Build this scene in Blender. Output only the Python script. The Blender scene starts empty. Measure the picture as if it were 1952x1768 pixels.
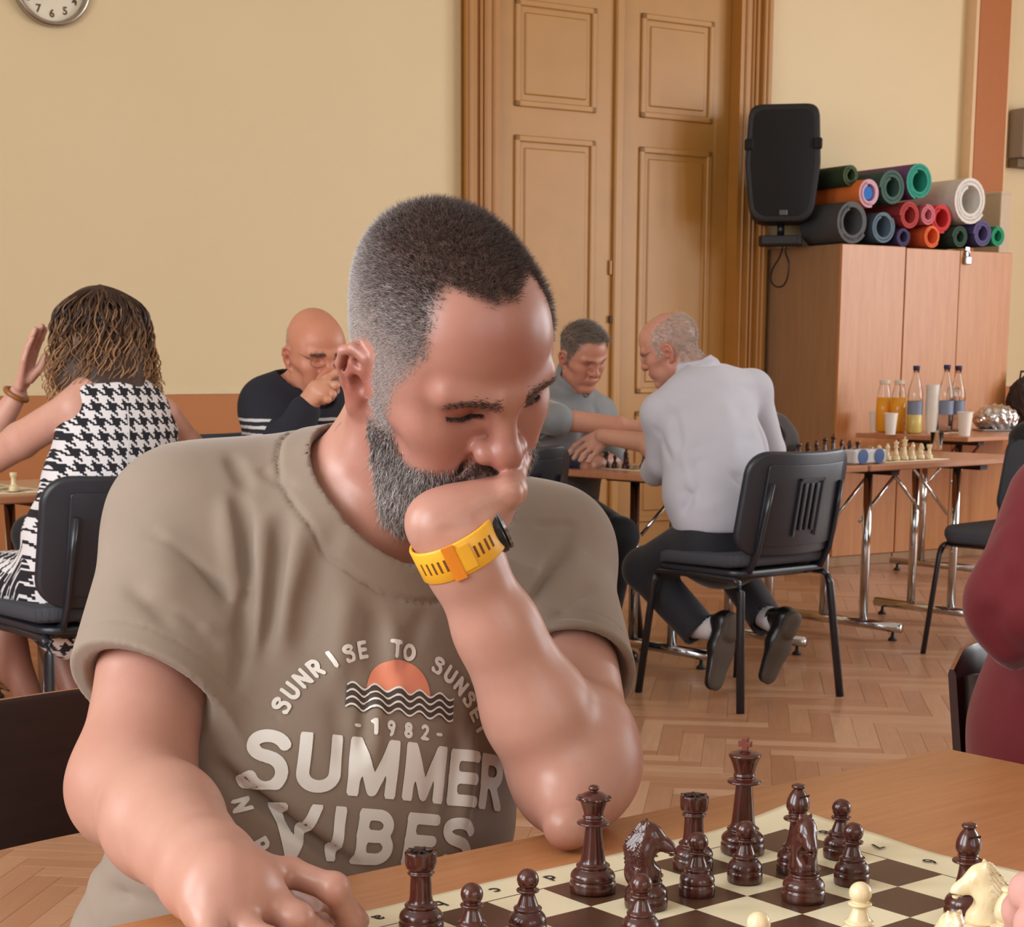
import bpy, bmesh, math, random
import numpy as np
from mathutils import Vector, Matrix
from mathutils.bvhtree import BVHTree
random.seed(7); np.random.seed(7)
SC = bpy.context.scene
COL = SC.collection
PI = math.pi

# ------------------------------------------------------------------ camera
IW, IH = 1952.0, 1768.0
FPX, CXP, CYP, PITCH, CAMZ = 3362.0, 892.3, 1271.6, 0.1703, 1.146
cam = bpy.data.cameras.new('camera'); camo = bpy.data.objects.new('camera', cam); COL.objects.link(camo)
camo.location = (0, 0, CAMZ); camo.rotation_euler = (PI / 2 - PITCH, 0, 0)
cam.sensor_width = 36.0; cam.sensor_fit = 'HORIZONTAL'; cam.lens = FPX / IW * 36.0
cam.shift_x = (IW / 2 - CXP) / IW; cam.shift_y = (CYP - IH / 2) / IW
cam.clip_start = 0.05; cam.clip_end = 60
cam.dof.use_dof = True; cam.dof.focus_distance = 1.5; cam.dof.aperture_fstop = 42
SC.camera = camo

# ------------------------------------------------------------------ light
w = bpy.data.worlds.new('world'); SC.world = w; w.use_nodes = True
w.node_tree.nodes['Background'].inputs[0].default_value = (0.80, 0.88, 1.0, 1)
w.node_tree.nodes['Background'].inputs[1].default_value = 1.0
def area(name, loc, target, sx, sy, power, color):
    l = bpy.data.lights.new(name, 'AREA'); l.shape = 'RECTANGLE'; l.size = sx; l.size_y = sy; l.energy = power; l.color = color
    o = bpy.data.objects.new(name, l); COL.objects.link(o); o.location = loc
    o.rotation_euler = (Vector(target) - Vector(loc)).to_track_quat('-Z', 'Y').to_euler(); return o
# daylight through the tall windows of the hall (set into wall_right and wall_front, outside the picture)
LW = (0.93, 0.97, 1.0)
_wd = Vector((math.cos(.558), math.sin(.558), 0)); _wn = Vector((math.sin(.558), -math.cos(.558), 0)); _wp = Vector((.83, 9.95, 0))
for s_ in (4.4, 7.0, 9.6):            # tall windows in wall_right
    p_ = _wp + _wd * 5.2 + _wn * s_ + Vector((0, 0, 2.3)); area('window_light', p_, p_ - _wd * 3 - Vector((0, 0, .35)), 1.7, 2.7, 175, LW)
for s_ in (4.6, 7.2):                 # tall windows in wall_left
    p_ = _wp - _wd * 8.7 + _wn * s_ + Vector((0, 0, 2.3)); area('window_light', p_, p_ + _wd * 3 - Vector((0, 0, .35)), 1.7, 2.7, 145, LW)
for k_ in (-7.0, -4.2):               # tall windows in wall_front
    p_ = _wp + _wd * k_ + _wn * 12.9 + Vector((0, 0, 2.3)); area('window_light', p_, p_ - _wn * 3 - Vector((0, 0, .35)), 1.7, 2.7, 40, LW)
SC.view_settings.view_transform = 'Standard'; SC.view_settings.look = 'None'
SC.view_settings.gamma = 1.0; SC.view_settings.use_curve_mapping = False
SC.view_settings.exposure = -0.13
SC.cycles.max_bounces = 8; SC.cycles.diffuse_bounces = 4; SC.cycles.glossy_bounces = 3; SC.cycles.transmission_bounces = 8; SC.cycles.caustics_reflective = False

# ------------------------------------------------------------------ helpers
SP, CP = math.sin(PITCH), math.cos(PITCH)
def ray(px, py):
    a = (CYP - py) / FPX
    return np.array([(px - CXP) / FPX, CP + a * SP, a * CP - SP])
def P(px, py, Y):                     # pixel + depth in metres -> world point
    d = ray(px, py); return np.array([0, 0, CAMZ]) + d * (Y / d[1])
def onz(px, py, z):                   # pixel on the horizontal plane at height z
    d = ray(px, py); return np.array([0, 0, CAMZ]) + d * ((z - CAMZ) / d[2])
def pix(p):
    d = np.asarray(p, float) - np.array([0, 0, CAMZ])
    zc = d[1] * CP - d[2] * SP; yc = d[1] * SP + d[2] * CP
    return CXP + FPX * d[0] / zc, CYP - FPX * yc / zc
UD = np.array([math.cos(.663), math.sin(.663), 0.0])      # long axis of the tables
VD = np.array([math.sin(.663), -math.cos(.663), 0.0])     # across the tables, towards the camera side
WD = np.array([math.cos(.558), math.sin(.558), 0.0])      # along the back wall
WN = np.array([math.sin(.558), -math.cos(.558), 0.0])     # out of the back wall into the hall
UA, WA = .663, .558

def lk(o, parent=None):
    COL.objects.link(o)
    if parent is not None: o.parent = parent
    return o
def tag(o, label=None, cat=None, group=None, kind=None):
    if label: o['label'] = label
    if cat: o['category'] = cat
    if group: o['group'] = group
    if kind: o['kind'] = kind
    return o
def empty(name, loc=(0, 0, 0), rz=0, label=None, cat=None, group=None):
    o = bpy.data.objects.new(name, None); o.empty_display_size = .05; lk(o); o.location = loc; o.rotation_euler = (0, 0, rz)
    return tag(o, label, cat, group)
def copy_tree(o, parent=None):
    c = o.copy(); COL.objects.link(c)
    if parent is not None: c.parent = parent
    for ch in list(o.children): copy_tree(ch, c)
    return c
def mesh_obj(name, verts, faces, m, parent=None, smooth=False, label=None):
    me = bpy.data.meshes.new(name); me.from_pydata([tuple(map(float, v)) for v in verts], [], [tuple(map(int, f)) for f in faces]); me.update()
    if smooth: me.polygons.foreach_set('use_smooth', [True] * len(me.polygons))
    if m: me.materials.append(m)
    o = bpy.data.objects.new(name, me); lk(o, parent)
    if label: o['label'] = label
    return o
class MB:
    """collects simple solids and links them as one mesh"""
    def __init__(s): s.bm = bmesh.new()
    def box(s, c, size, rz=0, rot=None, bev=0, seg=1):
        r = bmesh.ops.create_cube(s.bm, size=1.0); vs = r['verts']
        bmesh.ops.scale(s.bm, verts=vs, vec=size)
        if bev:
            es = list({e for v in vs for e in v.link_edges}); rr = bmesh.ops.bevel(s.bm, geom=es, offset=bev, segments=seg, affect='EDGES', profile=.5)
            vs = list({v for f in rr['faces'] for v in f.verts} | {v for v in vs if v.is_valid})
        M = Matrix.Translation(Vector(c)) @ (rot.to_4x4() if rot is not None else Matrix.Rotation(rz, 4, 'Z'))
        bmesh.ops.transform(s.bm, matrix=M, verts=vs); return s
    def prism(s, pts, h, M=None, bev=0):
        vs = [s.bm.verts.new((p[0], p[1], 0)) for p in pts]; f = s.bm.faces.new(vs)
        r = bmesh.ops.extrude_face_region(s.bm, geom=[f]); nv = [g for g in r['geom'] if isinstance(g, bmesh.types.BMVert)]
        bmesh.ops.translate(s.bm, verts=nv, vec=(0, 0, h)); allv = vs + nv
        if bev:
            es = [e for e in {e for v in allv for e in v.link_edges}]
            rr = bmesh.ops.bevel(s.bm, geom=es, offset=bev, segments=2, affect='EDGES', profile=.5)
            allv = list({v for f in rr['faces'] for v in f.verts} | {v for v in allv if v.is_valid})
        if M is not None: bmesh.ops.transform(s.bm, matrix=M, verts=allv)
        return s
    def tube(s, pts, r, n=8, caps=True, flat=None, closed=False):
        pts = [Vector(p) for p in pts]; rs = r if hasattr(r, '__len__') else [r] * len(pts); rings = []
        up0 = Vector((0.13, 0.2, 1)).normalized()
        for i, p in enumerate(pts):
            a = pts[i - 1] if i > 0 else (pts[-1] if closed else p); b = pts[i + 1] if i < len(pts) - 1 else (pts[0] if closed else p)
            t = (b - a).normalized(); x = t.cross(up0)
            if x.length < .05: x = t.cross(Vector((1, 0, 0)))
            x.normalize(); y = t.cross(x)
            fx, fy = (1, 1) if flat is None else flat
            rings.append([s.bm.verts.new(p + x * (math.cos(2 * PI * k / n) * rs[i] * fx) + y * (math.sin(2 * PI * k / n) * rs[i] * fy)) for k in range(n)])
        m = len(rings)
        for i in range(m if closed else m - 1):
            A, B = rings[i], rings[(i + 1) % m]
            for k in range(n): s.bm.faces.new((A[k], A[(k + 1) % n], B[(k + 1) % n], B[k]))
        if caps and not closed:
            s.bm.faces.new(rings[0][::-1]); s.bm.faces.new(rings[-1])
        return s
    def lathe(s, prof, n=24, M=None, cap=True):
        rings = []; new = []
        for (r, z) in prof:
            if r < 1e-6: v = s.bm.verts.new((0, 0, z)); rings.append([v]); new.append(v)
            else:
                R = [s.bm.verts.new((r * math.cos(2 * PI * k / n), r * math.sin(2 * PI * k / n), z)) for k in range(n)]; rings.append(R); new += R
        for A, B in zip(rings[:-1], rings[1:]):
            for k in range(n):
                if len(A) == 1 and len(B) == 1: continue
                if len(A) == 1: s.bm.faces.new((A[0], B[k], B[(k + 1) % n]))
                elif len(B) == 1: s.bm.faces.new((A[k], A[(k + 1) % n], B[0]))
                else: s.bm.faces.new((A[k], A[(k + 1) % n], B[(k + 1) % n], B[k]))
        if cap:
            if len(rings[0]) > 1: s.bm.faces.new(rings[0][::-1])
            if len(rings[-1]) > 1: s.bm.faces.new(rings[-1])
        if M is not None: bmesh.ops.transform(s.bm, matrix=M, verts=new)
        return s
    def build(s, name, m, parent=None, smooth=False, label=None, angle=None):
        bmesh.ops.recalc_face_normals(s.bm, faces=s.bm.faces)
        me = bpy.data.meshes.new(name); s.bm.to_mesh(me); s.bm.free()
        if smooth:
            me.polygons.foreach_set('use_smooth', [True] * len(me.polygons))
            if angle: me.set_sharp_from_angle(angle=math.radians(angle))
        if m: me.materials.append(m)
        o = bpy.data.objects.new(name, me); lk(o, parent)
        if label: o['label'] = label
        return o
def Rz(a): return Matrix.Rotation(a, 4, 'Z')
def T(p): return Matrix.Translation(Vector([float(c) for c in p]))

# ------------------------------------------------------------------ materials
def s2l(c):
    return tuple(((x / 255) / 12.92 if x / 255 <= .04045 else ((x / 255 + .055) / 1.055) ** 2.4) for x in c)
class NT:
    def __init__(s, m):
        s.m = m; m.use_nodes = True; s.n = m.node_tree.nodes; s.l = m.node_tree.links; s.b = s.n['Principled BSDF']
    def new(s, t, **k):
        nd = s.n.new(t)
        for a, v in k.items(): setattr(nd, a, v)
        return nd
    def link(s, a, b): s.l.new(a, b)
    def math(s, op, a, b=None):
        nd = s.n.new('ShaderNodeMath'); nd.operation = op
        for i, v in enumerate((a, b)):
            if v is None: continue
            if isinstance(v, (int, float)): nd.inputs[i].default_value = v
            else: s.l.new(v, nd.inputs[i])
        return nd.outputs[0]
    def mix(s, fac, a, b, typ='MIX'):
        nd = s.n.new('ShaderNodeMix'); nd.data_type = 'RGBA'; nd.blend_type = typ
        for sock, v in ((nd.inputs['Factor'], fac), (nd.inputs[6], a), (nd.inputs[7], b)):
            if isinstance(v, (int, float)): sock.default_value = v
            elif isinstance(v, tuple): sock.default_value = (*v[:3], 1)
            else: s.l.new(v, sock)
        return nd.outputs[2]
    def coord(s, kind='Object'): return s.n.new('ShaderNodeTexCoord').outputs[kind]
    def noise(s, vec, scale, detail=3, rough=.5):
        nd = s.n.new('ShaderNodeTexNoise'); nd.inputs['Scale'].default_value = scale; nd.inputs['Detail'].default_value = detail; nd.inputs['Roughness'].default_value = rough
        if vec is not None: s.l.new(vec, nd.inputs['Vector'])
        return nd.outputs['Fac']
    def mapping(s, vec, scale=(1, 1, 1), rot=(0, 0, 0)):
        nd = s.n.new('ShaderNodeMapping'); nd.inputs['Scale'].default_value = scale; nd.inputs['Rotation'].default_value = rot; s.l.new(vec, nd.inputs['Vector']); return nd.outputs[0]
    def bump(s, h, strength=.2, dist=.002):
        nd = s.n.new('ShaderNodeBump'); nd.inputs['Strength'].default_value = strength; nd.inputs['Distance'].default_value = dist
        s.l.new(h, nd.inputs['Height']); s.l.new(nd.outputs[0], s.b.inputs['Normal'])
    def ramp(s, fac, stops):
        nd = s.n.new('ShaderNodeValToRGB'); e = nd.color_ramp.elements
        while len(e) < len(stops): e.new(.5)
        for el, (p, c) in zip(e, stops): el.position = p; el.color = (*c[:3], 1)
        s.l.new(fac, nd.inputs[0]); return nd.outputs[0]
MATS = {}
def mat(name, col, rough=.5, metal=0, spec=.5, var=.06, scale=30, bump=0, bscale=200, bdist=.001, srgb=True, **k):
    """plain coloured surface with a little procedural variation"""
    if name in MATS: return MATS[name]
    m = bpy.data.materials.new(name); t = NT(m); c = s2l(col) if srgb else col
    b = t.b; b.inputs['Roughness'].default_value = rough; b.inputs['Metallic'].default_value = metal; b.inputs['Specular IOR Level'].default_value = spec
    co = t.coord()
    n = t.noise(co, scale)
    t.link(t.mix(n, tuple(max(0, x * (1 - var)) for x in c), tuple(min(1, x * (1 + var)) for x in c)), b.inputs['Base Color'])
    if bump: t.bump(t.noise(co, bscale, 4), bump, bdist)
    for kk, v in k.items(): b.inputs[kk].default_value = v
    MATS[name] = m; return m
def wood(name, c1, c2, rough=.35, scale=(1, 1, 1), rot=0, gs=14, bump=.05, coat=0):
    if name in MATS: return MATS[name]
    m = bpy.data.materials.new(name); t = NT(m)
    v = t.mapping(t.coord(), scale, (0, 0, rot))
    n1 = t.noise(v, gs, 5, .6); n2 = t.noise(v, gs * 5, 3, .6)
    f = t.math('ADD', t.math('MULTIPLY', n1, .7), t.math('MULTIPLY', n2, .3))
    t.link(t.ramp(f, [(.3, s2l(c1)), (.7, s2l(c2))]), t.b.inputs['Base Color'])
    t.b.inputs['Roughness'].default_value = rough; t.b.inputs['Coat Weight'].default_value = coat
    if bump: t.bump(n2, bump, .0005)
    MATS[name] = m; return m

# ------------------------------------------------------------------ implicit-surface modelling (bodies, clothes, knights' heads)
def _n(v): return np.sqrt(np.einsum('ij,ij->i', v, v))
class Shape:
    def __init__(s): s.ops = []; s.disp = []
    def add(s, f, c, R, k=.01, op='u'): s.ops.append((f, np.asarray(c, float), float(R), k, op)); return s
    def cap(s, a, b, ra, rb=None, k=.01, op='u', flat=None):
        a = np.asarray(a, np.float32); b = np.asarray(b, np.float32); rb = float(ra if rb is None else rb); ra = float(ra); ba = b - a; L2 = float(ba @ ba) + 1e-12
        if flat is None:
            def f(P):
                pa = P - a; h = np.clip(pa @ ba / L2, 0, 1); return _n(pa - h[:, None] * ba) - (ra + (rb - ra) * h)
        else:
            n = np.asarray(flat[0], np.float32); n = n / np.linalg.norm(n); q_ = flat[1]; g = 1 / q_ - 1
            def f(P):
                pa = P - a; h = np.clip(pa @ ba / L2, 0, 1); q = pa - h[:, None] * ba; q = q + (q @ n)[:, None] * n * g
                return (_n(q) - (ra + (rb - ra) * h)) * min(1, q_)
        return s.add(f, (a + b) / 2, np.linalg.norm(ba) / 2 + max(ra, rb), k, op)
    def chain(s, pts, rs, k=.01, op='u', flat=None):
        for i in range(len(pts) - 1): s.cap(pts[i], pts[i + 1], rs[i], rs[i + 1], k if i == 0 else min(k, .006) if k < .02 else k * .5, op, flat)
        return s
    def ell(s, c, r, R=None, k=.01, op='u'):
        c = np.asarray(c, np.float32); r = np.asarray(r, np.float32); R = None if R is None else np.asarray(R, np.float32)
        def f(P):
            q = P - c
            if R is not None: q = q @ R
            k0 = _n(q / r); k1 = _n(q / (r * r)) + 1e-9; return k0 * (k0 - 1) / k1
        return s.add(f, c, float(r.max()), k, op)
    def loft(s, st, ax, k=.02, op='u'):
        """st: [(point, half width, half depth)], ax: width direction; elliptic sections along a spine"""
        pts = [np.asarray(p[0], np.float32) for p in st]; ax = np.asarray(ax, np.float32); ax = ax / np.linalg.norm(ax)
        for (a, wa, da), (b, wb, db) in zip([(p, x[1], x[2]) for p, x in zip(pts, st)][:-1], [(p, x[1], x[2]) for p, x in zip(pts, st)][1:]):
            def f(P, a=a, b=b, wa=float(wa), wb=float(wb), da=float(da), db=float(db)):
                ba = b - a; L = np.linalg.norm(ba); t = ba / L; w = ax - t * (ax @ t); w /= np.linalg.norm(w); d = np.cross(t, w)
                pa = P - a; h = np.clip(pa @ t / L, 0, 1); q = pa - h[:, None] * ba
                W = wa + (wb - wa) * h; D = da + (db - da) * h; m = np.minimum(W, D)
                return (np.sqrt((q @ w / W) ** 2 + (q @ d / D) ** 2 + (q @ t / m) ** 2) - 1) * m
            s.add(f, (a + b) / 2, np.linalg.norm(b - a) / 2 + max(wa, wb, da, db), k, op)
        return s
    def join(s, sub, k=.003):
        B = [(o[1] - o[2], o[1] + o[2]) for o in sub.ops if o[4] == 'u']; lo = np.min([b[0] for b in B], 0); hi = np.max([b[1] for b in B], 0)
        return s.add(sub, (lo + hi) / 2, np.linalg.norm(hi - lo) / 2, k)
    def plane_cut(s, p, n, k=.004):      # removes the side the normal points to
        p = np.asarray(p, float); n = np.asarray(n, float); n = n / np.linalg.norm(n)
        return s.add(lambda P: -((P - p) @ n), p, 9, k, 'd')
    def local_cut(s, p, n, c, R, k=.003):   # the same, only within a sphere
        p = np.asarray(p, float); n = np.asarray(n, float); n = n / np.linalg.norm(n); c = np.asarray(c, float)
        return s.add(lambda P: np.maximum(-((P - p) @ n), _n(P - c) - R), c, R, k, 'd')
    def fold(s, a, b, amp, w, w2=None):  # ridge (amp > 0) or crease (amp < 0) along a segment
        a = np.asarray(a, float); b = np.asarray(b, float); ba = b - a; L2 = float(ba @ ba)
        def f(P):
            pa = P - a; h = np.clip(pa @ ba / L2, 0, 1); d2 = ((pa - h[:, None] * ba) ** 2).sum(1); tp = np.minimum(1, 4 * h * (1 - h) + .25)
            return -amp * np.exp(-d2 / (w * w)) * tp
        s.disp.append((f, (a + b) / 2, math.sqrt(L2) / 2 + 3 * w)); return s
    def bump(s, f, c, R): s.disp.append((f, np.asarray(c, float), R)); return s
    def __call__(s, P):
        P = np.asarray(P, np.float32); out = np.empty(len(P), np.float32); CH = 2048
        C = np.array([o[1] for o in s.ops]); RR = np.array([o[2] for o in s.ops]); U = np.array([o[4] == 'u' for o in s.ops])
        for i in range(0, len(P), CH):
            p = P[i:i + CH]; lo, hi = p.min(0), p.max(0); cc = (lo + hi) / 2; rc = np.linalg.norm(hi - lo) / 2
            dc = np.linalg.norm(C - cc, axis=1); lb = dc - RR - rc; ub = (dc + rc)[U].min()
            d = None
            for j, (f, c, R, k, op) in enumerate(s.ops):
                if op == 'u':
                    if lb[j] > ub + .05: continue
                    e = f(p)
                    if d is None: d = e
                    else: h = np.maximum(k - np.abs(d - e), 0) / k; d = np.minimum(d, e) - h * h * k * .25
                elif d is not None and lb[j] < .03:
                    e = -f(p); h = np.maximum(k - np.abs(d - e), 0) / k; d = np.maximum(d, e) + h * h * k * .25
            if d is None: d = np.full(len(p), ub)
            for (f, c, R) in s.disp:
                if np.linalg.norm(c - cc) - R - rc < 0: d = d + f(p)
            out[i:i + CH] = d
        return out
    def mesh(s, h, lo=None, hi=None, newton=1):
        B = [(o[1] - o[2], o[1] + o[2]) for o in s.ops if o[4] == 'u']
        L = np.min([b[0] for b in B], 0) - .02; Hh = np.max([b[1] for b in B], 0) + .02
        if lo is not None: L = np.maximum(L, lo)
        if hi is not None: Hh = np.minimum(Hh, hi)
        S = 16; n = np.ceil((Hh - L) / (h * S)).astype(int) + 1
        g = np.stack(np.meshgrid(*[np.arange(x) for x in n], indexing='ij'), -1).reshape(-1, 3) * S; sz = S
        while True:
            d = s(L + (g + sz / 2) * h); g = g[np.abs(d) < sz * h * .5 * 1.7321 * 1.35 + .004]
            if sz == 1: break
            sz //= 2; g = (g[:, None, :] + np.array([(a, b, c) for a in (0, sz) for b in (0, sz) for c in (0, sz)])[None]).reshape(-1, 3)
        K = 2048; key = lambda a: ((a[:, 0].astype(np.int64) + 4) * K + a[:, 1] + 4) * K + a[:, 2] + 4
        off = np.array([(a, b, c) for a in (0, 1) for b in (0, 1) for c in (0, 1)])
        cor = (g[:, None] + off[None]).reshape(-1, 3); ck = key(cor); uk, first, inv = np.unique(ck, return_index=True, return_inverse=True)
        up = cor[first]; o2 = np.argsort(first); val = np.empty(len(up)); val[o2] = s(L + up[o2] * h)
        V = val[inv].reshape(-1, 8); sg = V < 0; act = sg.any(1) & ~sg.all(1); g = g[act]; V = V[act]; sg = sg[act]
        E = [(0, 1), (2, 3), (4, 5), (6, 7), (0, 2), (1, 3), (4, 6), (5, 7), (0, 4), (1, 5), (2, 6), (3, 7)]
        acc = np.zeros((len(g), 3)); cnt = np.zeros(len(g))
        for a, b in E:
            x = sg[:, a] != sg[:, b]; t = V[x, a] / (V[x, a] - V[x, b]); acc[x] += off[a] + (off[b] - off[a]) * t[:, None]; cnt[x] += 1
        vert = L + (g + acc / cnt[:, None]) * h; gk = key(g); so = np.argsort(gk); gs = gk[so]
        def find(a):
            q = key(a); i = np.searchsorted(gs, q); i = np.minimum(i, len(gs) - 1); ok = gs[i] == q; return np.where(ok, so[i], -1)
        F = []
        for ax, (e, o1, o2_) in enumerate((((0, 4), (0, 1, 0), (0, 0, 1)), ((0, 2), (0, 0, 1), (1, 0, 0)), ((0, 1), (1, 0, 0), (0, 1, 0)))):
            x = sg[:, e[0]] != sg[:, e[1]]; c = g[x]; i0 = np.nonzero(x)[0]
            i1 = find(c - np.array(o1)); i2 = find(c - np.array(o1) - np.array(o2_)); i3 = find(c - np.array(o2_))
            q = np.stack([i0, i1, i2, i3], 1); ok = (q >= 0).all(1); q = q[ok]; fl = ~sg[x, e[0]][ok]; q[fl] = q[fl][:, ::-1]; F.append(q)
        F = np.concatenate(F)
        for _ in range(newton):
            d = s(vert); G = np.stack([(s(vert + e) - d) / 4e-4 for e in np.eye(3) * 4e-4], 1); gn = (G * G).sum(1) + 1e-6
            stp = G * (d / np.maximum(gn, .2))[:, None]; ln = _n(stp); vert = vert - stp * np.minimum(1, h * .6 / (ln + 1e-9))[:, None]
        return vert, F
def make_mesh(name, V, F, m, parent=None, colors=None, attrs=None, smooth=True):
    me = bpy.data.meshes.new(name); V = np.asarray(V, np.float32); F = np.asarray(F, np.int32); k = F.shape[1]
    me.vertices.add(len(V)); me.vertices.foreach_set('co', V.ravel()); me.loops.add(F.size); me.loops.foreach_set('vertex_index', F.ravel())
    me.polygons.add(len(F)); me.polygons.foreach_set('loop_start', np.arange(0, F.size, k, dtype=np.int32))
    me.polygons.foreach_set('use_smooth', [smooth] * len(F)); me.update(calc_edges=True); me.validate()
    if colors is not None:
        at = me.color_attributes.new('Col', 'FLOAT_COLOR', 'POINT'); at.data.foreach_set('color', np.c_[colors, np.ones(len(V))].astype(np.float32).ravel())
    for nm, a in (attrs or {}).items():
        at = me.attributes.new(nm, 'FLOAT_VECTOR', 'POINT'); at.data.foreach_set('vector', np.asarray(a, np.float32).ravel())
    for mm in (m if isinstance(m, (list, tuple)) else [m]): me.materials.append(mm)
    o = bpy.data.objects.new(name, me); lk(o, parent); return o
def vnormals(V, F):
    n = np.zeros_like(V); a, b, c, d = (V[F[:, i]] for i in range(4)); fn = np.cross(c - a, d - b)
    for i in range(4): np.add.at(n, F[:, i], fn)
    return n / (_n(n)[:, None] + 1e-12)
def m_vcol(name, rough=.5, sss=0, bump=0, bscale=300, bdist=.0006, spec=.5, sheen=0, mul=None, **k):
    if name in MATS: return MATS[name]
    m = bpy.data.materials.new(name); t = NT(m); at = t.new('ShaderNodeVertexColor'); at.layer_name = 'Col'
    co = t.coord(); c = at.outputs[0]
    n = t.noise(co, 55, 4); c = t.mix(t.math('MULTIPLY', n, .22), c, t.mix(1.0, c, (.72, .56, .5), 'MULTIPLY') if mul is None else mul)
    c = t.mix(t.math('MULTIPLY', t.math('SUBTRACT', t.noise(co, 16, 5, .65), .30), .9), c, t.mix(1.0, c, (.86, .66, .60), 'MULTIPLY')) if sss else c
    t.link(c, t.b.inputs['Base Color']); t.b.inputs['Roughness'].default_value = rough; t.b.inputs['Specular IOR Level'].default_value = spec
    if sss:
        t.b.inputs['Subsurface Weight'].default_value = sss; t.b.inputs['Subsurface Radius'].default_value = (1, .35, .2); t.b.inputs['Subsurface Scale'].default_value = .006
    if bump: t.bump(t.noise(co, bscale, 4, .6), bump, bdist)
    for kk, v in k.items(): t.b.inputs[kk].default_value = v
    MATS[name] = m; return m

# ------------------------------------------------------------------ the hall
WP = np.array([.83, 9.95, 0.0])                    # a point of the back wall on the floor
def wpt(px, py):                                    # pixel -> point of the back wall plane
    d = ray(px, py); c = np.array([0, 0, CAMZ]); t = ((WP - c) @ WN) / (d @ WN); return c + d * t
def wk(p): return float((np.asarray(p) - WP) @ WD)  # coordinate along the wall
ROOM_H = 4.3
def m_wall(name, top, low, h):
    m = bpy.data.materials.new(name); t = NT(m); co = t.coord()
    sp = t.new('ShaderNodeSeparateXYZ'); t.link(co, sp.inputs[0])
    n = t.noise(co, 1.3, 3); n2 = t.noise(co, 60, 3)
    wob = t.math('MULTIPLY', t.math('SUBTRACT', t.noise(co, 9, 2), .5), .012)
    fac = t.math('GREATER_THAN', t.math('ADD', sp.outputs[2], wob), h)
    a = t.mix(n, s2l(top[0]), s2l(top[1])); b = t.mix(n, s2l(low[0]), s2l(low[1]))
    t.link(t.mix(fac, b, a), t.b.inputs['Base Color']); t.b.inputs['Roughness'].default_value = .62
    t.bump(n2, .12, .002); return m
DADO = float(wpt(225, 753)[2])
MWALL = m_wall('yellow wall paint over orange dado', ((222, 200, 158), (227, 206, 166)), ((184, 116, 66), (190, 123, 72)), DADO)
MCEIL = mat('white ceiling paint', (232, 228, 218), .8)
k0, k1 = -8.9, 5.4
kd0, kd1 = wk(wpt(878, 300)), wk(wpt(1455, 300))   # outer edges of the door casing
def wallbox(mb, ka, kb, za, zb, th, off=0):
    c = WP + WD * ((ka + kb) / 2) + WN * (off - th / 2); mb.box((c[0], c[1], (za + zb) / 2), (kb - ka, th, zb - za), rz=WA)
mb = MB(); DOORTOP = 3.45
wallbox(mb, k0, kd0 + .06, 0, ROOM_H, .3); wallbox(mb, kd1 - .06, k1, 0, ROOM_H, .3); wallbox(mb, kd0 + .06, kd1 - .06, DOORTOP, ROOM_H, .3)
tag(mb.build('wall_back', MWALL), 'yellow painted wall above an orange dado, behind the chess players', kind='structure')
# ledge of paint along the top of the dado
mb = MB(); wallbox(mb, k0, kd0, DADO, DADO + .028, .004, .004); wallbox(mb, kd1, k1, DADO, DADO + .028, .004, .004)
tag(mb.build('trim_1', mat('pale paint line', (226, 205, 165), .6)), 'pale painted line along the top of the orange dado', kind='structure')
# painted pilaster
pa, pb = wk(wpt(1847, 100)), wk(wpt(1905, 100))
mb = MB(); wallbox(mb, pa, pb, 0, ROOM_H, .08, .08)
po = mb.build('trim_2', mat('brown pilaster paint', (176, 104, 52), .6)); tag(po, 'flat brown pilaster with pale edges on the yellow wall', kind='structure')
mb = MB(); wallbox(mb, pa - .03, pa, 0, ROOM_H, .075, .075)
mb.build('edge_strip', mat('pale edge paint', (226, 190, 150), .6), po)
mb = MB(); wallbox(mb, pb, pb + .02, 0, ROOM_H, .075, .075); mb.build('edge_strip', MATS['pale edge paint'], po)
# the other sides of the hall (outside the picture), with window openings that let the daylight in
def side_wall(name, a, b, wins, label):
    a = np.array([*a, 0.]); b = np.array([*b, 0.]); L = np.linalg.norm(b - a); d = (b - a) / L; ang = math.atan2(d[1], d[0]); mb = MB()
    def seg(s0, s1, z0, z1):
        c = a + d * ((s0 + s1) / 2); mb.box((c[0], c[1], (z0 + z1) / 2), (s1 - s0, .25, z1 - z0), rz=ang)
    x = 0
    for (s0, s1, z0, z1) in wins:
        seg(x, s0, 0, ROOM_H); seg(s0, s1, 0, z0); seg(s0, s1, z1, ROOM_H); x = s1
    seg(x, L, 0, ROOM_H); return tag(mb.build(name, MWALL), label, kind='structure')
cR = WP + WD * 5.4; cL = WP - WD * 8.9
fR = cR + WN * 13.2; fL = cL + WN * 13.2
side_wall('wall_right', cR[:2], fR[:2], [(3.5, 5.3, .9, 3.7), (6.1, 7.9, .9, 3.7), (8.7, 10.5, .9, 3.7)], 'yellow hall wall with three tall windows')
side_wall('wall_left', cL[:2], fL[:2], [(3.7, 5.5, .9, 3.7), (6.3, 8.1, .9, 3.7)], 'yellow hall wall with two tall windows')
side_wall('wall_front', fL[:2], fR[:2], [(1.0, 2.8, .9, 3.7), (3.8, 5.6, .9, 3.7)], 'yellow hall wall behind the photographer')
mid = (cR + cL + fR + fL) / 4
mb = MB(); mb.box((mid[0], mid[1], ROOM_H + .05), (14.6, 13.6, .1), rz=WA); tag(mb.build('ceiling', MCEIL), 'white ceiling of the hall', kind='structure')

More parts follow.
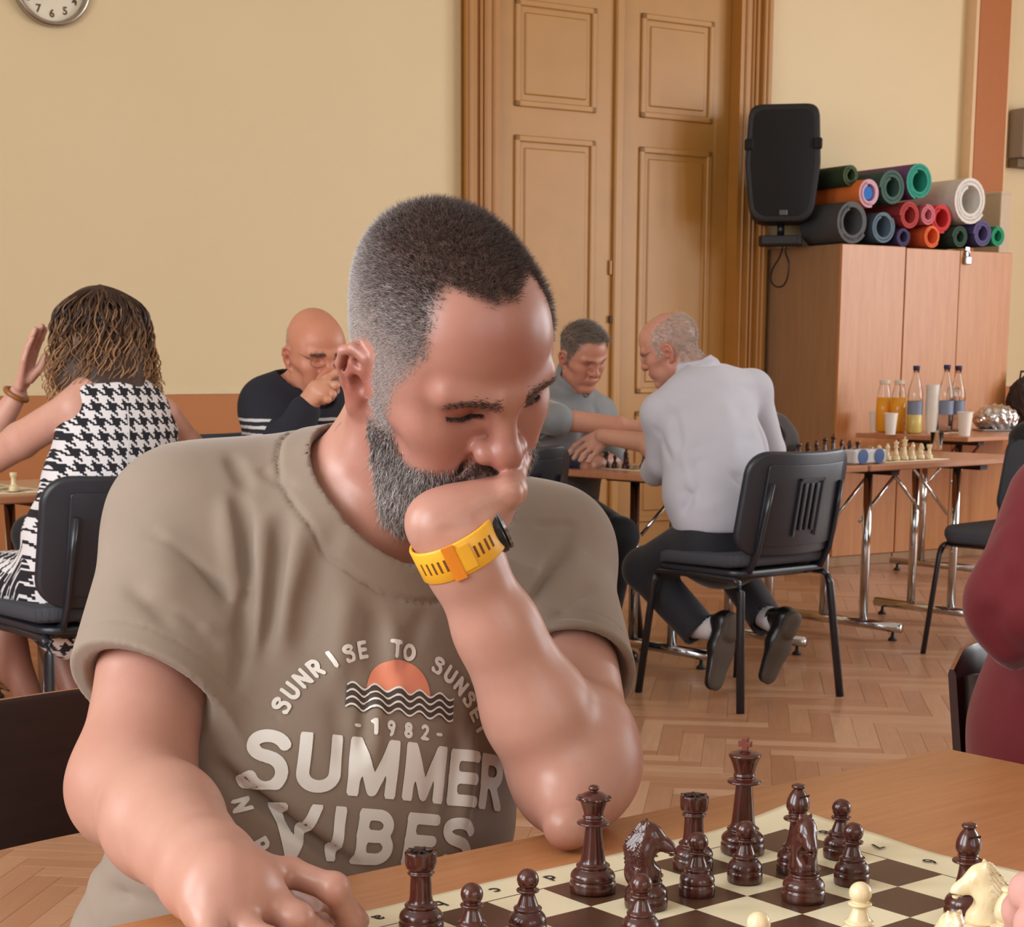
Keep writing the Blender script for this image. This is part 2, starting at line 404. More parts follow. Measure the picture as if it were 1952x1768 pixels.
# ---- parquet floor
mb = MB(); mb.box((mid[0], mid[1], -.062), (14.6, 13.6, .1), rz=WA)
floor = tag(mb.build('floor', mat('dark parquet joint', (112, 72, 46), .7)), 'worn oak herringbone parquet floor', kind='structure')
def m_parquet(name, island):
    m = bpy.data.materials.new(name); t = NT(m)
    if island: rnd = t.new('ShaderNodeNewGeometry').outputs['Random Per Island']
    else: rnd = t.new('ShaderNodeObjectInfo').outputs['Random']
    at = t.new('ShaderNodeTexCoord').outputs['Object']
    v = t.mapping(at, (2.5, 26, 10)); off = t.new('ShaderNodeVectorMath', operation='ADD'); t.link(v, off.inputs[0])
    cmb = t.new('ShaderNodeCombineXYZ'); t.link(t.math('MULTIPLY', rnd, 37.0), cmb.inputs[0]); t.link(t.math('MULTIPLY', rnd, 91.0), cmb.inputs[1]); t.link(cmb.outputs[0], off.inputs[1])
    g = t.noise(off.outputs[0], 2.2, 5, .6)
    base = t.ramp(rnd, [(0, s2l((176, 126, 92))), (.35, s2l((186, 137, 103))), (.7, s2l((194, 147, 113))), (1, s2l((206, 163, 130)))])
    c = t.mix(t.math('MULTIPLY', t.math('SUBTRACT', g, .3), .75), base, s2l((140, 92, 62)))
    t.link(c, t.b.inputs['Base Color'])
    wear = t.noise(t.new('ShaderNodeNewGeometry').outputs['Position'], 1.6, 4)
    t.link(t.math('ADD', .22, t.math('MULTIPLY', wear, .3)), t.b.inputs['Roughness'])
    t.b.inputs['Coat Weight'].default_value = .25; t.b.inputs['Coat Roughness'].default_value = .22
    return m
BL, BW = .40, .067
FA = math.radians(81)                               # direction of one set of blocks
nrow = int(round(BL / BW))                          # 6 widths to a length
cands = []
fc, fs = math.cos(FA), math.sin(FA)
for i in range(-75, 90):
    for j in range(-30, 50):
        # classic herringbone: an L pair repeated along the diagonal
        bx, by = i * BW + j * BL, i * BW - j * BL
        for kx, (cx_, cy_, ang) in enumerate(((bx + BL / 2, by + BW / 2, 0), (bx + BW / 2 - 0, by + BW + BL / 2, PI / 2))):
            X = cx_ * fc - cy_ * fs; Y = cx_ * fs + cy_ * fc + 5.0
            q = np.array([X, Y, 0]);
            if (q - WP) @ WN < .02 or Y < .6 or Y > 12.5: continue
            u, v = pix(q)
            if -1700 < u < 3700 and Y > .6: cands.append((X, Y, ang + FA, u, v))
def hidden(u, v):
    if v > 1760 or u < -40 or u > 2000: return True
    if 150 < u < 930 and v > 850: return True
    if 930 <= u < 1190 and v > 1000 and v > 1650 - 0: return True
    if u >= 930 and v > 1599 - .209 * (u - 973): return True
    if u < 150 and 1330 < v < 1590: return True
    return False
vis = [c for c in cands if not hidden(c[3], c[4])]
vis.sort(key=lambda c: c[1]); show = vis[:300]; ids = {id(c) for c in show}; rest = [c for c in cands if id(c) not in ids]
g_ = .0004
blk = bpy.data.meshes.new('parquet_block')
hx, hy = BL / 2 - g_, BW / 2 - g_
bv = [(-hx, -hy, -.012), (hx, -hy, -.012), (hx, hy, -.012), (-hx, hy, -.012), (-hx, -hy, -.0006), (hx, -hy, -.0006), (hx, hy, -.0006), (-hx, hy, -.0006)]
e_ = .0008
bv += [(-hx + e_, -hy + e_, 0), (hx - e_, -hy + e_, 0), (hx - e_, hy - e_, 0), (-hx + e_, hy - e_, 0)]
bf = [(0, 1, 5, 4), (1, 2, 6, 5), (2, 3, 7, 6), (3, 0, 4, 7), (4, 5, 9, 8), (5, 6, 10, 9), (6, 7, 11, 10), (7, 4, 8, 11), (8, 9, 10, 11)]
blk.from_pydata(bv, [], bf); blk.update(); blk.materials.append(m_parquet('oak parquet block', False))
for (X, Y, a, u, v) in show:
    o = bpy.data.objects.new('parquet_block', blk); o.location = (X, Y, random.uniform(-.0006, 0)); o.rotation_euler = (random.uniform(-.0015, .0015), random.uniform(-.0006, .0006), a); lk(o, floor)
VV = []; FF = []; B = np.array(bv)
for (X, Y, a, u, v) in rest:
    c, s = math.cos(a), math.sin(a); n = len(VV) * 12
    VV.append(np.c_[B[:, 0] * c - B[:, 1] * s + X, B[:, 0] * s + B[:, 1] * c + Y, B[:, 2] + random.uniform(-.0006, 0)])
    FF += [tuple(n + q for q in f) for f in bf]
o = mesh_obj('parquet', np.concatenate(VV), FF, m_parquet('oak parquet', True), floor); o['kind'] = 'stuff'

# ---- double door
MD = mat('ochre door paint', (180, 130, 62), .42, var=.10, scale=6, bump=.06, bscale=40)
MD2 = mat('ochre casing paint', (176, 122, 54), .45, var=.12, scale=5)
door = empty('door_1', WP + WD * ((kd0 + kd1) / 2), WA); tag(door, 'tall ochre double door with raised panels', kind='structure')
DW = kd1 - kd0
def dbox(mb, ka, kb, za, zb, th, off, bev=0): mb.box(((ka + kb) / 2 - (kd0 + kd1) / 2, -off + th / 2, (za + zb) / 2), (kb - ka, th, zb - za), bev=bev)
kA, kB = kd0, wk(wpt(945, 300))                    # casing, reveal, leaves
kJ = wk(wpt(1181, 100)); kC, kE = wk(wpt(1400, 300)), kd1
DZ = -.05
for (a, b) in ((kA, kB), (kC, kE)):
    wc = b - a; mb = MB(); dbox(mb, a, b, 0, DOORTOP, .09, .035)
    s = 1 if a == kA else -1; e0 = a if s > 0 else b
    for (x0, x1, d) in ((.0, .30, .062), (.05, .2, .072), (.42, .50, .05), (.55, .62, .048), (.80, .86, .045)):
        p0, p1 = e0 + s * wc * x0, e0 + s * wc * x1; dbox(mb, min(p0, p1), max(p0, p1), 0, DOORTOP, .06, d, .006)
    mb.build('casing', MD2, door)
mb = MB(); dbox(mb, kA, kE, DOORTOP - .02, DOORTOP + .16, .12, .06, .01); mb.build('head_casing', MD2, door)
def zat(px, py): return float(wpt(px, py)[2])
def leaf(ka, kb, off, panels, name='door_leaf'):
    lf = MB(); dbox(lf, ka, kb, .01, DOORTOP - .02, .05, off); L = lf.build(name, MD, door)
    for (x0, x1, z0, z1) in panels:
        mb = MB(); w_ = .022
        # moulding frame
        dbox(mb, x0, x1, z1 - w_ * 1.5, z1, .02, off + .014, .005); dbox(mb, x0, x1, z0, z0 + w_ * 1.5, .02, off + .014, .005)
        dbox(mb, x0, x0 + w_ * 1.5, z0, z1, .02, off + .014, .005); dbox(mb, x1 - w_ * 1.5, x1, z0, z1, .02, off + .014, .005)
        mb.build('panel_moulding', MD, L)
        mb = MB(); i = .062; dbox(mb, x0 + i, x1 - i, z0 + i, z1 - i, .02, off + .009, .007); mb.build('panel', MD, L)
    return L
wl = kJ - kB; wr = kC - kJ
def pan(k, wd, lo, hi): return (k + wd * lo, k + wd * hi)
zs = [(zat(1066, 208), zat(1066, 5)), (.98, zat(1066, 262)), (.25, .88)]
la, lb = pan(kB, wl, .17, .83)
L1 = leaf(kB + .004, kJ - .004, DZ + .02, [(la, lb, z0, z1) for z0, z1 in zs])
zs2 = [(zat(1296, 228), zat(1296, 30)), (.98, zat(1296, 283)), (.25, .88)]
ra, rb = pan(kJ, wr, .22, .84)
L2 = leaf(kJ + .004, kC - .004, DZ + .0, [(ra, rb, z0, z1) for z0, z1 in zs2])
mb = MB(); dbox(mb, kJ - .012, kJ + .045, .01, DOORTOP - .03, .03, DZ + .045, .008); mb.build('astragal', MD, door)
mb = MB(); zh = zat(1168, 510); dbox(mb, kJ - .034, kJ - .016, zh - .04, zh + .04, .012, DZ + .035, .004); mb.build('lock_plate', MD2, L1)
mb = MB(); dbox(mb, kJ - .030, kJ - .020, zh - .30, zh - .26, .02, DZ + .04, .003); mb.build('bolt', mat('dark bolt', (70, 44, 24), .5), L1)
for zz in (zat(935, 30), zat(935, 560)):
    mb = MB(); mb.tube([(kB - (kd0 + kd1) / 2, -DZ - .035, zz - .07), (kB - (kd0 + kd1) / 2, -DZ - .035, zz + .07)], .012, 8); mb.build('hinge', MD2, L1)

# ---- skirting board
mb = MB(); wallbox(mb, k0, kd0, 0, .09, .015, .015); wallbox(mb, kd1, k1, 0, .09, .015, .015)
tag(mb.build('baseboard_back', mat('brown skirting', (120, 70, 36), .5)), 'low brown skirting board along the wall', kind='structure')

# ------------------------------------------------------------------ furniture
M_PLAS = mat('black chair plastic', (38, 40, 48), .38, var=.05, bump=.1, bscale=500, bdist=.0004)
M_SEAT = mat('dark grey upholstery', (62, 64, 72), .85, bump=.3, bscale=900, bdist=.0006)
M_FRAME = mat('black painted steel', (30, 31, 38), .32, spec=.6)
M_CHROME = mat('chrome tube', (205, 208, 212), .12, 1.0, var=.02)
M_BLACKFOOT = mat('black rubber foot', (22, 22, 22), .6)
M_BEECH = wood('beech laminate far', (176, 118, 84), (196, 138, 104), .32, (1, 14, 4), 0, 5)
def rrect(w, h, r, n=6, top=1.0):
    pts = []
    for (cx, cy, a0) in ((w / 2 - r, h / 2 - r, 0), (-w / 2 + r, h / 2 - r, 90), (-w / 2 + r, -h / 2 + r, 180), (w / 2 - r, -h / 2 + r, 270)):
        for k in range(n + 1):
            a = math.radians(a0 + 90 * k / n); x, y = cx + r * math.cos(a), cy + r * math.sin(a)
            pts.append((x * (1 + (top - 1) * (y / h + .5)), y))
    return pts
def make_chair():
    t = empty('conference_chair')
    for s in (-1, 1):
        # leg frame of one side: an upside-down U, the two legs are parts of their own
        for e, nm in ((-1, 'leg'), (1, 'leg')):
            mb = MB(); mb.tube([(s * .25, e * .245, 0), (s * .222, e * .205, .40), (s * .220, e * .195, .425)], .0145, 8, flat=(1, .75)); mb.build(nm, M_FRAME, t, True)
        mb = MB(); mb.tube([(s * .22, -.195, .425), (s * .219, -.18, .437), (s * .219, 0, .44), (s * .219, .18, .437), (s * .22, .195, .425)], .0145, 8, flat=(1, .75)); mb.build('side_rail', M_FRAME, t, True)
        mb = MB(); mb.tube([(s * .17, .02, .447), (s * .172, -.13, .445), (s * .176, -.20, .47), (s * .178, -.232, .53), (s * .175, -.262, .66), (s * .17, -.282, .76)], .013, 8, flat=(.7, 1.3)); mb.build('back_upright', M_FRAME, t, True)
    mb = MB(); mb.tube([(-.22, -.13, .438), (.22, -.13, .438)], .011, 6); mb.tube([(-.22, .15, .438), (.22, .15, .438)], .011, 6); mb.build('cross_bar', M_FRAME, t, True)
    # seat: cushion on a moulded pan
    mb = MB(); mb.prism(rrect(.47, .42, .07, 5), .045, T((0, 0, .462)), .016)
    for v in mb.bm.verts:
        x, y, z = v.co; v.co.z += .012 * (x / .235) ** 2 - .02 * max(0, (y - .1) / .11) ** 2 + .012 * max(0, (-y - .1) / .1) ** 2
    mb.build('seat', M_SEAT, t, True, angle=40)
    mb = MB(); mb.prism(rrect(.455, .405, .065, 5), .02, T((0, 0, .447)), .008); mb.build('seat_pan', M_PLAS, t, True, angle=40)
    # backrest: shell with raised rim, vent panel, cushion
    R = Matrix.Rotation(math.radians(90 + 10), 4, 'X')
    def bend(mb):
        for v in mb.bm.verts: v.co.y -= .0 ; v.co.z = v.co.z
        return mb
    def back(pts, th, z0, y0, bev, curve=.05):
        mb = MB(); mb.prism(pts, th, None, bev)
        bmesh.ops.subdivide_edges(mb.bm, edges=[e for e in mb.bm.edges if abs(e.verts[0].co.x - e.verts[1].co.x) > .1], cuts=5, use_grid_fill=True)
        for v in mb.bm.verts: v.co.z -= curve * (v.co.x / .235) ** 2
        bmesh.ops.transform(mb.bm, matrix=T((0, y0, z0)) @ R, verts=mb.bm.verts); return mb
    sh = back(rrect(.50, .350, .075, 6, .97), .028, .69, -.255, .01).build('backrest', M_PLAS, t, True, angle=40)
    back(rrect(.46, .310, .06, 6, .97), .016, .69, -.241, .006).build('back_cushion', M_SEAT, t, True, angle=40)
    back(rrect(.37, .275, .012, 3, .98), .008, .683, -.283, .003).build('rear_panel', M_PLAS, sh, True, angle=35)
    for i, x in enumerate((-.028, 0, .028)):
        m2 = MB(); m2.prism([(x - .007, -.085), (x + .007, -.085), (x + .007, .075), (x - .007, .075)], .007, T((0, -.291, .683)) @ R, .002); m2.build('vent_rib', M_PLAS, sh, True, angle=35)
    m2 = MB()
    for (a, b, c, d) in ((-.058, -.105, -.05, .092), (.05, -.105, .058, .092), (-.058, .084, .058, .092)):
        m2.prism([(a, b), (c, b), (c, d), (a, d)], .006, T((0, -.291, .683)) @ R)
    m2.build('vent_frame', M_PLAS, sh)
    return t
CHAIR = make_chair()
chair_n = [0]
def chair(x, y, th, label):
    o = CHAIR if chair_n[0] == 0 else copy_tree(CHAIR); chair_n[0] += 1
    o.location = (x, y, 0); o.rotation_euler = (0, 0, th); return tag(o, label, 'chair', 'black conference chairs of the hall')
FV = UA                      # rotation of a chair that faces away from the camera side (-v)
NA = np.array([.70, 6.37, 0])
chair(.95, 6.09, FV, 'black conference chair carrying the player in the white shirt')
chair(-1.04, 4.82, FV, 'black conference chair carrying the woman in the houndstooth dress')
chair(.02, 6.35, FV, 'empty black conference chair in front of the player in the grey shirt')
chair(.36, 7.12, FV + PI, 'black conference chair under the player in the grey shirt')
chair(-.60, 5.42, FV + PI, 'black conference chair behind the bald player in the striped sweater')
pch = onz(420, 826, .865); chair(pch[0] + .12, pch[1] - .2, FV + PI, 'empty black conference chair against the orange dado')
JC = chair(2.17, 6.93, 2.234, 'black conference chair with a jacket over its back')
# tables of the hall: wooden tops on folding chrome T-frames
def hall_table(name, o, L, Wd, z, legs, label, swing=1):
    """o: near corner, L along UD, Wd back along -VD"""
    c = o + UD * L / 2 - VD * Wd / 2; t = empty(name, (c[0], c[1], 0), UA, label, 'table')
    mb = MB(); mb.box((0, 0, z - .0125), (L, Wd, .025), bev=.004); mb.build('tabletop', M_BEECH, t)
    for k in legs:
        x = k - L / 2; f = empty('leg_frame'); f.parent = t
        for y in (-.11, .11):
            mb = MB(); mb.tube([(x, y, .07), (x, y, z - .045)], .019, 10); mb.build('leg', M_CHROME, f, True)
        mb = MB(); mb.tube([(x, -.31, .055), (x, .31, .055)], .021, 10); mb.build('foot_bar', M_CHROME, f, True)
        for y in (-.27, .27):
            mb = MB(); mb.lathe([(.018, 0), (.02, .006), (.008, .018), (.006, .036)], 10, T((x, y, 0))); mb.build('levelling_foot', M_BLACKFOOT, f, True)
        mb = MB(); mb.box((x, 0, z - .04), (.05, .5, .03)); mb.build('mounting_rail', mat('black steel rail', (34, 34, 40), .4), f)
        sg = -1 if x > 0 else 1
        for y in (-.07, .07):
            mb = MB(); mb.tube([(x, y, z - .26), (x + sg * .26, y, z - .04)], .008, 8); mb.build('folding_brace', M_CHROME, f, True)
    return t
TZ = .745
hall_table('folding_table', NA, 1.14, .70, TZ, (.30, .84), 'folding table with chrome legs between the players in white and grey shirts')
hall_table('folding_table', NA + UD * 1.155, 1.15, .70, TZ, (.28, .88), 'folding table with a half-cleared chess set beside the snack table')
NB = onz(40, 945, TZ) * np.array([1, 1, 0])
hall_table('folding_table', NB - UD * 1.35, 1.2, .70, TZ, (.3, .9), 'folding table beyond the raised arm of the woman')
hall_table('folding_table', NB - UD * .14, 1.75, .70, TZ, (.3, 1.4), 'folding table in front of the woman in the houndstooth dress')
# snack table against the cabinets
ZS = .77
s0 = onz(1845, 834, ZS)
hall_table('snack_table', s0, 1.6, .74, ZS, (.28, 1.3), 'low brown snack table with drinks in front of the cabinet')

# ---- cabinets
M_CAB = wood('cabinet beech front', (182, 118, 68), (202, 140, 88), .38, (9, 9, .8), 0, 3)
M_CABS = wood('cabinet beech side', (148, 112, 78), (166, 128, 92), .45, (9, 9, .8), 0, 3)
CD = .62
def cpt(px, py, dep=CD):
    d = ray(px, py); c = np.array([0, 0, CAMZ]); q = WP + WN * dep; return c + d * (((q - c) @ WN) / (d @ WN))
kc0, kc1, kc2, kc3 = wk(cpt(1604, 470)), wk(cpt(1726, 470)), wk(cpt(1830, 476)), wk(cpt(1930, 480))
H1, H2 = float(cpt(1640, 466)[2]), float(cpt(1760, 474)[2])
def cab(name, ka, kb, h, doors, label):
    c = WP + WD * ((ka + kb) / 2); t = empty(name, (c[0], c[1], 0), WA, label, 'cabinet'); w_ = kb - ka
    mb = MB(); mb.box((0, -CD / 2 - .005, h / 2), (w_ - .004, CD - .03, h), bev=.002); mb.build('body', M_CABS, t)
    mb = MB(); mb.box((0, -CD / 2 + .28 - .5, .03), (w_ - .02, .06, .06)); mb.build('plinth', mat('dark plinth', (70, 44, 28), .6), t)
    n = len(doors) - 1
    for a, b in zip(doors[:-1], doors[1:]):
        mb = MB(); mb.box(((a + b) / 2 - (ka + kb) / 2, -CD + .004, h / 2 + .03), (b - a - .005, .02, h - .065), bev=.002)
        d = mb.build('door', M_CAB, t)
        if n > 1:
            xs = b - .03 if a == doors[0] else a + .03
            mb = MB(); mb.tube([(xs - (ka + kb) / 2, -CD - .006, h * .5), (xs - (ka + kb) / 2, -CD - .03, h * .5 + .01), (xs - (ka + kb) / 2, -CD - .03, h * .5 + .1), (xs - (ka + kb) / 2, -CD - .006, h * .5 + .11)], .005, 6); mb.build('handle', M_CHROME, d, True)
    return t
cab('cabinet', kc0, kc1, H1, [kc0, kc1], 'narrow beech cabinet standing beside the door, carrying the black loudspeaker')
c2 = cab('cabinet', kc1 + .004, kc3, H2, [kc1 + .004, kc2, kc3], 'two-door beech cabinet with a padlock at its top')
# padlock with hasp at the top of the doors
lp = cpt(1845, 490, CD + .02); pl = empty('padlock', lp, WA, 'silver padlock hanging at the top of the cabinet doors', 'padlock')
mb = MB(); mb.box((0, 0, -.02), (.045, .02, .045), bev=.006); mb.build('lock_body', M_CHROME, pl)
mb = MB(); mb.tube([(-.014, 0, 0), (-.014, 0, .022), (-.008, 0, .034), (.008, 0, .034), (.014, 0, .022), (.014, 0, 0)], .0045, 6); mb.build('shackle', M_CHROME, pl, True)
mb = MB(); mb.box((0, .006, .03), (.03, .006, .05)); mb.build('hasp', M_CHROME, pl)

# ---- rolled mats on the cabinets
def rolled_mat(px, py, rpx, L, co, ci, label, turns=2.6, hole=.5, dep=CD + .01, sq=1.0, core=None):
    c = cpt(px, py, dep); R = rpx / FPX * np.linalg.norm(c - np.array([0, 0, CAMZ])); rin = R * hole; th = (R - rin) / turns * .92
    o = empty('rolled_mat', c, WA, label, 'mat', 'rolled exercise mats on the cabinets')
    N = int(22 * turns); pts = []
    for i in range(N + 1):
        f = i / N; a = 2 * PI * turns * f + 1.9; r = rin + th / 2 + (R - th - rin) * f; pts.append((a, r))
    V = []; F = []
    for (a, r) in pts:
        for rr in (r - th / 2, r + th / 2):
            for y in (0, L): V.append((rr * math.cos(a), y, rr * math.sin(a) * sq))
    Fo, Fi = [], []
    for i in range(N):
        b = i * 4; n = b + 4
        Fo.append((b + 2, n + 2, n + 3, b + 3)); Fi.append((b, b + 1, n + 1, n)); Fi.append((b, n, n + 2, b + 2)); Fi.append((b + 1, b + 3, n + 3, n + 1))
    e = N * 4; Fi += [(0, 2, 3, 1), (e, e + 1, e + 3, e + 2)]
    V2 = np.array(V)
    me = bpy.data.meshes.new('roll'); me.from_pydata(V, [], Fo + Fi); me.materials.append(mat('mat ' + str(co), co, .8, var=.1, bump=.3, bscale=300)); me.materials.append(mat('mat ' + str(ci), ci, .8, var=.1, bump=.3, bscale=300))
    me.polygons.foreach_set('material_index', [0] * len(Fo) + [1] * len(Fi)); me.polygons.foreach_set('use_smooth', [True] * len(me.polygons)); me.set_sharp_from_angle(angle=math.radians(40)); me.update()
    ob = bpy.data.objects.new('roll', me); lk(ob, o)
    if core:
        mb = MB(); mb.lathe([(rin * .9, 0), (rin * .9, L * .95)], 14, Matrix.Rotation(-PI / 2, 4, 'X') @ T((0, 0, .01))); mb.build('core_roll', mat('mat ' + str(core), core, .8), o, True, angle=40)
    return o
for a in ((1625, 423, 39, .30, (66, 66, 68), (88, 88, 90), 'thick charcoal rolled mat with a wide hollow, on the narrow cabinet', 1.6, .56),
          (1684, 433, 29, .555, (66, 82, 96), (96, 116, 130), 'slate blue rolled mat lying beside the charcoal one', 1.8, .58),
          (1657, 368, 26, .55, (232, 118, 48), (206, 160, 178), 'orange rolled mat with a pink end and blue core', 1.5, .5, CD + .01, 1.0, (40, 110, 190)),
          (1701, 358, 32, .555, (40, 66, 58), (66, 96, 86), 'dark green rolled mat behind the orange one', 2.2, .45),
          (1753, 346, 33, .555, (98, 62, 108), (42, 150, 128), 'purple rolled mat with a teal lining, topmost of the pile', 2.4, .5),
          (1622, 334, 20, .40, (48, 62, 34), (60, 78, 44), 'thin olive rolled mat under the purple one', 1.6, .4, CD - .06),
          (1734, 411, 25, .555, (150, 46, 48), (176, 60, 58), 'brick red rolled mat in the middle of the pile', 2.2, .5),
          (1769, 410, 19, .555, (196, 96, 106), (206, 112, 122), 'rose pink rolled mat between two red mats', 2.0, .4),
          (1795, 417, 26, .555, (200, 40, 46), (206, 52, 56), 'bright red rolled mat leaning on the pink one', 1.5, .55, CD - .02),
          (1777, 451, 20, .555, (226, 92, 44), (236, 110, 58), 'orange rolled mat at the bottom of the pile', 1.6, .62),
          (1830, 452, 20, .555, (34, 58, 46), (46, 74, 58), 'bottle green rolled mat at the bottom of the pile', 2.2, .4),
          (1850, 382, 42, .555, (206, 198, 190), (222, 216, 208), 'thick off-white rolled mat, largest on the two-door cabinet', 2.6, .5),
          (1873, 446, 24, .555, (72, 62, 110), (92, 84, 130), 'violet rolled mat under the off-white one', 2.2, .45),
          (1902, 451, 18, .555, (20, 128, 92), (36, 150, 108), 'emerald green rolled mat at the end of the cabinet', 2.0, .45),
          (1722, 452, 17, .555, (58, 46, 84), (70, 58, 98), 'indigo rolled mat under the brick red one', 1.8, .5)):
    rolled_mat(*a)
# box behind the white mat
q = cpt(1893, 400, CD - .3); bx_ = empty('paper_box', (q[0], q[1], H2), WA, 'pale cardboard box behind the off-white rolled mat', 'box')
mb = MB(); mb.box((0, 0, .18), (.09, .2, .36), bev=.003); mb.build('carton', mat('pale cardboard', (206, 184, 160), .8), bx_)
mb = MB(); mb.box((0, 0, .365), (.094, .204, .02), bev=.003); mb.build('lid', MATS['pale cardboard'], bx_)

# ---- loudspeaker on a short pole on the cabinet
M_SPK = mat('black speaker plastic', (24, 24, 28), .55, bump=.4, bscale=350, bdist=.001)
sp = cpt(1492, 315, CD - .32); spk = empty('loudspeaker', (sp[0], sp[1], H1), -.17, 'large black loudspeaker with side handles, on the narrow cabinet', 'loudspeaker')
zb = float(cpt(1492, 428, CD - .32)[2]) - H1; zt = float(cpt(1492, 205, CD - .32)[2]) - H1; hh = zt - zb
Rx = Matrix.Rotation(PI / 2, 4, 'X')
outl = []
for (x, y, r) in ((.19, .5, .07), (-.19, .5, .07), (-.205, 0, 0), (-.17, -.5, .09), (.17, -.5, .09), (.205, 0, 0)): outl.append((x, y * hh, r))
def fillet(o, n=5):
    res = []
    for i, (x, y, r) in enumerate(o):
        if r == 0: res.append((x, y)); continue
        p = Vector((x, y)); a = (Vector(o[i - 1][:2]) - p).normalized(); b = (Vector(o[(i + 1) % len(o)][:2]) - p).normalized()
        for k in range(n + 1):
            f = k / n; q = (1 - f) ** 2 * (p + a * r) + 2 * f * (1 - f) * p + f * f * (p + b * r); res.append(tuple(q))
    return res
mb = MB(); mb.prism(fillet(outl), .30, T((0, .13, zb + hh / 2)) @ Rx, .018); mb.build('cabinet_shell', M_SPK, spk, True, angle=40)
mb = MB(); mb.prism([(x * .86, y * .9) for x, y in fillet(outl)], .012, T((0, -.165, zb + hh / 2)) @ Rx, .004); mb.build('grille', mat('black speaker cloth', (17, 17, 20), .8, bump=.8, bscale=900), spk, True, angle=40)
for s in (-1, 1):
    mb = MB(); mb.box((s * .185, -.16, zb + hh * .66), (.05, .05, .06), bev=.008); mb.build('handle', mat('matt black', (9, 9, 10), .8), spk)
mb = MB(); mb.box((.01, -.178, zb + .05), (.045, .012, .03), bev=.003); mb.build('badge', mat('grey badge', (70, 72, 80), .4), spk)
mb = MB(); mb.tube([(0, 0, .045), (0, 0, zb + .02)], .02, 10); mb.build('pole', M_FRAME, spk, True)
mb = MB(); mb.prism(rrect(.24, .22, .03), .05, T((0, 0, 0)), .006); mb.build('base', M_SPK, spk)
# cable hanging in a loop over the cabinet side
kL = kc0 - .006
def sidept(px, py):     # on the side face of the narrow cabinet
    d = ray(px, py); c = np.array([0, 0, CAMZ]); q = WP + WD * kL; return c + d * (((q - c) @ WD) / (d @ WD))
lp_ = [sidept(x, y) for x, y in ((1492, 470), (1486, 490), (1473, 512), (1469, 533), (1478, 546), (1492, 545), (1501, 528), (1503, 500), (1497, 482), (1500, 468))]
cab_ = []
for i in range(len(lp_) - 1):
    for f in (0, .25, .5, .75):
        p0, p1, p2, p3 = lp_[max(i - 1, 0)], lp_[i], lp_[i + 1], lp_[min(i + 2, len(lp_) - 1)]
        cab_.append(.5 * ((2 * p1) + (p2 - p0) * f + (2 * p0 - 5 * p1 + 4 * p2 - p3) * f * f + (3 * p1 - p0 - 3 * p2 + p3) * f ** 3))
mb = MB(); mb.tube(cab_, .0035, 6); tag(mb.build('cable', M_FRAME, None, True), 'thin black cable hanging in a loop down the cabinet side', 'cable')

# ---- small grey wall speaker
q = wpt(1938, 258); ws = empty('wall_speaker', q, WA, 'small grey wall loudspeaker beside the brown pilaster', 'loudspeaker')
hw, hz = .115, .15
mb = MB(); mb.box((.03, -.07, 0), (hw * 2, .13, hz * 2), bev=.01); mb.build('case', mat('grey speaker case', (150, 132, 112), .6), ws)
for (z, r) in ((-.04, .075), (.085, .042)):
    mb = MB(); mb.lathe([(r, 0), (r, .006), (r * .86, .008), (r * .3, -.012), (0, -.004)], 20, T((.03, -.136, z)) @ Matrix.Rotation(PI / 2, 4, 'X')); mb.build('cone', mat('dark grey cone', (118, 104, 90), .7), ws, True, angle=40)
mb = MB(); mb.box((.03, -.05, -hz - .03), (hw * 1.9, .08, .05)); mb.build('bracket', mat('brown bracket', (110, 92, 66), .6), ws)

# ---- wall clock
q = wpt(95, -28); rc = 66.4 / FPX * np.linalg.norm(q - np.array([0, 0, CAMZ])) * 1.06
ck = empty('wall_clock', q, WA, 'round wall clock with a silver rim on the yellow wall', 'clock')
Ry = Matrix.Rotation(PI / 2, 4, 'X')
mb = MB(); mb.lathe([(0, .012), (rc * .86, .012)], 48, Ry, cap=False); mb.build('dial', mat('clock dial', (232, 222, 200), .5), ck)
mb = MB(); mb.lathe([(rc * .96, 0), (rc, .008), (rc * 1.0, .028), (rc * .94, .04), (rc * .88, .034), (rc * .85, .012)], 48, Ry, cap=False); mb.build('rim', mat('brushed silver', (176, 168, 158), .25, .9), ck, True)
mb = MB(); mb.lathe([(rc * .96, 0), (0, .0)], 32, Ry, cap=False); mb.build('back_plate', MATS['matt black'], ck)
def text_mesh(s, size, bold=0, name='t', sp=1.0):
    cu = bpy.data.curves.new(name, 'FONT'); cu.body = s; cu.size = size; cu.align_x = 'CENTER'; cu.align_y = 'CENTER'; cu.offset = bold; cu.space_character = sp; cu.resolution_u = 3
    o = bpy.data.objects.new(name, cu); COL.objects.link(o); dg = bpy.context.evaluated_depsgraph_get()
    me = bpy.data.meshes.new_from_object(o.evaluated_get(dg)); bpy.data.objects.remove(o); bpy.data.curves.remove(cu); return me
MINK = mat('black ink', (40, 32, 28), .7)
for n in range(1, 13):
    a = PI / 2 - n * PI / 6; me = text_mesh(str(n), rc * .26, .0015); me.materials.append(mat('brown ink', (92, 70, 48), .7)); o = bpy.data.objects.new('numeral', me); lk(o, ck)
    o.rotation_euler = (PI / 2, 0, 0); o.location = (rc * .68 * math.cos(a), -.0135, rc * .68 * math.sin(a))
for (L, w_, a) in ((rc * .45, .008, .9), (rc * .62, .005, 2.4)):
    mb = MB(); mb.box((math.cos(a) * L * .45, -.016, math.sin(a) * L * .45), (L, .002, w_), rot=Matrix.Rotation(-a, 3, 'Y')); mb.build('hand', MINK, ck)

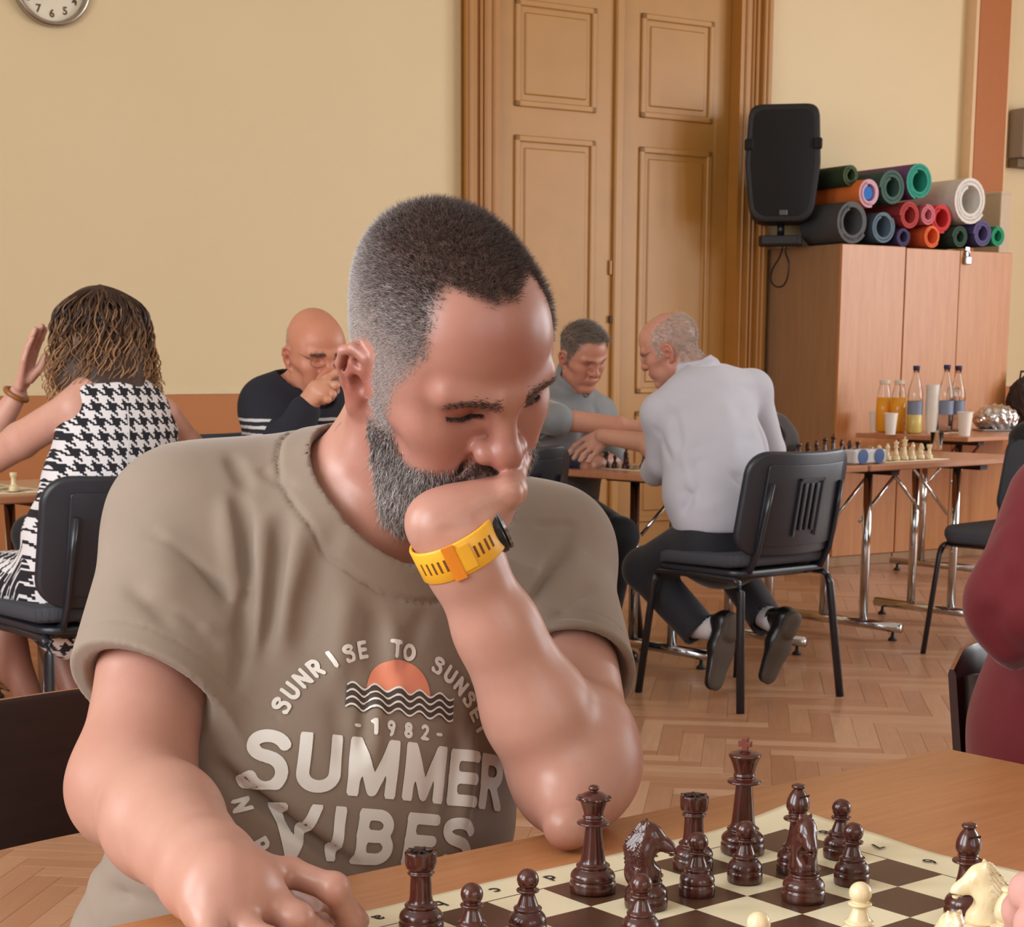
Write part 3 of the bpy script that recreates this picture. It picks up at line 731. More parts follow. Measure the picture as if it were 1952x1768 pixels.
# ------------------------------------------------------------------ the playing table
M_TAB = wood('beech laminate near', (176, 118, 74), (198, 138, 92), .33, (1.2, 16, 4), 0, 7, .04)
BO = np.array([-.072, 1.211, TZ]); SQ = .055
def sq(u, v, z=0): return BO + UD * u * SQ + VD * v * SQ + np.array([0, 0, z])
tc = onz(1805, 1425, TZ)
TL, TW = 1.75, .80
c = tc - UD * TL / 2 + VD * TW / 2
tb = empty('playing_table', (c[0], c[1], 0), UA, 'long beech table carrying the chess board the bearded player leans on', 'table')
mb = MB(); mb.box((0, 0, TZ - .0135), (TL, TW, .025), bev=.0025, seg=2); mb.build('tabletop', M_TAB, tb)
for x in (-TL / 2 + .12, TL / 2 - .12):
    mb = MB(); mb.box((x, 0, (TZ - .026) / 2 + .03), (.05, .06, TZ - .086)); mb.build('leg', M_FRAME, tb)
    mb = MB(); mb.box((x, 0, .02), (.06, .62, .035), bev=.004); mb.build('foot_bar', M_FRAME, tb)
mb = MB(); mb.box((0, 0, TZ - .05), (TL - .3, .05, .04)); mb.build('stretcher', M_FRAME, tb)
# ---- roll-up board: one printed sheet whose far corner curls up
m = bpy.data.materials.new('printed chess vinyl'); t = NT(m); at = t.new('ShaderNodeAttribute'); at.attribute_name = 'sq'
sp_ = t.new('ShaderNodeSeparateXYZ'); t.link(at.outputs['Vector'], sp_.inputs[0]); X, Y = sp_.outputs[0], sp_.outputs[1]
ck_ = t.math('GREATER_THAN', t.math('MODULO', t.math('ADD', t.math('FLOOR', X), t.math('FLOOR', Y)), 2.0), .5)
ins = t.math('MULTIPLY', t.math('MULTIPLY', t.math('GREATER_THAN', X, 0), t.math('LESS_THAN', X, 8)), t.math('MULTIPLY', t.math('GREATER_THAN', Y, 0), t.math('LESS_THAN', Y, 8)))
ins2 = t.math('MULTIPLY', t.math('MULTIPLY', t.math('GREATER_THAN', X, -.03), t.math('LESS_THAN', X, 8.03)), t.math('MULTIPLY', t.math('GREATER_THAN', Y, -.03), t.math('LESS_THAN', Y, 8.03)))
dark = t.math('MAXIMUM', t.math('MULTIPLY', ck_, ins), t.math('SUBTRACT', ins2, ins))
nz = t.noise(t.coord(), 300, 3)
t.link(t.mix(dark, s2l((236, 226, 192)), t.mix(nz, s2l((78, 50, 34)), s2l((88, 58, 40)))), t.b.inputs['Base Color']); t.b.inputs['Roughness'].default_value = .36; t.bump(nz, .1, .0003)
NBD = 96; E0, E1 = -.72, 8.85
def sheet_z(u, v):
    z = .0012 + .0004 * math.sin(u * 1.7) * math.sin(v * 1.3)
    du, dv = max(0, u - 7.0) / 1.85, max(0, .6 - v) / 1.3; z += .010 * (du * dv) ** 1.3
    if u > 8.1: z += .0018 * ((u - 8.1) / .75) ** 2 * (1 + math.sin(v * 2.1))
    return z
bd = empty('chess_board', BO, UA, 'roll-up cream and brown chess board lying on the playing table', 'chess board')
V = []; A = []
for j in range(NBD + 1):
    for i in range(NBD + 1):
        u = E0 + (E1 - E0) * i / NBD; v = E0 + (8.72 - E0) * j / NBD; p = (u * SQ, -v * SQ, sheet_z(u, v)); V.append(p); A.append((u, v, 0))
Fq = [(j * (NBD + 1) + i, (j + 1) * (NBD + 1) + i, (j + 1) * (NBD + 1) + i + 1, j * (NBD + 1) + i + 1) for j in range(NBD) for i in range(NBD)]
so_ = make_mesh('sheet', V, Fq, m, bd, attrs={'sq': A}); md = so_.modifiers.new('thick', 'SOLIDIFY'); md.thickness = .0011; md.offset = -1
for i, ch in enumerate('abcdefgh'):
    for (v, rot) in ((-.33, PI), (8.33, 0)):
        me = text_mesh(ch, .019, .0003); me.materials.append(MINK); o = bpy.data.objects.new('coordinate', me); lk(o, bd); o.location = ((i + .42) * SQ, -v * SQ, sheet_z(i + .5, v) + .0006); o.rotation_euler = (0, 0, rot)
for i in range(8):
    me = text_mesh(str(8 - i), .019, .0003); me.materials.append(MINK); o = bpy.data.objects.new('coordinate', me); lk(o, bd); o.location = (8.36 * SQ, -(i + .5) * SQ, sheet_z(8.36, i + .5) + .0012); o.rotation_euler = (0, 0, PI)
# ---- chess men
M_DK = wood('dark stained chess wood', (56, 21, 15), (80, 32, 22), .26, (6, 6, 1), 0, 40, .02, .4)
M_LT = wood('pale boxwood', (222, 198, 152), (238, 220, 180), .28, (6, 6, 1), 0, 40, .02, .3)
M_FELT = mat('dark felt', (28, 30, 28), .9)
def prof(pts, h): return [(r, z * h) for r, z in pts]
def rnd(pts, n=3):                     # light rounding of a profile
    for _ in range(n - 1):
        q = [pts[0]]
        for a, b in zip(pts[:-1], pts[1:]): q += [(a[0] * .75 + b[0] * .25, a[1] * .75 + b[1] * .25), (a[0] * .25 + b[0] * .75, a[1] * .25 + b[1] * .75)]
        pts = q + [pts[-1]]
    return pts
def base(R, z1): return [(R * .98, 0), (R, .001), (R, .006), (R * .985, .0075), (R * .93, .0085), (R * .985, .010), (R * .95, .0135), (R * .78, .0165), (R * .66, .0178), (R * .74, .0192), (R * .72, .0205), (R * .56, .0215), (R * .50, z1)]
PROF = {
 'pawn': base(.0138, .024) + [(.0052, .0285), (.0047, .0312), (.0078, .0318), (.0083, .0328), (.0078, .0337), (.0056, .0342)] + [(.0079 * math.sin(a), .0405 - .0079 * math.cos(a)) for a in np.linspace(.75, PI, 9)],
 'rook': base(.0162, .0255) + [(.0078, .034), (.0073, .042), (.0095, .0425), (.0098, .0438), (.0085, .0446), (.0085, .046), (.0104, .0468), (.0113, .050), (.0115, .058), (.0112, .0592), (.0078, .0592), (.0076, .0545), (0, .0545)],
 'bishop': base(.0155, .0255) + [(.0062, .034), (.0056, .0405), (.0108, .0412), (.0113, .0424), (.0106, .0432), (.0068, .0445), (.0066, .0458), (.0078, .0466), (.0066, .0474), (.0086, .0495), (.0094, .0530), (.0086, .0575), (.0066, .0622), (.0044, .0655), (.0036, .0664), (.0054, .0674), (.0056, .0690), (.0044, .0702), (0, .0708)],
 'queen': base(.0178, .028) + [(.0072, .040), (.0062, .0500), (.0060, .0515), (.0125, .0522), (.0130, .0535), (.0122, .0544), (.0078, .0560), (.0076, .0572), (.0088, .0580), (.0074, .0590), (.0076, .0615), (.0100, .0690), (.0120, .0722), (.0112, .0742), (.0080, .0762), (.0048, .0775), (.0026, .0780), (.0040, .0792), (.0043, .0806), (.0034, .0822), (0, .0830)],
 'king': base(.0182, .030) + [(.0078, .045), (.0068, .0560), (.0066, .0575), (.0135, .0583), (.0141, .0597), (.0132, .0608), (.0084, .0624), (.0082, .0638), (.0095, .0648), (.0082, .0660), (.0086, .0690), (.0112, .0775), (.0136, .0812), (.0130, .0828), (.0100, .0842), (.0060, .0852), (.0042, .0858), (0, .0862)],
 'knight': base(.0162, .0222) + [(.0125, .0235), (.0125, .0245), (0, .0245)]}
def knight_head():
    s = Shape(); fl = ((0, 1, 0), .8)
    s.cap((-.002, 0, .026), (-.0035, 0, .042), .0120, .0112, .006, flat=fl).cap((-.0035, 0, .042), (.001, 0, .054), .0110, .0088, .006, flat=fl)
    s.cap((.003, 0, .0545), (.0150, 0, .0455), .0078, .0052, .005, flat=fl).cap((.0135, 0, .0455), (.0172, 0, .0432), .0054, .0047, .003, flat=fl)
    s.cap((-.0075, 0, .030), (-.0095, 0, .046), .0062, .0052, .004, flat=((0, 1, 0), .55)).cap((-.0095, 0, .046), (-.003, 0, .0615), .0052, .0034, .004, flat=((0, 1, 0), .55))
    for y in (-1, 1): s.cap((-.001, y * .0035, .060), (-.0005, y * .0042, .0655), .0028, .0010, .002); s.ell((.007, y * .0052, .0535), (.0022, .0016, .0018), k=.002)
    s.ell((.0105, 0, .0360), (.0058, .012, .0062), k=.003, op='d'); s.ell((.0185, 0, .0418), (.004, .01, .0009), k=.001, op='d'); s.cap((-.004, 0, .0245), (-.001, 0, .0255), .0118, .0105, .004, flat=fl)
    def gr(P): return .0005 * np.sin((P[:, 2] * .8 - P[:, 0] * 1.0) * 2300) * (P[:, 0] < -.0035) * (P[:, 2] > .030)
    s.bump(gr, (0, 0, .045), .05); return s.mesh(.0013)
KNH = knight_head(); CM = {}
def chessman(kind, dark, pos, rz, label, group, n=28, scale=1.0):
    nm = 'chess_' + kind; key = (kind, dark, n)
    if key not in CM:
        M_ = M_DK if dark else M_LT; t = empty(nm)
        MB().lathe(rnd(PROF[kind], 2 if n > 16 else 1), n).build('turned_body', M_, t, True, angle=65)
        if kind == 'king':
            mb = MB(); mb.prism([(-.0026, 0), (.0026, 0), (.0022, .0035), (.0052, .0030), (.0055, .0075), (.0022, .0070), (.0030, .0108), (-.0030, .0108), (-.0022, .0070), (-.0055, .0075), (-.0052, .0030), (-.0022, .0035)], .005, T((0, .0025, .0858)) @ Matrix.Rotation(PI / 2, 4, 'X'), .0004)
            mb.build('cross', wood('worn dark wood', (104, 46, 32), (122, 58, 40), .35) if dark else M_, t)
        if kind == 'knight': make_mesh('horse_head', KNH[0], KNH[1], M_, t)
        if kind == 'rook' and n > 16:
            for a in (0, PI / 3, 2 * PI / 3):
                mb = MB(); mb.box((0, 0, .0584), (.0233, .0016, .0019), rz=a); mb.build('notch', mat('dark cut', (26, 12, 9) if dark else (150, 120, 80), .6), t)
        if kind == 'queen' and n > 16:
            for a in range(8):
                x, y = .0116 * math.cos(a * PI / 4), .0116 * math.sin(a * PI / 4); mb = MB(); mb.lathe([(0, -.0015), (.0028, 0), (.002, .0014), (0, .002)], 8, T((x, y, .0722))); mb.build('coronet_point', M_, t, True)
        if kind == 'bishop' and n > 16:
            mb = MB(); mb.box((.0048, 0, .0592), (.0009, .0100, .0078), rot=Matrix.Rotation(.75, 3, 'Y')); mb.build('mitre_cut', mat('dark cut', (26, 12, 9), .6), t)
        MB().lathe([(.0132 if kind == 'pawn' else .0155, -.0006), (.0132 if kind == 'pawn' else .0155, .0006)], 20).build('felt', M_FELT, t)
        CM[key] = t; o = t
    else: o = copy_tree(CM[key])
    o.location = [float(x) for x in pos]; o.rotation_euler = (0, 0, rz); o.scale = (scale,) * 3
    return tag(o, label, 'chess piece', group)
G1 = 'chess men on the playing board'
for kind, dk, u, v, rz, lab in (
    ('rook', 1, .5, .5, .3, 'dark wooden rook on the corner square beside the resting hand'), ('pawn', 1, .55, 1.5, 0, 'dark wooden pawn in front of the corner rook'),
    ('pawn', 1, 1.5, 1.45, 0, 'dark wooden pawn between the corner rook and the queen'), ('queen', 1, 3.48, .5, .2, 'dark wooden queen with a coronet, on the edge beside the elbow'),
    ('knight', 1, 3.55, 1.5, UA - .75, 'dark wooden knight beside the queen'), ('pawn', 1, 2.5, 2.5, 0, 'dark wooden pawn in front of the knight beside the queen'),
    ('rook', 1, 5.4, .55, .5, 'dark wooden rook between the queen and the king'), ('pawn', 1, 4.5, 1.52, 0, 'dark wooden pawn in front of the rook beside the king'),
    ('king', 1, 6.58, .42, .25 - UA, 'dark wooden king with a worn cross, tallest of the chess men'), ('pawn', 1, 5.48, 1.5, 0, 'dark wooden pawn in front of the king'),
    ('bishop', 1, 6.47, 1.58, -1.0, 'dark wooden bishop half hidden behind a knight'), ('knight', 1, 5.47, 2.6, UA - 2.15, 'dark wooden knight in front of a bishop, amid the pawns'),
    ('pawn', 1, 7.53, 1.5, 0, 'dark wooden pawn on the edge of the board by the coordinate seven'), ('pawn', 1, 6.6, 2.5, 0, 'dark wooden pawn between the knight and the edge pawn'),
    ('bishop', 1, 6.57, 4.45, -1.2, 'dark wooden bishop standing alone among the pale pieces'), ('pawn', 0, 4.4, 4.45, 0, 'pale boxwood pawn facing the dark knight'),
    ('pawn', 0, 2.5, 4.5, 0, 'pale boxwood pawn with only its ball head showing, across from the dark queen'), ('knight', 0, 5.45, 5.5, UA + 2.35, 'pale boxwood knight in front of the dark bishop'),
    ('bishop', 0, 4.55, 6.5, 0, 'pale boxwood bishop beside the fingers of the opponent'), ('knight', 0, 3.5, 6.5, UA + 1.2, 'pale boxwood knight of which only the ears show')):
    chessman(kind, dk, sq(u, v, .0022), rz, lab, G1)
# ---- boards and men on the other tables
def far_board(c, label):
    t = empty('chess_board', c, UA, label, 'chess board'); n = 8; s_ = .055; V = []; A = []
    for j in range(n + 2):
        for i in range(n + 2): V.append(((i - (n + 1) / 2) * s_ * 1.02, ((n + 1) / 2 - j) * s_ * 1.02, .002)); A.append(((i - .5) * 1.0, (j - .5) * 1.0, 0))
    Fq = [(j * (n + 2) + i, (j + 1) * (n + 2) + i, (j + 1) * (n + 2) + i + 1, j * (n + 2) + i + 1) for j in range(n + 1) for i in range(n + 1)]
    o = make_mesh('sheet', V, Fq, MATS_CHESS, t, attrs={'sq': A}); md = o.modifiers.new('thick', 'SOLIDIFY'); md.thickness = .0018; md.offset = -1; return t
MATS_CHESS = m
cA = NA + UD * .40 - VD * .34 + np.array([0, 0, TZ]); far_board(cA, 'roll-up chess board between the players in white and grey shirts')
c2b = NA + UD * 1.52 - VD * .34 + np.array([0, 0, TZ]); far_board(c2b, 'roll-up chess board on the table beside the snack table')
cB = NB + UD * (-.10) - VD * .33 + np.array([0, 0, TZ]); far_board(cB, 'roll-up chess board in front of the woman')
def far_men(c, lst, where, grp):
    for e in lst:
        kind, dk, u, v = e[:4]; p = c + UD * (u - 4) * SQ + VD * (v - 4) * SQ + np.array([0, 0, .0035])
        nm = ('dark wooden ' if dk else 'pale wooden ') + kind + (' ' + e[4] if len(e) > 4 else '')
        chessman(kind, dk, p, UA + (1.2 if dk else -1.9), nm + ' on ' + where, grp, n=12)
HALF = ['past the queen side knight', 'past the queen side bishop', 'beside the queen', 'beside the king', 'beside the queen', 'beside the king', 'past the king side bishop', 'past the king side knight']
random.seed(3)
far_men(cA, [('rook', 0, .5, 7.5, 'in the corner'), ('king', 0, 5.5, 7.5), ('queen', 0, 3.5, 6.4), ('bishop', 0, 1.5, 5.5), ('knight', 0, 2.5, 5.4), ('pawn', 0, .5, 6.5, 'before the corner rook'), ('pawn', 0, 1.5, 6.4, 'next to another pawn'), ('pawn', 0, 4.5, 4.5, 'alone at the centre'), ('rook', 0, 4.5, 7.5, 'beside the king'),
             ('rook', 1, .5, .6), ('king', 1, 4.5, .6), ('queen', 1, 1.4, 3.5), ('bishop', 1, 1.5, 1.6, 'beside a pawn'), ('knight', 1, .6, 2.5), ('pawn', 1, .5, 1.5, 'before the corner rook'), ('pawn', 1, 2.4, 2.5, 'before a bishop'), ('pawn', 1, 3.5, 1.5, 'diagonally before the king'), ('bishop', 1, 2.6, 3.6, 'beside the queen'), ('pawn', 1, 5.5, 1.5, 'alone past the king')],
        'the grey-shirted player board', 'chess men between the white and grey shirts')
far_men(c2b, [(k, 1, i + .5, .5, HALF[i]) for i, k in enumerate(('rook', 'knight', 'bishop', 'queen', 'king', 'bishop', 'knight', 'rook'))] + [('pawn', 1, .5, 1.5, 'before the rook'), ('pawn', 1, 1.5, 1.5, 'before the knight'), ('pawn', 1, 3.5, 2.5, 'advanced before the queen')] +
        [(k, 0, i + .5, 7.5, HALF[i]) for i, k in enumerate(('rook', 'knight', 'bishop', 'queen', 'king', 'bishop', 'knight', 'rook'))] + [('pawn', 0, 5.5, 6.5, 'before a bishop'), ('pawn', 0, 6.5, 6.5, 'before a knight')], 'the board beside the snack table', 'chess men beside the snack table')
far_men(cB, [('rook', 0, 2.5, 7.5, 'beside the queen'), ('king', 0, 4.5, 7.5), ('queen', 0, 3.5, 7.4), ('bishop', 0, 1.5, 7.4), ('pawn', 0, 2.5, 6.5, 'before a rook'), ('pawn', 0, 3.5, 5.5, 'advanced at the centre'), ('pawn', 0, 5.5, 6.5, 'before a knight'), ('knight', 0, 5.5, 5.5), ('rook', 0, 6.5, 7.5, 'past the king'),
             ('king', 1, 4.5, .5), ('queen', 1, 3.5, 2.5), ('pawn', 1, 2.5, 1.5), ('rook', 1, 6.5, .6), ('bishop', 1, 5.5, 2.5)], 'the board in front of the woman', 'chess men in front of the woman')

# ------------------------------------------------------------------ people: shared head builder
def frame(yaw, pitch, roll):
    """columns: subject's right, forward, up; yaw 0 faces the camera, positive turns towards picture right"""
    def rx(a): c, s = math.cos(a), math.sin(a); return np.array([[1, 0, 0], [0, c, -s], [0, s, c]])
    def ry(a): c, s = math.cos(a), math.sin(a); return np.array([[c, 0, s], [0, 1, 0], [-s, 0, c]])
    def rz(a): c, s = math.cos(a), math.sin(a); return np.array([[c, -s, 0], [s, c, 0], [0, 0, 1]])
    B = np.array([[1, 0, 0], [0, -1, 0], [0, 0, 1.]])
    return rz(yaw) @ B @ rx(-pitch) @ ry(roll) @ np.diag([-1, 1, 1.])
class Head:
    def __init__(s, O, M, sc=1.0): s.O = np.asarray(O, float); s.M = M; s.s = sc
    def w(s, x, y, z): return s.O + s.M @ (np.array([x, y, z]) * s.s)
    def loc(s, P): return ((P - s.O) @ s.M) / s.s
    def build(s, S, ears=True, jaw=1.0, nose=1.0, lids=True, fine=True):
        w, M, k_ = s.w, s.M, s.s
        def E(c, r, k, op='u', R=None): S.ell(w(*c), np.array(r) * k_, M if R is None else M @ R, k * k_, op)
        def C(a, b, ra, rb, k, op='u'): S.cap(w(*a), w(*b), ra * k_, rb * k_, k * k_, op)
        E((0, -.012, .054), (.0765, .0985, .088), .02)
        E((0, .040, .062), (.063, .056, .060), .03)                       # forehead
        E((0, .036, -.008), (.060, .056, .076), .03)                      # face
        for x in (-1, 1):
            E((x * .058, .012, .025), (.017, .05, .045), .025)            # temples
            C((x * .053, .008, -.050), (x * .020, .080, -.084), .017 * jaw, .016 * jaw, .03)   # jaw line
            E((x * .046, .066, -.002), (.020, .020, .017), .022)          # cheek bone
            C((x * .054, .056, .0), (x * .069, .012, .002), .010, .008, .018)
            E((x * .036, .072, -.036), (.022, .022, .028), .025)          # cheek
        E((0, .084, -.086), (.024, .019, .020), .022)                     # chin
        C((-.047, .079, .0445), (-.010, .0975, .0425), .0105, .0112, .014); C((.047, .079, .0445), (.010, .0975, .0425), .0105, .0112, .014)   # brow ridge
        E((0, .087, -.040), (.030, .021, .022), .02)                      # muzzle of the mouth
        for x in (-1, 1):
            E((x * .033, .1010, .0262), (.0205, .0178, .0125), .009, 'd')  # eye socket
            E((x * .0325, .0735, .0290), (.0150, .0138, .0120), .005)     # closed-down lid over the ball
        C((0, .0965, .036), (0, .1110 * nose, .0), .0086, .0118, .012)             # nose
        E((0, .1150 * nose, -.0092), (.0142, .0132, .0130), .010)
        for x in (-1, 1): E((x * .0165, .1035, -.0085), (.0095, .0125, .0100), .006)
        for x in (-1, 1): E((x * .0080, .1060, -.0225), (.0042, .0060, .0030), .003, 'd')   # nostrils
        E((0, .1035, -.0400), (.0245, .0080, .0058), .006); E((0, .1000, -.0520), (.0210, .0085, .0066), .006)  # lips
        if fine:
            for x in (-1, 1):
                C((x * .021, .101, -.012), (x * .036, .091, -.040), .0018, .0025, .006, 'd')   # fold beside the nose
                C((x * .018, .0865, .0195), (x * .047, .0755, .0215), .0012, .0012, .003, 'd')  # crease under the lid
                C((x * .019, .0900, .0345), (x * .046, .0785, .0365), .0012, .0012, .004, 'd')   # crease above the lid
        if ears:
            for x in (-1, 1):
                pts = [(.0715, .010, .008), (.0755, .012, .022), (.0815, .002, .033), (.0865, -.013, .034), (.0895, -.024, .024), (.0890, -.027, .008), (.0845, -.022, -.010), (.0780, -.010, -.027), (.0735, -.001, -.032)]
                r = [.0035, .0042, .0045, .0046, .0046, .0043, .0042, .0062, .0050]
                for i in range(len(pts) - 1):
                    a, b = pts[i], pts[i + 1]; C((x * a[0], a[1], a[2]), (x * b[0], b[1], b[2]), r[i], r[i + 1], .003)
                an = [(.0800, -.004, .026), (.0835, -.014, .019), (.0840, -.017, .004), (.0805, -.013, -.010), (.0770, -.006, -.018)]
                for i in range(4): C((x * an[i][0], an[i][1], an[i][2]), (x * an[i + 1][0], an[i + 1][1], an[i + 1][2]), .0042, .0040, .004)
                C((x * .0745, -.008, .024), (x * .0735, -.012, -.018), .0075, .0065, .008); E((x * .0790, -.012, .016), (.0070, .0160, .0220), .006)      # back plate
                C((x * .0735, .006, .0), (x * .0755, .002, -.008), .0046, .0042, .004)         # tragus
                E((x * .0830, -.005, -.001), (.0072, .0072, .0105), .004, 'd')              # concha
                C((x * .0868, -.019, .022), (x * .0868, -.0225, .004), .0020, .0020, .003, 'd')
                E((x * .0850, -.006, .0225), (.0035, .0055, .0035), .003, 'd')
        return S
def in_poly(y, z, poly):
    c = np.zeros(len(y), bool); n = len(poly)
    for i in range(n):
        y0, z0 = poly[i]; y1, z1 = poly[(i + 1) % n]; t = ((z0 > z) != (z1 > z)) & (y < (y1 - y0) * (z - z0) / (z1 - z0 + 1e-12) + y0); c ^= t
    return c
def soft(L, fn, r=.004):           # mask softened by sampling around each point
    a = 0
    for d in ((0, 0, 0), (0, r, 0), (0, -r, 0), (0, 0, r), (0, 0, -r), (0, .7 * r, .7 * r), (0, -.7 * r, .7 * r), (0, .7 * r, -.7 * r), (0, -.7 * r, -.7 * r)): a = a + fn(L + np.array(d)).astype(float)
    return a / 9
def strands(name, Pt, Nr, length, radius, lean, cols, m, parent, seg=2, jit=.35, curl=0.0, rng=None):
    """short hairs as thin three-sided spikes; lean: direction the hairs lie along"""
    rng = rng or np.random.default_rng(5); n = len(Pt); d = Nr + lean + rng.normal(0, jit, (n, 3)); d /= _n(d)[:, None]
    a = np.cross(d, rng.normal(size=(n, 3))); a /= _n(a)[:, None]; b = np.cross(d, a); rows = []
    d2 = d + lean * .6 + rng.normal(0, jit * .6 + curl, (n, 3)); d2 /= _n(d2)[:, None]
    for k in range(seg + 1):
        f = k / seg; c = Pt + d * (length * min(f, .5))[:, None] + d2 * (length * max(0, f - .5))[:, None] - Nr * .0006
        r = (radius * (1 - f * .8))[:, None]
        if k < seg: rows.append(np.stack([c + r * (a * math.cos(q) + b * math.sin(q)) for q in (0, 2.094, 4.189)], 1))
        else: rows.append(c[:, None])
    V = np.concatenate(rows, 1); per = V.shape[1]; base = np.arange(n)[:, None] * per; F = []
    for k in range(seg - 1):
        for q in range(3): i, j = k * 3 + q, k * 3 + (q + 1) % 3; F.append(np.stack([base[:, 0] + i, base[:, 0] + j, base[:, 0] + j + 3, base[:, 0] + i + 3], 1))
    tip = 3 * seg; T3 = []
    for q in range(3): i, j = (seg - 1) * 3 + q, (seg - 1) * 3 + (q + 1) % 3; T3.append(np.stack([base[:, 0] + i, base[:, 0] + j, base[:, 0] + tip], 1))
    V = V.reshape(-1, 3); cols = np.repeat(cols, per, 0)
    me = bpy.data.meshes.new(name); quads = np.concatenate(F) if F else np.zeros((0, 4), int); tris = np.concatenate(T3)
    me.vertices.add(len(V)); me.vertices.foreach_set('co', V.astype(np.float32).ravel()); nl = quads.size + tris.size; me.loops.add(nl)
    me.loops.foreach_set('vertex_index', np.concatenate([quads.ravel(), tris.ravel()]).astype(np.int32)); me.polygons.add(len(quads) + len(tris))
    me.polygons.foreach_set('loop_start', np.concatenate([np.arange(len(quads)) * 4, quads.size + np.arange(len(tris)) * 3]).astype(np.int32)); me.polygons.foreach_set('use_smooth', [True] * (len(quads) + len(tris)))
    me.update(calc_edges=True)
    at = me.color_attributes.new('Col', 'FLOAT_COLOR', 'POINT'); at.data.foreach_set('color', np.c_[cols, np.ones(len(V))].astype(np.float32).ravel())
    me.materials.append(m); o = bpy.data.objects.new(name, me); lk(o, parent); o['kind'] = 'stuff'; return o
def scatter(V, F, w, n, rng):
    """n random surface points, weighted by a per-vertex mask"""
    a, b, c, d = (V[F[:, i]] for i in range(4)); ar = _n(np.cross(c - a, d - b)) * .5; wf = w[F].mean(1); p = ar * wf; p = p / p.sum()
    i = rng.choice(len(F), n, p=p); u = rng.random((n, 1)); v = rng.random((n, 1)); q = (a[i] * (1 - u) + b[i] * u) * (1 - v) + (d[i] * (1 - u) + c[i] * u) * v
    return q, i
def lerp(a, b, t): return np.asarray(a)[None] * (1 - t[:, None]) + np.asarray(b)[None] * t[:, None]
M_SKIN = m_vcol('skin', .42, .12, .12, 420, .0005, .45)
M_HAIR = m_vcol('hair', .45, 0, 0, spec=.4)
C_ = lambda *c: np.array(s2l(c))
def hand(S, wrist, mcp, up, fr, tips, thumb, palm_r=.0135, k=.006):
    """mcp: 4 knuckles; tips: per finger list of joints after the knuckle; thumb: joints from its root"""
    wrist = np.asarray(wrist, float)
    for i, m_ in enumerate(mcp):
        m_ = np.asarray(m_, float); st = wrist + (m_ - np.mean(mcp, 0)) * .55
        S.cap(st, m_, palm_r * 1.08, fr[i] * 1.12, .012)
    for i, js in enumerate(tips):
        pts = [np.asarray(mcp[i], float)] + [np.asarray(j, float) for j in js]; r = fr[i]
        rs = [r * 1.06, r * 1.0, r * .92, r * .80][:len(pts)]
        for q in range(len(pts) - 1): S.cap(pts[q], pts[q + 1], rs[q], rs[q + 1], k if q else .004, flat=None)
        for q in range(1, len(pts) - 1): S.ell(pts[q], np.array([1, 1, 1]) * rs[q] * 1.08, k=.004)
    tp = [np.asarray(j, float) for j in thumb]; rs = [.016, .0125, .0105, .0085][:len(tp)]
    for q in range(len(tp) - 1): S.cap(tp[q], tp[q + 1], rs[q], rs[q + 1], .012 if q == 0 else .004)
    return S

# ------------------------------------------------------------------ the bearded player
RNG = np.random.default_rng(11)
man = empty('person', (-.16, 1.66, 0), 0, 'bearded person in a taupe printed T-shirt leaning the chin on a fist', 'person')
def rel(V): return np.asarray(V) - np.array([-.16, 1.66, 0])
HM = frame(.6584, .625, -.2398); HD = Head((-.0225, 1.5457, 1.1414), HM, .974)
S_R, S_L = P(356, 1005, 1.61), P(1040, 1055, 1.775)
E_R, E_L = P(250, 1500, 1.40), P(1086, 1480, 1.50)
W_R, W_L = P(430, 1700, 1.15), P(884, 1072, 1.455)
BACKC = P(640, 815, 1.68)
body = Shape()
# trunk, kept inside the shirt
hip, belly, chest, shl = np.array([-.20, 1.64, .60]), np.array([-.135, 1.605, .77]), np.array([-.085, 1.655, .92]), (S_R + S_L) / 2 + np.array([0, 0, .0])
body.loft([(hip, .165, .115), (belly, .145, .110), (chest, .165, .100), (shl, .150, .070)], UD, .05)
nb = np.array([-.078, 1.615, 1.03])
body.cap(shl + np.array([0, 0, .01]), nb, .075, .062, .04); body.cap(nb, HD.w(0, -.022, -.03), .062, .058, .03)
body.cap(nb + VD * .02, HD.w(0, .03, -.075), .050, .036, .04)
for a, b in ((S_R, shl), (S_L, shl)): body.cap(a, a * .5 + b * .5 + np.array([0, 0, .01]), .050, .062, .05)
# thighs and shins below the table
for s_ in (-1, 1):
    h_ = hip + UD * s_ * .09 + np.array([0, 0, -.07]); kn = h_ + VD * .40 + UD * s_ * .06 + np.array([0, 0, -.01]); an = kn + VD * (-.04) + np.array([0, 0, -.43])
    body.cap(h_, kn, .070, .052, .04); body.cap(kn, an, .050, .034, .03); body.cap(an + np.array([0, 0, -.015]), an + VD * .16 + np.array([0, 0, -.035]), .032, .026, .02)
# resting arm (his right)
body.cap(S_R, E_R, .053, .046, .03); body.chain([E_R, E_R * .62 + W_R * .38, W_R * .85 + E_R * .15, W_R], [.046, .045, .034, .030], .03)
body.ell(E_R + np.array([-.012, .02, -.012]), (.030, .032, .032), k=.03)
body.ell(S_R * .45 + E_R * .55 + np.array([.008, -.004, .0]), (.041, .041, .07), k=.03)
# supporting arm (his left), elbow on the table
body.cap(S_L, E_L + np.array([.010, .01, .01]), .054, .047, .03)
body.chain([E_L, E_L * .68 + W_L * .32, E_L * .3 + W_L * .7, W_L], [.048, .0455, .0345, .0292], .03)
elb = onz(1082, 1574, TZ + .022); body.cap(E_L, elb, .042, .021, .03)
body.ell(P(1128, 1420, 1.515), (.034, .034, .045), k=.03)
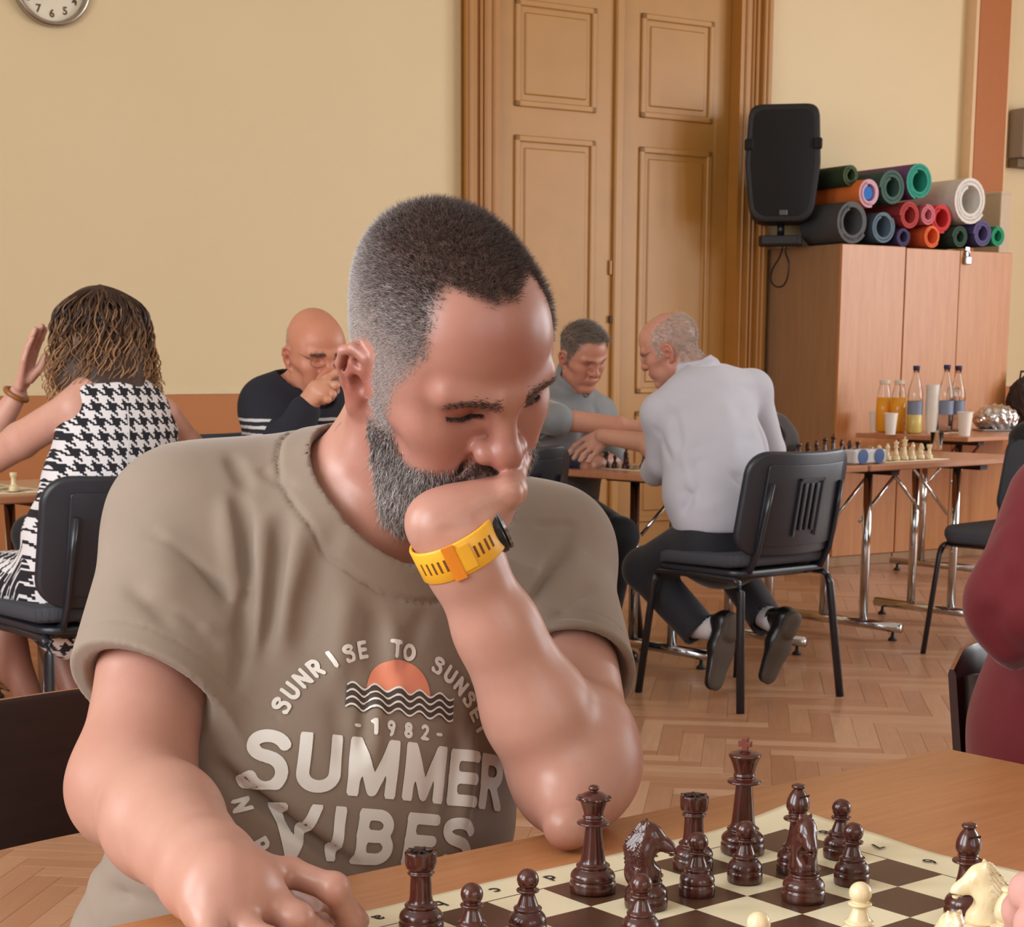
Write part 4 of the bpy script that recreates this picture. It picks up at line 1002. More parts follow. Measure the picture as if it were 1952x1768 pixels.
# resting hand: fingers curled on the table
fr = [.0098, .0102, .0098, .0088]
mcpR = [P(553, 1664, 1.19), P(487, 1703, 1.155), P(440, 1748, 1.125), P(405, 1792, 1.10)]
tipsR = [[P(636, 1694, 1.175), P(668, 1750, 1.19), P(684, 1790, 1.205)], [P(566, 1752, 1.14), P(612, 1800, 1.17), P(612, 1830, 1.20)], [P(510, 1800, 1.105), P(560, 1838, 1.14), P(560, 1862, 1.17)], [P(462, 1836, 1.085), P(508, 1868, 1.11), P(520, 1890, 1.14)]]
def cl_(p): p = np.array(p, float); p[2] = max(p[2], TZ + .0105); return p
mcpR = [cl_(p) for p in mcpR]; tipsR = [[cl_(p) for p in t_] for t_ in tipsR]
hand(body, W_R + (mcpR[1] - W_R) * .12, mcpR, None, fr, tipsR, [cl_(P(500, 1700, 1.20)), cl_(P(590, 1735, 1.225)), cl_(P(622, 1768, 1.235)), cl_(P(640, 1788, 1.225))])
body.cap(W_R, mcpR[1] * .5 + W_R * .5, .029, .026, .02)
HD.build(body)
# beard volume under the hairs
def HB(a, b, ra, rb, k=.018): body.cap(HD.w(*a), HD.w(*b), ra, rb, k)
for x in (-1, 1):
    HB((x * .062, -.014, -.036), (x * .059, .004, -.078), .017, .021); HB((x * .059, .004, -.078), (x * .054, .018, -.084), .021, .019); HB((x * .054, .018, -.084), (x * .045, .045, -.088), .019, .018); HB((x * .045, .045, -.088), (x * .015, .082, -.103), .018, .018)
# supporting hand: palm under the chin, knuckles towards picture right, fingers up along the far cheek
heel = P(830, 1000, 1.45)
mcpL = [P(968, 926, 1.525), P(972, 930, 1.500), P(974, 934, 1.476), P(968, 940, 1.455)]      # index ... little finger
tipsL = [[P(985, 865, 1.548), P(975, 825, 1.545), P(965, 805, 1.54)], [P(990, 868, 1.528), P(980, 828, 1.53), P(968, 808, 1.528)], [P(986, 880, 1.508), P(978, 845, 1.512), P(968, 826, 1.514)], [P(978, 898, 1.490), P(976, 872, 1.496), P(968, 856, 1.50)]]
hl = Shape(); wc = W_L + (heel - W_L) * .35
hl.chain([E_L * .3 + W_L * .7, W_L], [.0345, .0292], .02); hl.cap(W_L, P(868, 1010, 1.455), .0295, .030, .02); hl.cap(heel, P(905, 978, 1.455), .0185, .0190, .02); hl.ell(P(828, 993, 1.452), (.019, .019, .018), k=.02)
hl.cap(P(860, 1000, 1.47), P(930, 975, 1.485), .023, .020, .025)
for i, m_ in enumerate(mcpL): hl.cap(P(885, 978, 1.455 + .012 * (3 - i)), m_, .0165, fr[i] * 1.2, .016)
for i, js in enumerate(tipsL):
    pts = [mcpL[i]] + js; rs = [fr[i] * 1.15, fr[i], fr[i] * .9, fr[i] * .8]
    for q in range(3): hl.cap(pts[q], pts[q + 1], rs[q], rs[q + 1], .005)
    hl.ell(mcpL[i], np.array([1, 1, 1]) * fr[i] * 1.25, k=.006)
tp = [P(850, 990, 1.50), P(842, 930, 1.545), P(838, 880, 1.57), P(838, 850, 1.585)]
for q in range(3): hl.cap(tp[q], tp[q + 1], (.017, .0125, .0105, .009)[q], (.017, .0125, .0105, .009)[q + 1], .012 if q == 0 else .004)
hl.fold(P(900, 990, 1.425), P(990, 950, 1.44), -.004, .006); hl.fold(P(840, 1015, 1.42), P(905, 1000, 1.42), -.002, .004)
body.join(hl, .002)
BV, BF = body.mesh(.0029, lo=np.array([-9, -9, .715])); pass
L = HD.loc(BV)
side_hair = [(-.13, -.045), (-.060, -.045), (-.036, -.030), (-.030, .0), (-.026, .034), (-.010, .043), (.008, .041), (.013, .012), (.012, -.036), (.034, -.036), (.038, .0), (.042, .030), (.054, .052), (.060, .078), (.050, .100), (.020, .150), (-.13, .150)]
beard_poly = [(.004, -.030), (.034, -.030), (.043, -.042), (.058, -.047), (.074, -.040), (.100, -.028), (.14, -.028), (.14, -.14), (.06, -.14), (.020, -.122), (-.024, -.098), (-.030, -.064), (-.008, -.042)]
def m_hair(L):
    x, y, z = np.abs(L[:, 0]), L[:, 1], L[:, 2]; ph = np.degrees(np.arctan2(z - .045, y + .01))
    th = np.interp(x, [0, .012, .030, .046, .056, .075], [44, 44, 53, 64, 60, 30])
    top = (ph > th) & (z > .045) & (x < .062); side = in_poly(y, z, side_hair) & (x > .036)
    return (top | side) & (x < .0805)
def m_beard(L):
    x, y, z = np.abs(L[:, 0]), L[:, 1], L[:, 2]; b = in_poly(y, z, beard_poly) & ~((x < .024) & (z > -.054) & (z < -.037)) & (x < .0765)
    mus = (x < .034) & (z < -.0205 - .10 * np.maximum(0, x - .012)) & (z > -.04) & (y > .07); return b | mus
HR = 0.22
nearhead = (np.abs(L[:, 0]) < .1) & (np.abs(L[:, 1]) < .15) & (np.abs(L[:, 2] - .0) < .17)
hm = np.zeros(len(BV)); bm_ = np.zeros(len(BV)); Lh = L[nearhead]
hm[nearhead] = soft(Lh, m_hair, .005); bm_[nearhead] = soft(Lh, m_beard, .004)
# keep the beard off the hand
okb = np.ones(len(BV)); dh = np.full(len(BV), 9.)
for q in [heel, P(812, 980, 1.45), P(905, 965, 1.455), P(868, 1010, 1.455)] + mcpL + [j for t_ in tipsL for j in t_] + tp: dh = np.minimum(dh, _n(BV - q))
handside = (BV @ np.array([0, 0, 1.0]) < 0)
headonly = Shape(); HD.build(headonly)
for x in (-1, 1):
    headonly.cap(HD.w(x * .062, -.014, -.036), HD.w(x * .059, .004, -.078), .017, .021, .018); headonly.cap(HD.w(x * .059, .004, -.078), HD.w(x * .054, .018, -.084), .021, .019, .018); headonly.cap(HD.w(x * .054, .018, -.084), HD.w(x * .045, .045, -.088), .019, .018, .018); headonly.cap(HD.w(x * .045, .045, -.085), HD.w(x * .015, .082, -.103), .018, .018, .018)
headonly.cap(nb, HD.w(0, -.022, -.03), .062, .058, .03); headonly.cap(nb + VD * .02, HD.w(0, .03, -.075), .050, .036, .04)
onhead = np.zeros(len(BV)); onhead[nearhead] = (np.abs(headonly(BV[nearhead])) < .0022); hm *= onhead; bm_ *= onhead
def gauss(L, c, r): return np.exp(-(((L - np.array(c)) / np.array(r)) ** 2).sum(1))
skin = np.tile(C_(192, 146, 129), (len(BV), 1)); red = C_(148, 80, 67)
rf = .62 * np.exp(-((L / np.array([.11, .13, .15])) ** 2).sum(1)) * nearhead + .0
for x in (-1, 1): rf = rf + .55 * gauss(L, (x * .083, -.01, 0), (.014, .03, .04)) + .25 * gauss(L, (x * .042, .075, -.02), (.025, .03, .028))
for x in (-1, 1): rf = rf + .35 * gauss(L, (x * .033, .085, .024), (.018, .02, .012))
rf = rf + .45 * gauss(L, (0, .115, -.008), (.022, .02, .022)) + .30 * gauss(L, (0, .09, .09), (.06, .04, .03))
for c_, r_ in ((elb, .05), (P(1150, 1425, 1.515), .05), (E_R, .06), (S_R * .3 + E_R * .7, .07)): rf = rf + .22 * np.exp(-((BV - c_) ** 2).sum(1) / r_ ** 2)
for m_ in mcpR + [t_[0] for t_ in tipsR] + [t_[1] for t_ in tipsR]: rf = rf + .28 * np.exp(-((BV - m_) ** 2).sum(1) / .011 ** 2)
skin = lerp((0, 0, 0), (1, 1, 1), 1 - np.clip(rf, 0, .8)) * skin + np.clip(rf, 0, .8)[:, None] * red
grey = np.clip((.112 - L[:, 2]) / .065 + .35 * np.clip(-L[:, 1] / .09, 0, 1), 0, 1)            # sides of the head are grey
scalp = lerp(C_(78, 60, 53), C_(140, 128, 123), grey); skin = skin * (1 - .86 * hm[:, None]) + scalp * .86 * hm[:, None]
bgrey = np.clip((-L[:, 2] - .045) / .04, 0, 1); skin = skin * (1 - .72 * bm_[:, None]) + lerp(C_(92, 76, 72), C_(128, 120, 118), bgrey) * .72 * bm_[:, None]
lip = gauss(L, (0, .108, -.045), (.024, .012, .007)) * (1 - bm_) * onhead; skin = skin * (1 - .5 * lip[:, None]) + C_(168, 92, 86) * .5 * lip[:, None]
M_MAN = m_vcol('bearded person skin', .38, .10, .14, 420, .0005, .5)
bo = make_mesh('body', rel(BV), BF, M_MAN, man, skin)
NRM = vnormals(BV, BF)
def lean_field(Pt, Lc, kind):
    if kind == 'hair': d = np.stack([.2 * np.sign(Lc[:, 0]), .45 * np.ones(len(Lc)), -.35 * (np.abs(Lc[:, 0]) > .05)], 1); d[np.abs(Lc[:, 0]) > .05, 1] = -.25
    else: d = np.stack([.05 * np.sign(Lc[:, 0]), .35 * np.ones(len(Lc)), -.9 * np.ones(len(Lc))], 1)
    return d @ HM.T
pt, fi = scatter(BV, BF, hm ** 1.5, 42000, RNG); Lc = HD.loc(pt); nr = NRM[BF[fi, 0]]
gy = np.clip((.112 - Lc[:, 2]) / .065 + .35 * np.clip(-Lc[:, 1] / .09, 0, 1) + RNG.normal(0, .22, len(pt)), 0, 1)
topf = np.clip((Lc[:, 2] - .055) / .05, 0, 1); ln = (.0034 + .0056 * topf) * RNG.uniform(.7, 1.3, len(pt))
strands('hair', rel(pt), nr, ln, np.full(len(pt), .00023), lean_field(pt, Lc, 'hair') * (.9 - .45 * topf[:, None]), lerp(C_(80, 62, 55), C_(184, 177, 175), gy) * RNG.uniform(.75, 1.2, (len(pt), 1)), M_HAIR, man, rng=RNG)['label'] = 'cropped hair, dark brown on top and grey at the sides'
pt, fi = scatter(BV, BF, bm_ ** 1.5, 17000, RNG); Lc = HD.loc(pt); nr = NRM[BF[fi, 0]]
mus = (np.abs(Lc[:, 0]) < .034) & (Lc[:, 2] > -.042); gy = np.clip(.45 + (-Lc[:, 2] - .05) / .10 - .45 * mus + RNG.normal(0, .32, len(pt)), 0, 1)
ln = (.005 + .007 * np.clip((-Lc[:, 2] - .03) / .04, 0, 1)) * RNG.uniform(.6, 1.3, len(pt)) * np.where(mus, .8, 1)
strands('beard', rel(pt), nr * .55, ln, np.full(len(pt), .00032), lean_field(pt, Lc, 'beard'), lerp(C_(62, 50, 48), C_(214, 210, 208), gy) * RNG.uniform(.75, 1.15, (len(pt), 1)), M_HAIR, man, jit=.32, curl=.25, rng=RNG)['label'] = 'full grizzled beard and darker moustache'
# eyebrows and lashes
eb = np.zeros(len(BV)); el = np.zeros(len(BV))
for x in (-1, 1):
    t_ = np.clip((np.abs(L[:, 0]) - .012) / .040, 0, 1); zc = .0440 + .003 * np.sin(t_ * PI) - .005 * t_; s_ = (np.sign(L[:, 0]) == x) & (np.abs(L[:, 0]) > .011) & (np.abs(L[:, 0]) < .053) & (L[:, 1] > .06)
    eb += np.exp(-((L[:, 2] - zc) / (.0036 - .0016 * t_)) ** 2) * s_; el += np.exp(-((L[:, 2] - (.0240 - .003 * t_ + .003 * np.sin(t_ * PI) * 0)) / .0013) ** 2) * (np.sign(L[:, 0]) == x) * (np.abs(L[:, 0]) > .018) * (np.abs(L[:, 0]) < .047) * (L[:, 1] > .06)
pt, fi = scatter(BV, BF, eb * onhead, 800, RNG); Lc = HD.loc(pt); nr = NRM[BF[fi, 0]]; ld = (np.stack([np.sign(Lc[:, 0]) * 1.2, -.2 + 0 * Lc[:, 0], .25 + 0 * Lc[:, 0]], 1)) @ HM.T
strands('eyebrows', rel(pt), nr * .35, RNG.uniform(.004, .008, len(pt)), np.full(len(pt), .00025), ld, np.tile(C_(96, 66, 52), (len(pt), 1)) * RNG.uniform(.7, 1.3, (len(pt), 1)), M_HAIR, man, jit=.2, rng=RNG)
bvh0 = BVHTree.FromPolygons([tuple(x) for x in BV], [tuple(x) for x in BF]); lp = []; lnm = []
for x in (-1, 1):
    for i in range(170):
        t_ = i / 169; q = HD.w(x * (.0155 + .0315 * t_), .14, .0236 - .0015 * t_ + .0022 * math.sin(t_ * PI) * -1); h_ = bvh0.ray_cast(Vector(q), Vector(-HM[:, 1]), .09)
        if h_[0] is not None: lp.append(np.array(h_[0])); lnm.append(np.array(h_[1]))
lp = np.array(lp); lnm = np.array(lnm); ld = np.tile(np.array([0, .7, -.5]), (len(lp), 1)) @ HM.T
strands('eyelashes', rel(lp), lnm * .5, RNG.uniform(.004, .0065, len(lp)), np.full(len(lp), .00028), ld, np.tile(C_(40, 28, 24), (len(lp), 1)), M_HAIR, man, jit=.12, rng=RNG)
# ---- T-shirt
pass
sh = Shape()
hem = hip + np.array([0, 0, -.03])
eL2 = E_L + np.array([.010, .01, .01]); dR = (E_R - S_R) / np.linalg.norm(E_R - S_R); dL = (eL2 - S_L) / np.linalg.norm(eL2 - S_L)
ca = VD * .70 + np.array([0, 0, .714]); cc_ = np.array([-.073, 1.598, 1.025])
def neckhole(Pq):
    q = Pq - cc_; ax_ = q @ ca; r = q - ax_[:, None] * ca; rr = np.sqrt((r @ UD / .080) ** 2 + ((r @ np.cross(ca, UD)) / .090) ** 2); return np.maximum((rr - 1) * .080, -.05 - ax_)
sh.cap(S_R, S_R + dR * .28, .067, .0755, .04); sh.cap(S_L, S_L + dL * .24, .060, .066, .04)
cutR = S_R + dR * .198; cutL = S_L + dL * .195
nR = dR + np.array([-.34, 0, .0]); sh.local_cut(cutR, nR, cutR + dR * .08, .14); sh.local_cut(cutL, dL, cutL + dL * .08, .14)
sh.cap(S_R + dR * .212, S_R + dR * .32, .0655, .0655, .003, 'd'); sh.cap(S_L + dL * .205, S_L + dL * .3, .0580, .0580, .003, 'd')
sh.loft([(hip + np.array([0, 0, -.02]), .200, .148), (belly + np.array([0, 0, -.05]), .178, .142), (belly + np.array([.0, 0, .03]) + VD * .005, .170, .130), (chest, .184, .120), (shl + np.array([0, 0, -.01]), .160, .086)], UD, .05)
for a in (S_R, S_L): sh.cap(a, a * .45 + shl * .55 + np.array([0, 0, .012]), .060, .070, .05)
sh.cap(shl + np.array([0, 0, .005]), nb - np.array([0, 0, .012]), .088, .076, .05)
sh.add(neckhole, cc_ + ca * .1, .2, .004, 'd')
sh.plane_cut(hem, (0, 0, -1))
v0, f0 = sh.mesh(.012, newton=1); bv0 = BVHTree.FromPolygons([tuple(x) for x in v0], [tuple(x) for x in f0])
def onshirt(x, y, bv=None):
    d = ray(x, y); h_ = (bv or bv0).ray_cast(Vector((0, 0, CAMZ)), Vector(d).normalized()); return np.array(h_[0]) if h_[0] else P(x, y, 1.6)
def fold(x0, y0, x1, y1, amp, w_, xm=None, ym=None):
    if xm is None: sh.fold(onshirt(x0, y0), onshirt(x1, y1), amp * 1.25, w_ * .82)
    else: fold(x0, y0, xm, ym, amp, w_); fold(xm, ym, x1, y1, amp, w_)
# folds of the cloth: armpit, chest, sleeves, waist
fold(455, 945, 478, 1120, -.008, .009); fold(478, 1120, 455, 1230, -.005, .009); fold(430, 960, 452, 1180, .005, .010); fold(500, 1000, 492, 1230, .007, .010); fold(540, 985, 505, 1250, -.006, .010)
fold(575, 1010, 530, 1230, .006, .011); fold(620, 1080, 575, 1250, -.005, .012); fold(665, 1130, 640, 1300, .006, .013); fold(710, 1160, 720, 1310, -.006, .012); fold(745, 1190, 760, 1330, .005, .010); fold(810, 1170, 740, 1320, -.004, .010)
fold(640, 1010, 560, 1180, -.004, .013); fold(290, 1020, 465, 1165, -.005, .009); fold(260, 1060, 440, 1200, .004, .012); fold(290, 1140, 420, 1235, -.003, .010); fold(240, 1110, 330, 1200, -.003, .010); fold(380, 1190, 440, 1250, .003, .010)
fold(440, 870, 470, 930, -.006, .008); fold(500, 900, 610, 885, -.0022, .004); fold(560, 930, 500, 900, -.003, .006)
fold(425, 1465, 690, 1668, -.010, .010); fold(440, 1450, 690, 1640, .006, .010); fold(400, 1540, 560, 1650, .003, .02); fold(870, 1400, 850, 1600, -.005, .010); fold(900, 1400, 880, 1590, .005, .008); fold(830, 1440, 820, 1560, -.003, .012)
fold(640, 1330, 660, 1480, -.003, .014); fold(720, 1320, 712, 1450, .004, .008); fold(700, 1310, 690, 1440, -.004, .008)
fold(1090, 1010, 1000, 1165, -.005, .008); fold(1110, 1060, 1010, 1190, .004, .010); fold(1130, 1120, 1040, 1200, -.003, .008); fold(1060, 1170, 1135, 1190, -.003, .007); fold(1070, 1230, 1140, 1240, -.003, .006); fold(1020, 1000, 1095, 1000, -.0025, .005)
fold(300, 1000, 330, 1150, .003, .02); fold(200, 1700, 420, 1720, -.005, .012); fold(180, 1650, 200, 1768, .004, .012)
fold(470, 1190, 448, 1315, -.006, .007)
# hems and collar stitched ribs
def hemline(c, n, amp, w_, R): 
    c = np.asarray(c); n = n / np.linalg.norm(n); sh.bump(lambda Pq: -amp * np.exp(-(((Pq - c) @ n) / w_) ** 2) * (_n(Pq - c) < R), c, R)
hemline(cutR - nR / np.linalg.norm(nR) * .022, nR, -.0012, .0016, .11); hemline(cutL - dL * .022, dL, -.0012, .0016, .10)
def ribline(Pq):
    q = Pq - cc_; ax_ = q @ ca; r = q - ax_[:, None] * ca; rr = np.sqrt((r @ UD / .080) ** 2 + ((r @ np.cross(ca, UD)) / .090) ** 2)
    return .0022 * np.exp(-((rr - 1.27) / .022) ** 2) * (ax_ > -.09) - .0012 * (rr < 1.25) * (ax_ > -.09)
sh.bump(ribline, cc_, .2)
shV, shF = sh.mesh(.0034); pass
def m_cloth(name, col, var=.08, wv=1600, bump=.5):
    m = bpy.data.materials.new(name); t = NT(m); co = t.coord(); n = t.noise(co, 18, 3); n2 = t.noise(co, wv, 2)
    c = s2l(col); t.link(t.mix(n, tuple(x * (1 - var) for x in c), tuple(min(1, x * (1 + var)) for x in c)), t.b.inputs['Base Color'])
    t.b.inputs['Roughness'].default_value = .82; t.b.inputs['Sheen Weight'].default_value = .25; t.b.inputs['Sheen Roughness'].default_value = .4; t.bump(n2, bump, .0004); MATS[name] = m; return m
shirt = make_mesh('tshirt', rel(shV), shF, m_cloth('taupe jersey', (138, 121, 106)), man); shirt['label'] = 'taupe T-shirt with a sunset print'
# ---- print on the chest, wrapped onto the cloth
bv1 = BVHTree.FromPolygons([tuple(x) for x in shV], [tuple(x) for x in shF])
pO = onshirt(712, 1440, bv1); pr_ = onshirt(860, 1466, bv1) - onshirt(520, 1432, bv1); pr_ /= np.linalg.norm(pr_)
pu = onshirt(722, 1290, bv1) - onshirt(716, 1590, bv1); pu -= pr_ * (pu @ pr_); pu /= np.linalg.norm(pu); pn = np.cross(pr_, pu)
if pn @ ray(712, 1440) > 0: pn = -pn
M_PRINT = mat('silver white print', (226, 222, 214), .34, 0, .5, var=.04); M_PRINT2 = mat('salmon print', (226, 138, 108), .5, var=.04); M_PRINT3 = mat('dark brown print', (74, 62, 54), .6)
def wrap(me_or, name, m_, ofs=.0011, res=.0045, warp=None):
    bm = bmesh.new(); bm.from_mesh(me_or)
    xs = [v.co.x for v in bm.verts]; ys = [v.co.y for v in bm.verts]
    for ax, lo, hi in () if res is None else ((0, min(xs), max(xs)), (1, min(ys), max(ys))):
        k = lo + res
        while k < hi:
            co = (k, 0, 0) if ax == 0 else (0, k, 0); no = (1, 0, 0) if ax == 0 else (0, 1, 0)
            bmesh.ops.bisect_plane(bm, geom=bm.verts[:] + bm.edges[:] + bm.faces[:], plane_co=co, plane_no=no); k += res
    bmesh.ops.triangulate(bm, faces=bm.faces); V = np.array([v.co for v in bm.verts]); F = [tuple(v.index for v in f.verts) for f in bm.faces]; bm.free()
    W_ = []
    for (x, y, _) in V:
        o = Vector(pO + pr_ * x + pu * y + pn * .14); hh_, no_, _, _ = bv1.ray_cast(o, Vector(-pn))
        if hh_ is None: hh_ = Vector(pO + pr_ * x + pu * y); no_ = Vector(pn)
        if no_.dot(Vector(pn)) < 0: no_ = -no_
        W_.append(np.array(hh_ + no_ * ofs))
    W_ = np.array(W_); F = [f if np.cross(W_[f[1]] - W_[f[0]], W_[f[2]] - W_[f[0]]) @ pn > 0 else f[::-1] for f in F]
    o = mesh_obj(name, rel(W_), F, m_, shirt, True); return o
def txt(s, size, x, y, rot=0, bold=.002, name='lettering', m_=None, sx=1.0, shear=0, sp=1.0):
    me = text_mesh(s, size, bold, sp=sp); c, q = math.cos(rot), math.sin(rot)
    for v in me.vertices: a, b = v.co.x * sx + v.co.y * shear, v.co.y; v.co = (a * c - b * q + x, a * q + b * c + y, 0)
    return wrap(me, name, m_ or M_PRINT)
def arcp(cx, cy, rx, ry, a0, a1, n=12): return [(cx + rx * math.cos(math.radians(a0 + (a1 - a0) * i / n)), cy + ry * math.sin(math.radians(a0 + (a1 - a0) * i / n))) for i in range(n + 1)]
GL = {'S': (.70, [arcp(.35, .72, .25, .17, 15, 270) + arcp(.35, .28, .25, .27 - .01, 90, -160)]), 'U': (.72, [[(.11, 1)] + arcp(.36, .33, .25, .22, 180, 360) + [(.61, 1)]]),
      'M': (.86, [[(.11, 0), (.11, 1)], [(.75, 0), (.75, 1)], [(.13, .94), (.43, .12)], [(.73, .94), (.43, .12)]]), 'E': (.60, [[(.11, 0), (.11, 1)], [(.1, .10), (.58, .10)], [(.1, .5), (.54, .5)], [(.1, .90), (.58, .90)]]),
      'R': (.70, [[(.11, 0), (.11, 1)], [(.1, .90), (.34, .90)] + arcp(.36, .69, .21, .21, 90, -90) + [(.1, .48)], [(.34, .46), (.58, 0)]]), 'V': (.72, [[(.08, 1), (.36, .06)], [(.64, 1), (.36, .06)]]),
      'I': (.26, [[(.13, 0), (.13, 1)]]), 'B': (.68, [[(.11, 0), (.11, 1)], [(.1, .90), (.32, .90)] + arcp(.33, .70, .20, .20, 90, -90) + [(.1, .50)], [(.1, .52), (.34, .52)] + arcp(.36, .31, .21, .21, 90, -90) + [(.1, .10)]])}
GL.update({'N': (.74, [[(.11, 0), (.11, 1)], [(.63, 0), (.63, 1)], [(.12, .93), (.62, .07)]]), 'T': (.64, [[(.32, 0), (.32, 1)], [(.02, .90), (.62, .90)]]), 'O': (.78, [arcp(.39, .5, .28, .40, 0, 360, 24)]), 'L': (.56, [[(.11, 0), (.11, 1)], [(.1, .10), (.54, .10)]]),
      'P': (.66, [[(.11, 0), (.11, 1)], [(.1, .90), (.34, .90)] + arcp(.36, .68, .21, .22, 90, -90) + [(.1, .46)]]), 'A': (.76, [[(.08, 0), (.38, .94)], [(.68, 0), (.38, .94)], [(.2, .28), (.56, .28)]]), 'D': (.72, [[(.11, 0), (.11, 1)], [(.1, .90), (.3, .90)] + arcp(.30, .5, .31, .40, 90, -90) + [(.1, .10)]]),
      '1': (.34, [[(.20, 0), (.20, 1)], [(.04, .8), (.2, .93)]]), '9': (.62, [arcp(.31, .68, .20, .21, 0, 360, 20), [(.50, .66), (.40, .2), (.26, .03)]]), '8': (.62, [arcp(.31, .71, .18, .18, 0, 360, 18), arcp(.31, .29, .21, .19, 0, 360, 18)]),
      '2': (.60, [arcp(.30, .68, .20, .21, 160, -30) + [(.12, .10)], [(.08, .10), (.54, .10)]]), '-': (.44, [[(.06, .48), (.38, .48)]])})
def glyph(c, h, th, cell, sx=1.0):
    """outline of stroked letter as a fine planar mesh (marching squares)"""
    segs = []
    for pl in GL[c][1]:
        for p, q in zip(pl[:-1], pl[1:]): segs.append((np.array(p) * [h * sx, h], np.array(q) * [h * sx, h]))
    w_ = GL[c][0] * h * sx; xs = np.arange(-cell, w_ + 2 * cell, cell); ys = np.arange(-cell, h + 2 * cell, cell); X, Y = np.meshgrid(xs, ys, indexing='ij'); D = np.full(X.shape, 9.)
    for p, q in segs:
        d = q - p; L2 = d @ d + 1e-12; t_ = np.clip(((X - p[0]) * d[0] + (Y - p[1]) * d[1]) / L2, 0, 1); D = np.minimum(D, np.hypot(X - p[0] - t_ * d[0], Y - p[1] - t_ * d[1]) - th * h / 2)
    D = np.maximum(D, np.maximum(-Y, Y - h)); bm = bmesh.new()
    for i in range(len(xs) - 1):
        for j in range(len(ys) - 1):
            cs_ = [(i, j), (i + 1, j), (i + 1, j + 1), (i, j + 1)]; dv = [D[q] for q in cs_]
            if min(dv) >= 0: continue
            poly = []
            for k in range(4):
                A_, B_ = cs_[k], cs_[(k + 1) % 4]; da, db = dv[k], dv[(k + 1) % 4]
                if da < 0: poly.append((xs[A_[0]], ys[A_[1]]))
                if (da < 0) != (db < 0): f = da / (da - db); poly.append((xs[A_[0]] + (xs[B_[0]] - xs[A_[0]]) * f, ys[A_[1]] + (ys[B_[1]] - ys[A_[1]]) * f))
            if len(poly) > 2: bm.faces.new([bm.verts.new((p[0], p[1], 0)) for p in poly])
    bmesh.ops.remove_doubles(bm, verts=bm.verts, dist=1e-5); me = bpy.data.meshes.new('letter'); bm.to_mesh(me); bm.free(); return me, w_
def word(s_, h, x, y, th=.21, gap=.10, sx=1.0, cell=.0026, name='letter'):
    tot = (sum(GL[c][0] for c in s_) + gap * (len(s_) - 1)) * h * sx; cx = x - tot / 2
    for c in s_:
        me, w_ = glyph(c, h, th, cell, sx)
        for v in me.vertices: v.co = (v.co.x + cx, v.co.y + y - h / 2, 0)
        wrap(me, name, M_PRINT, res=None); cx += w_ + gap * h * sx
def arcword(s_, h, R_, a0, a1, cx, cy, th=.22, flip=1):
    for i, c in enumerate(s_):
        if c == ' ': continue
        me, w_ = glyph(c, h, th, .0019); a = math.radians(a0 + (a1 - a0) * i / (len(s_) - 1)); r_ = a - flip * PI / 2; co, si = math.cos(r_), math.sin(r_)
        for v in me.vertices: p, q = v.co.x - w_ / 2, v.co.y - h / 2; v.co = (cx + R_ * math.cos(a) + p * co - q * si, cy + R_ * math.sin(a) + p * si + q * co, 0)
        wrap(me, 'letter', M_PRINT, res=None)
PX = 1 / 2240.0
word('SUMMER', .050, .0255, -.0105, sx=1.07); word('VIBES', .047, .022, -.0685, gap=.15, sx=1.18)
word('-1982-', .0140, .026, .0245, gap=.62, cell=.0017)
arcword('SUNRISE TO SUNSET', .0158, .111, 152, 28, .018, -.017)
arcword('N PARADISE', .0155, .121, 198, 276, .016, -.012, flip=-1)
# sun and waves
bm = bmesh.new(); pts = [bm.verts.new((.024 + .031 * math.cos(a), .0540 + .031 * math.sin(a), 0)) for a in np.linspace(-.25, PI + .25, 26)]; bm.faces.new(pts); me = bpy.data.meshes.new('sun'); bm.to_mesh(me); bm.free(); wrap(me, 'printed_sun', M_PRINT2, .0009)
bm = bmesh.new(); up_, dn_ = [], []
for i in range(61):
    x = -.026 + .106 * i / 60; w_ = .0026 * math.sin(i * .52); up_.append(bm.verts.new((x, .0580 + w_, 0))); dn_.append(bm.verts.new((x, .0380 + w_, 0)))
for i in range(60): bm.faces.new((up_[i], dn_[i], dn_[i + 1], up_[i + 1]))
me = bpy.data.meshes.new('sea'); bm.to_mesh(me); bm.free(); wrap(me, 'printed_sea', M_PRINT3, .0013)
for j in range(4):
    bm = bmesh.new(); up_, dn_ = [], []
    for i in range(61):
        x = -.026 + .106 * i / 60; w_ = .0026 * math.sin(i * .52) + .0580 - j * .0062; up_.append(bm.verts.new((x, w_ + .0009, 0))); dn_.append(bm.verts.new((x, w_ - .0009, 0)))
    for i in range(60): bm.faces.new((up_[i], dn_[i], dn_[i + 1], up_[i + 1]))
    me = bpy.data.meshes.new('wave'); bm.to_mesh(me); bm.free(); wrap(me, 'printed_wave', M_PRINT, .0018)
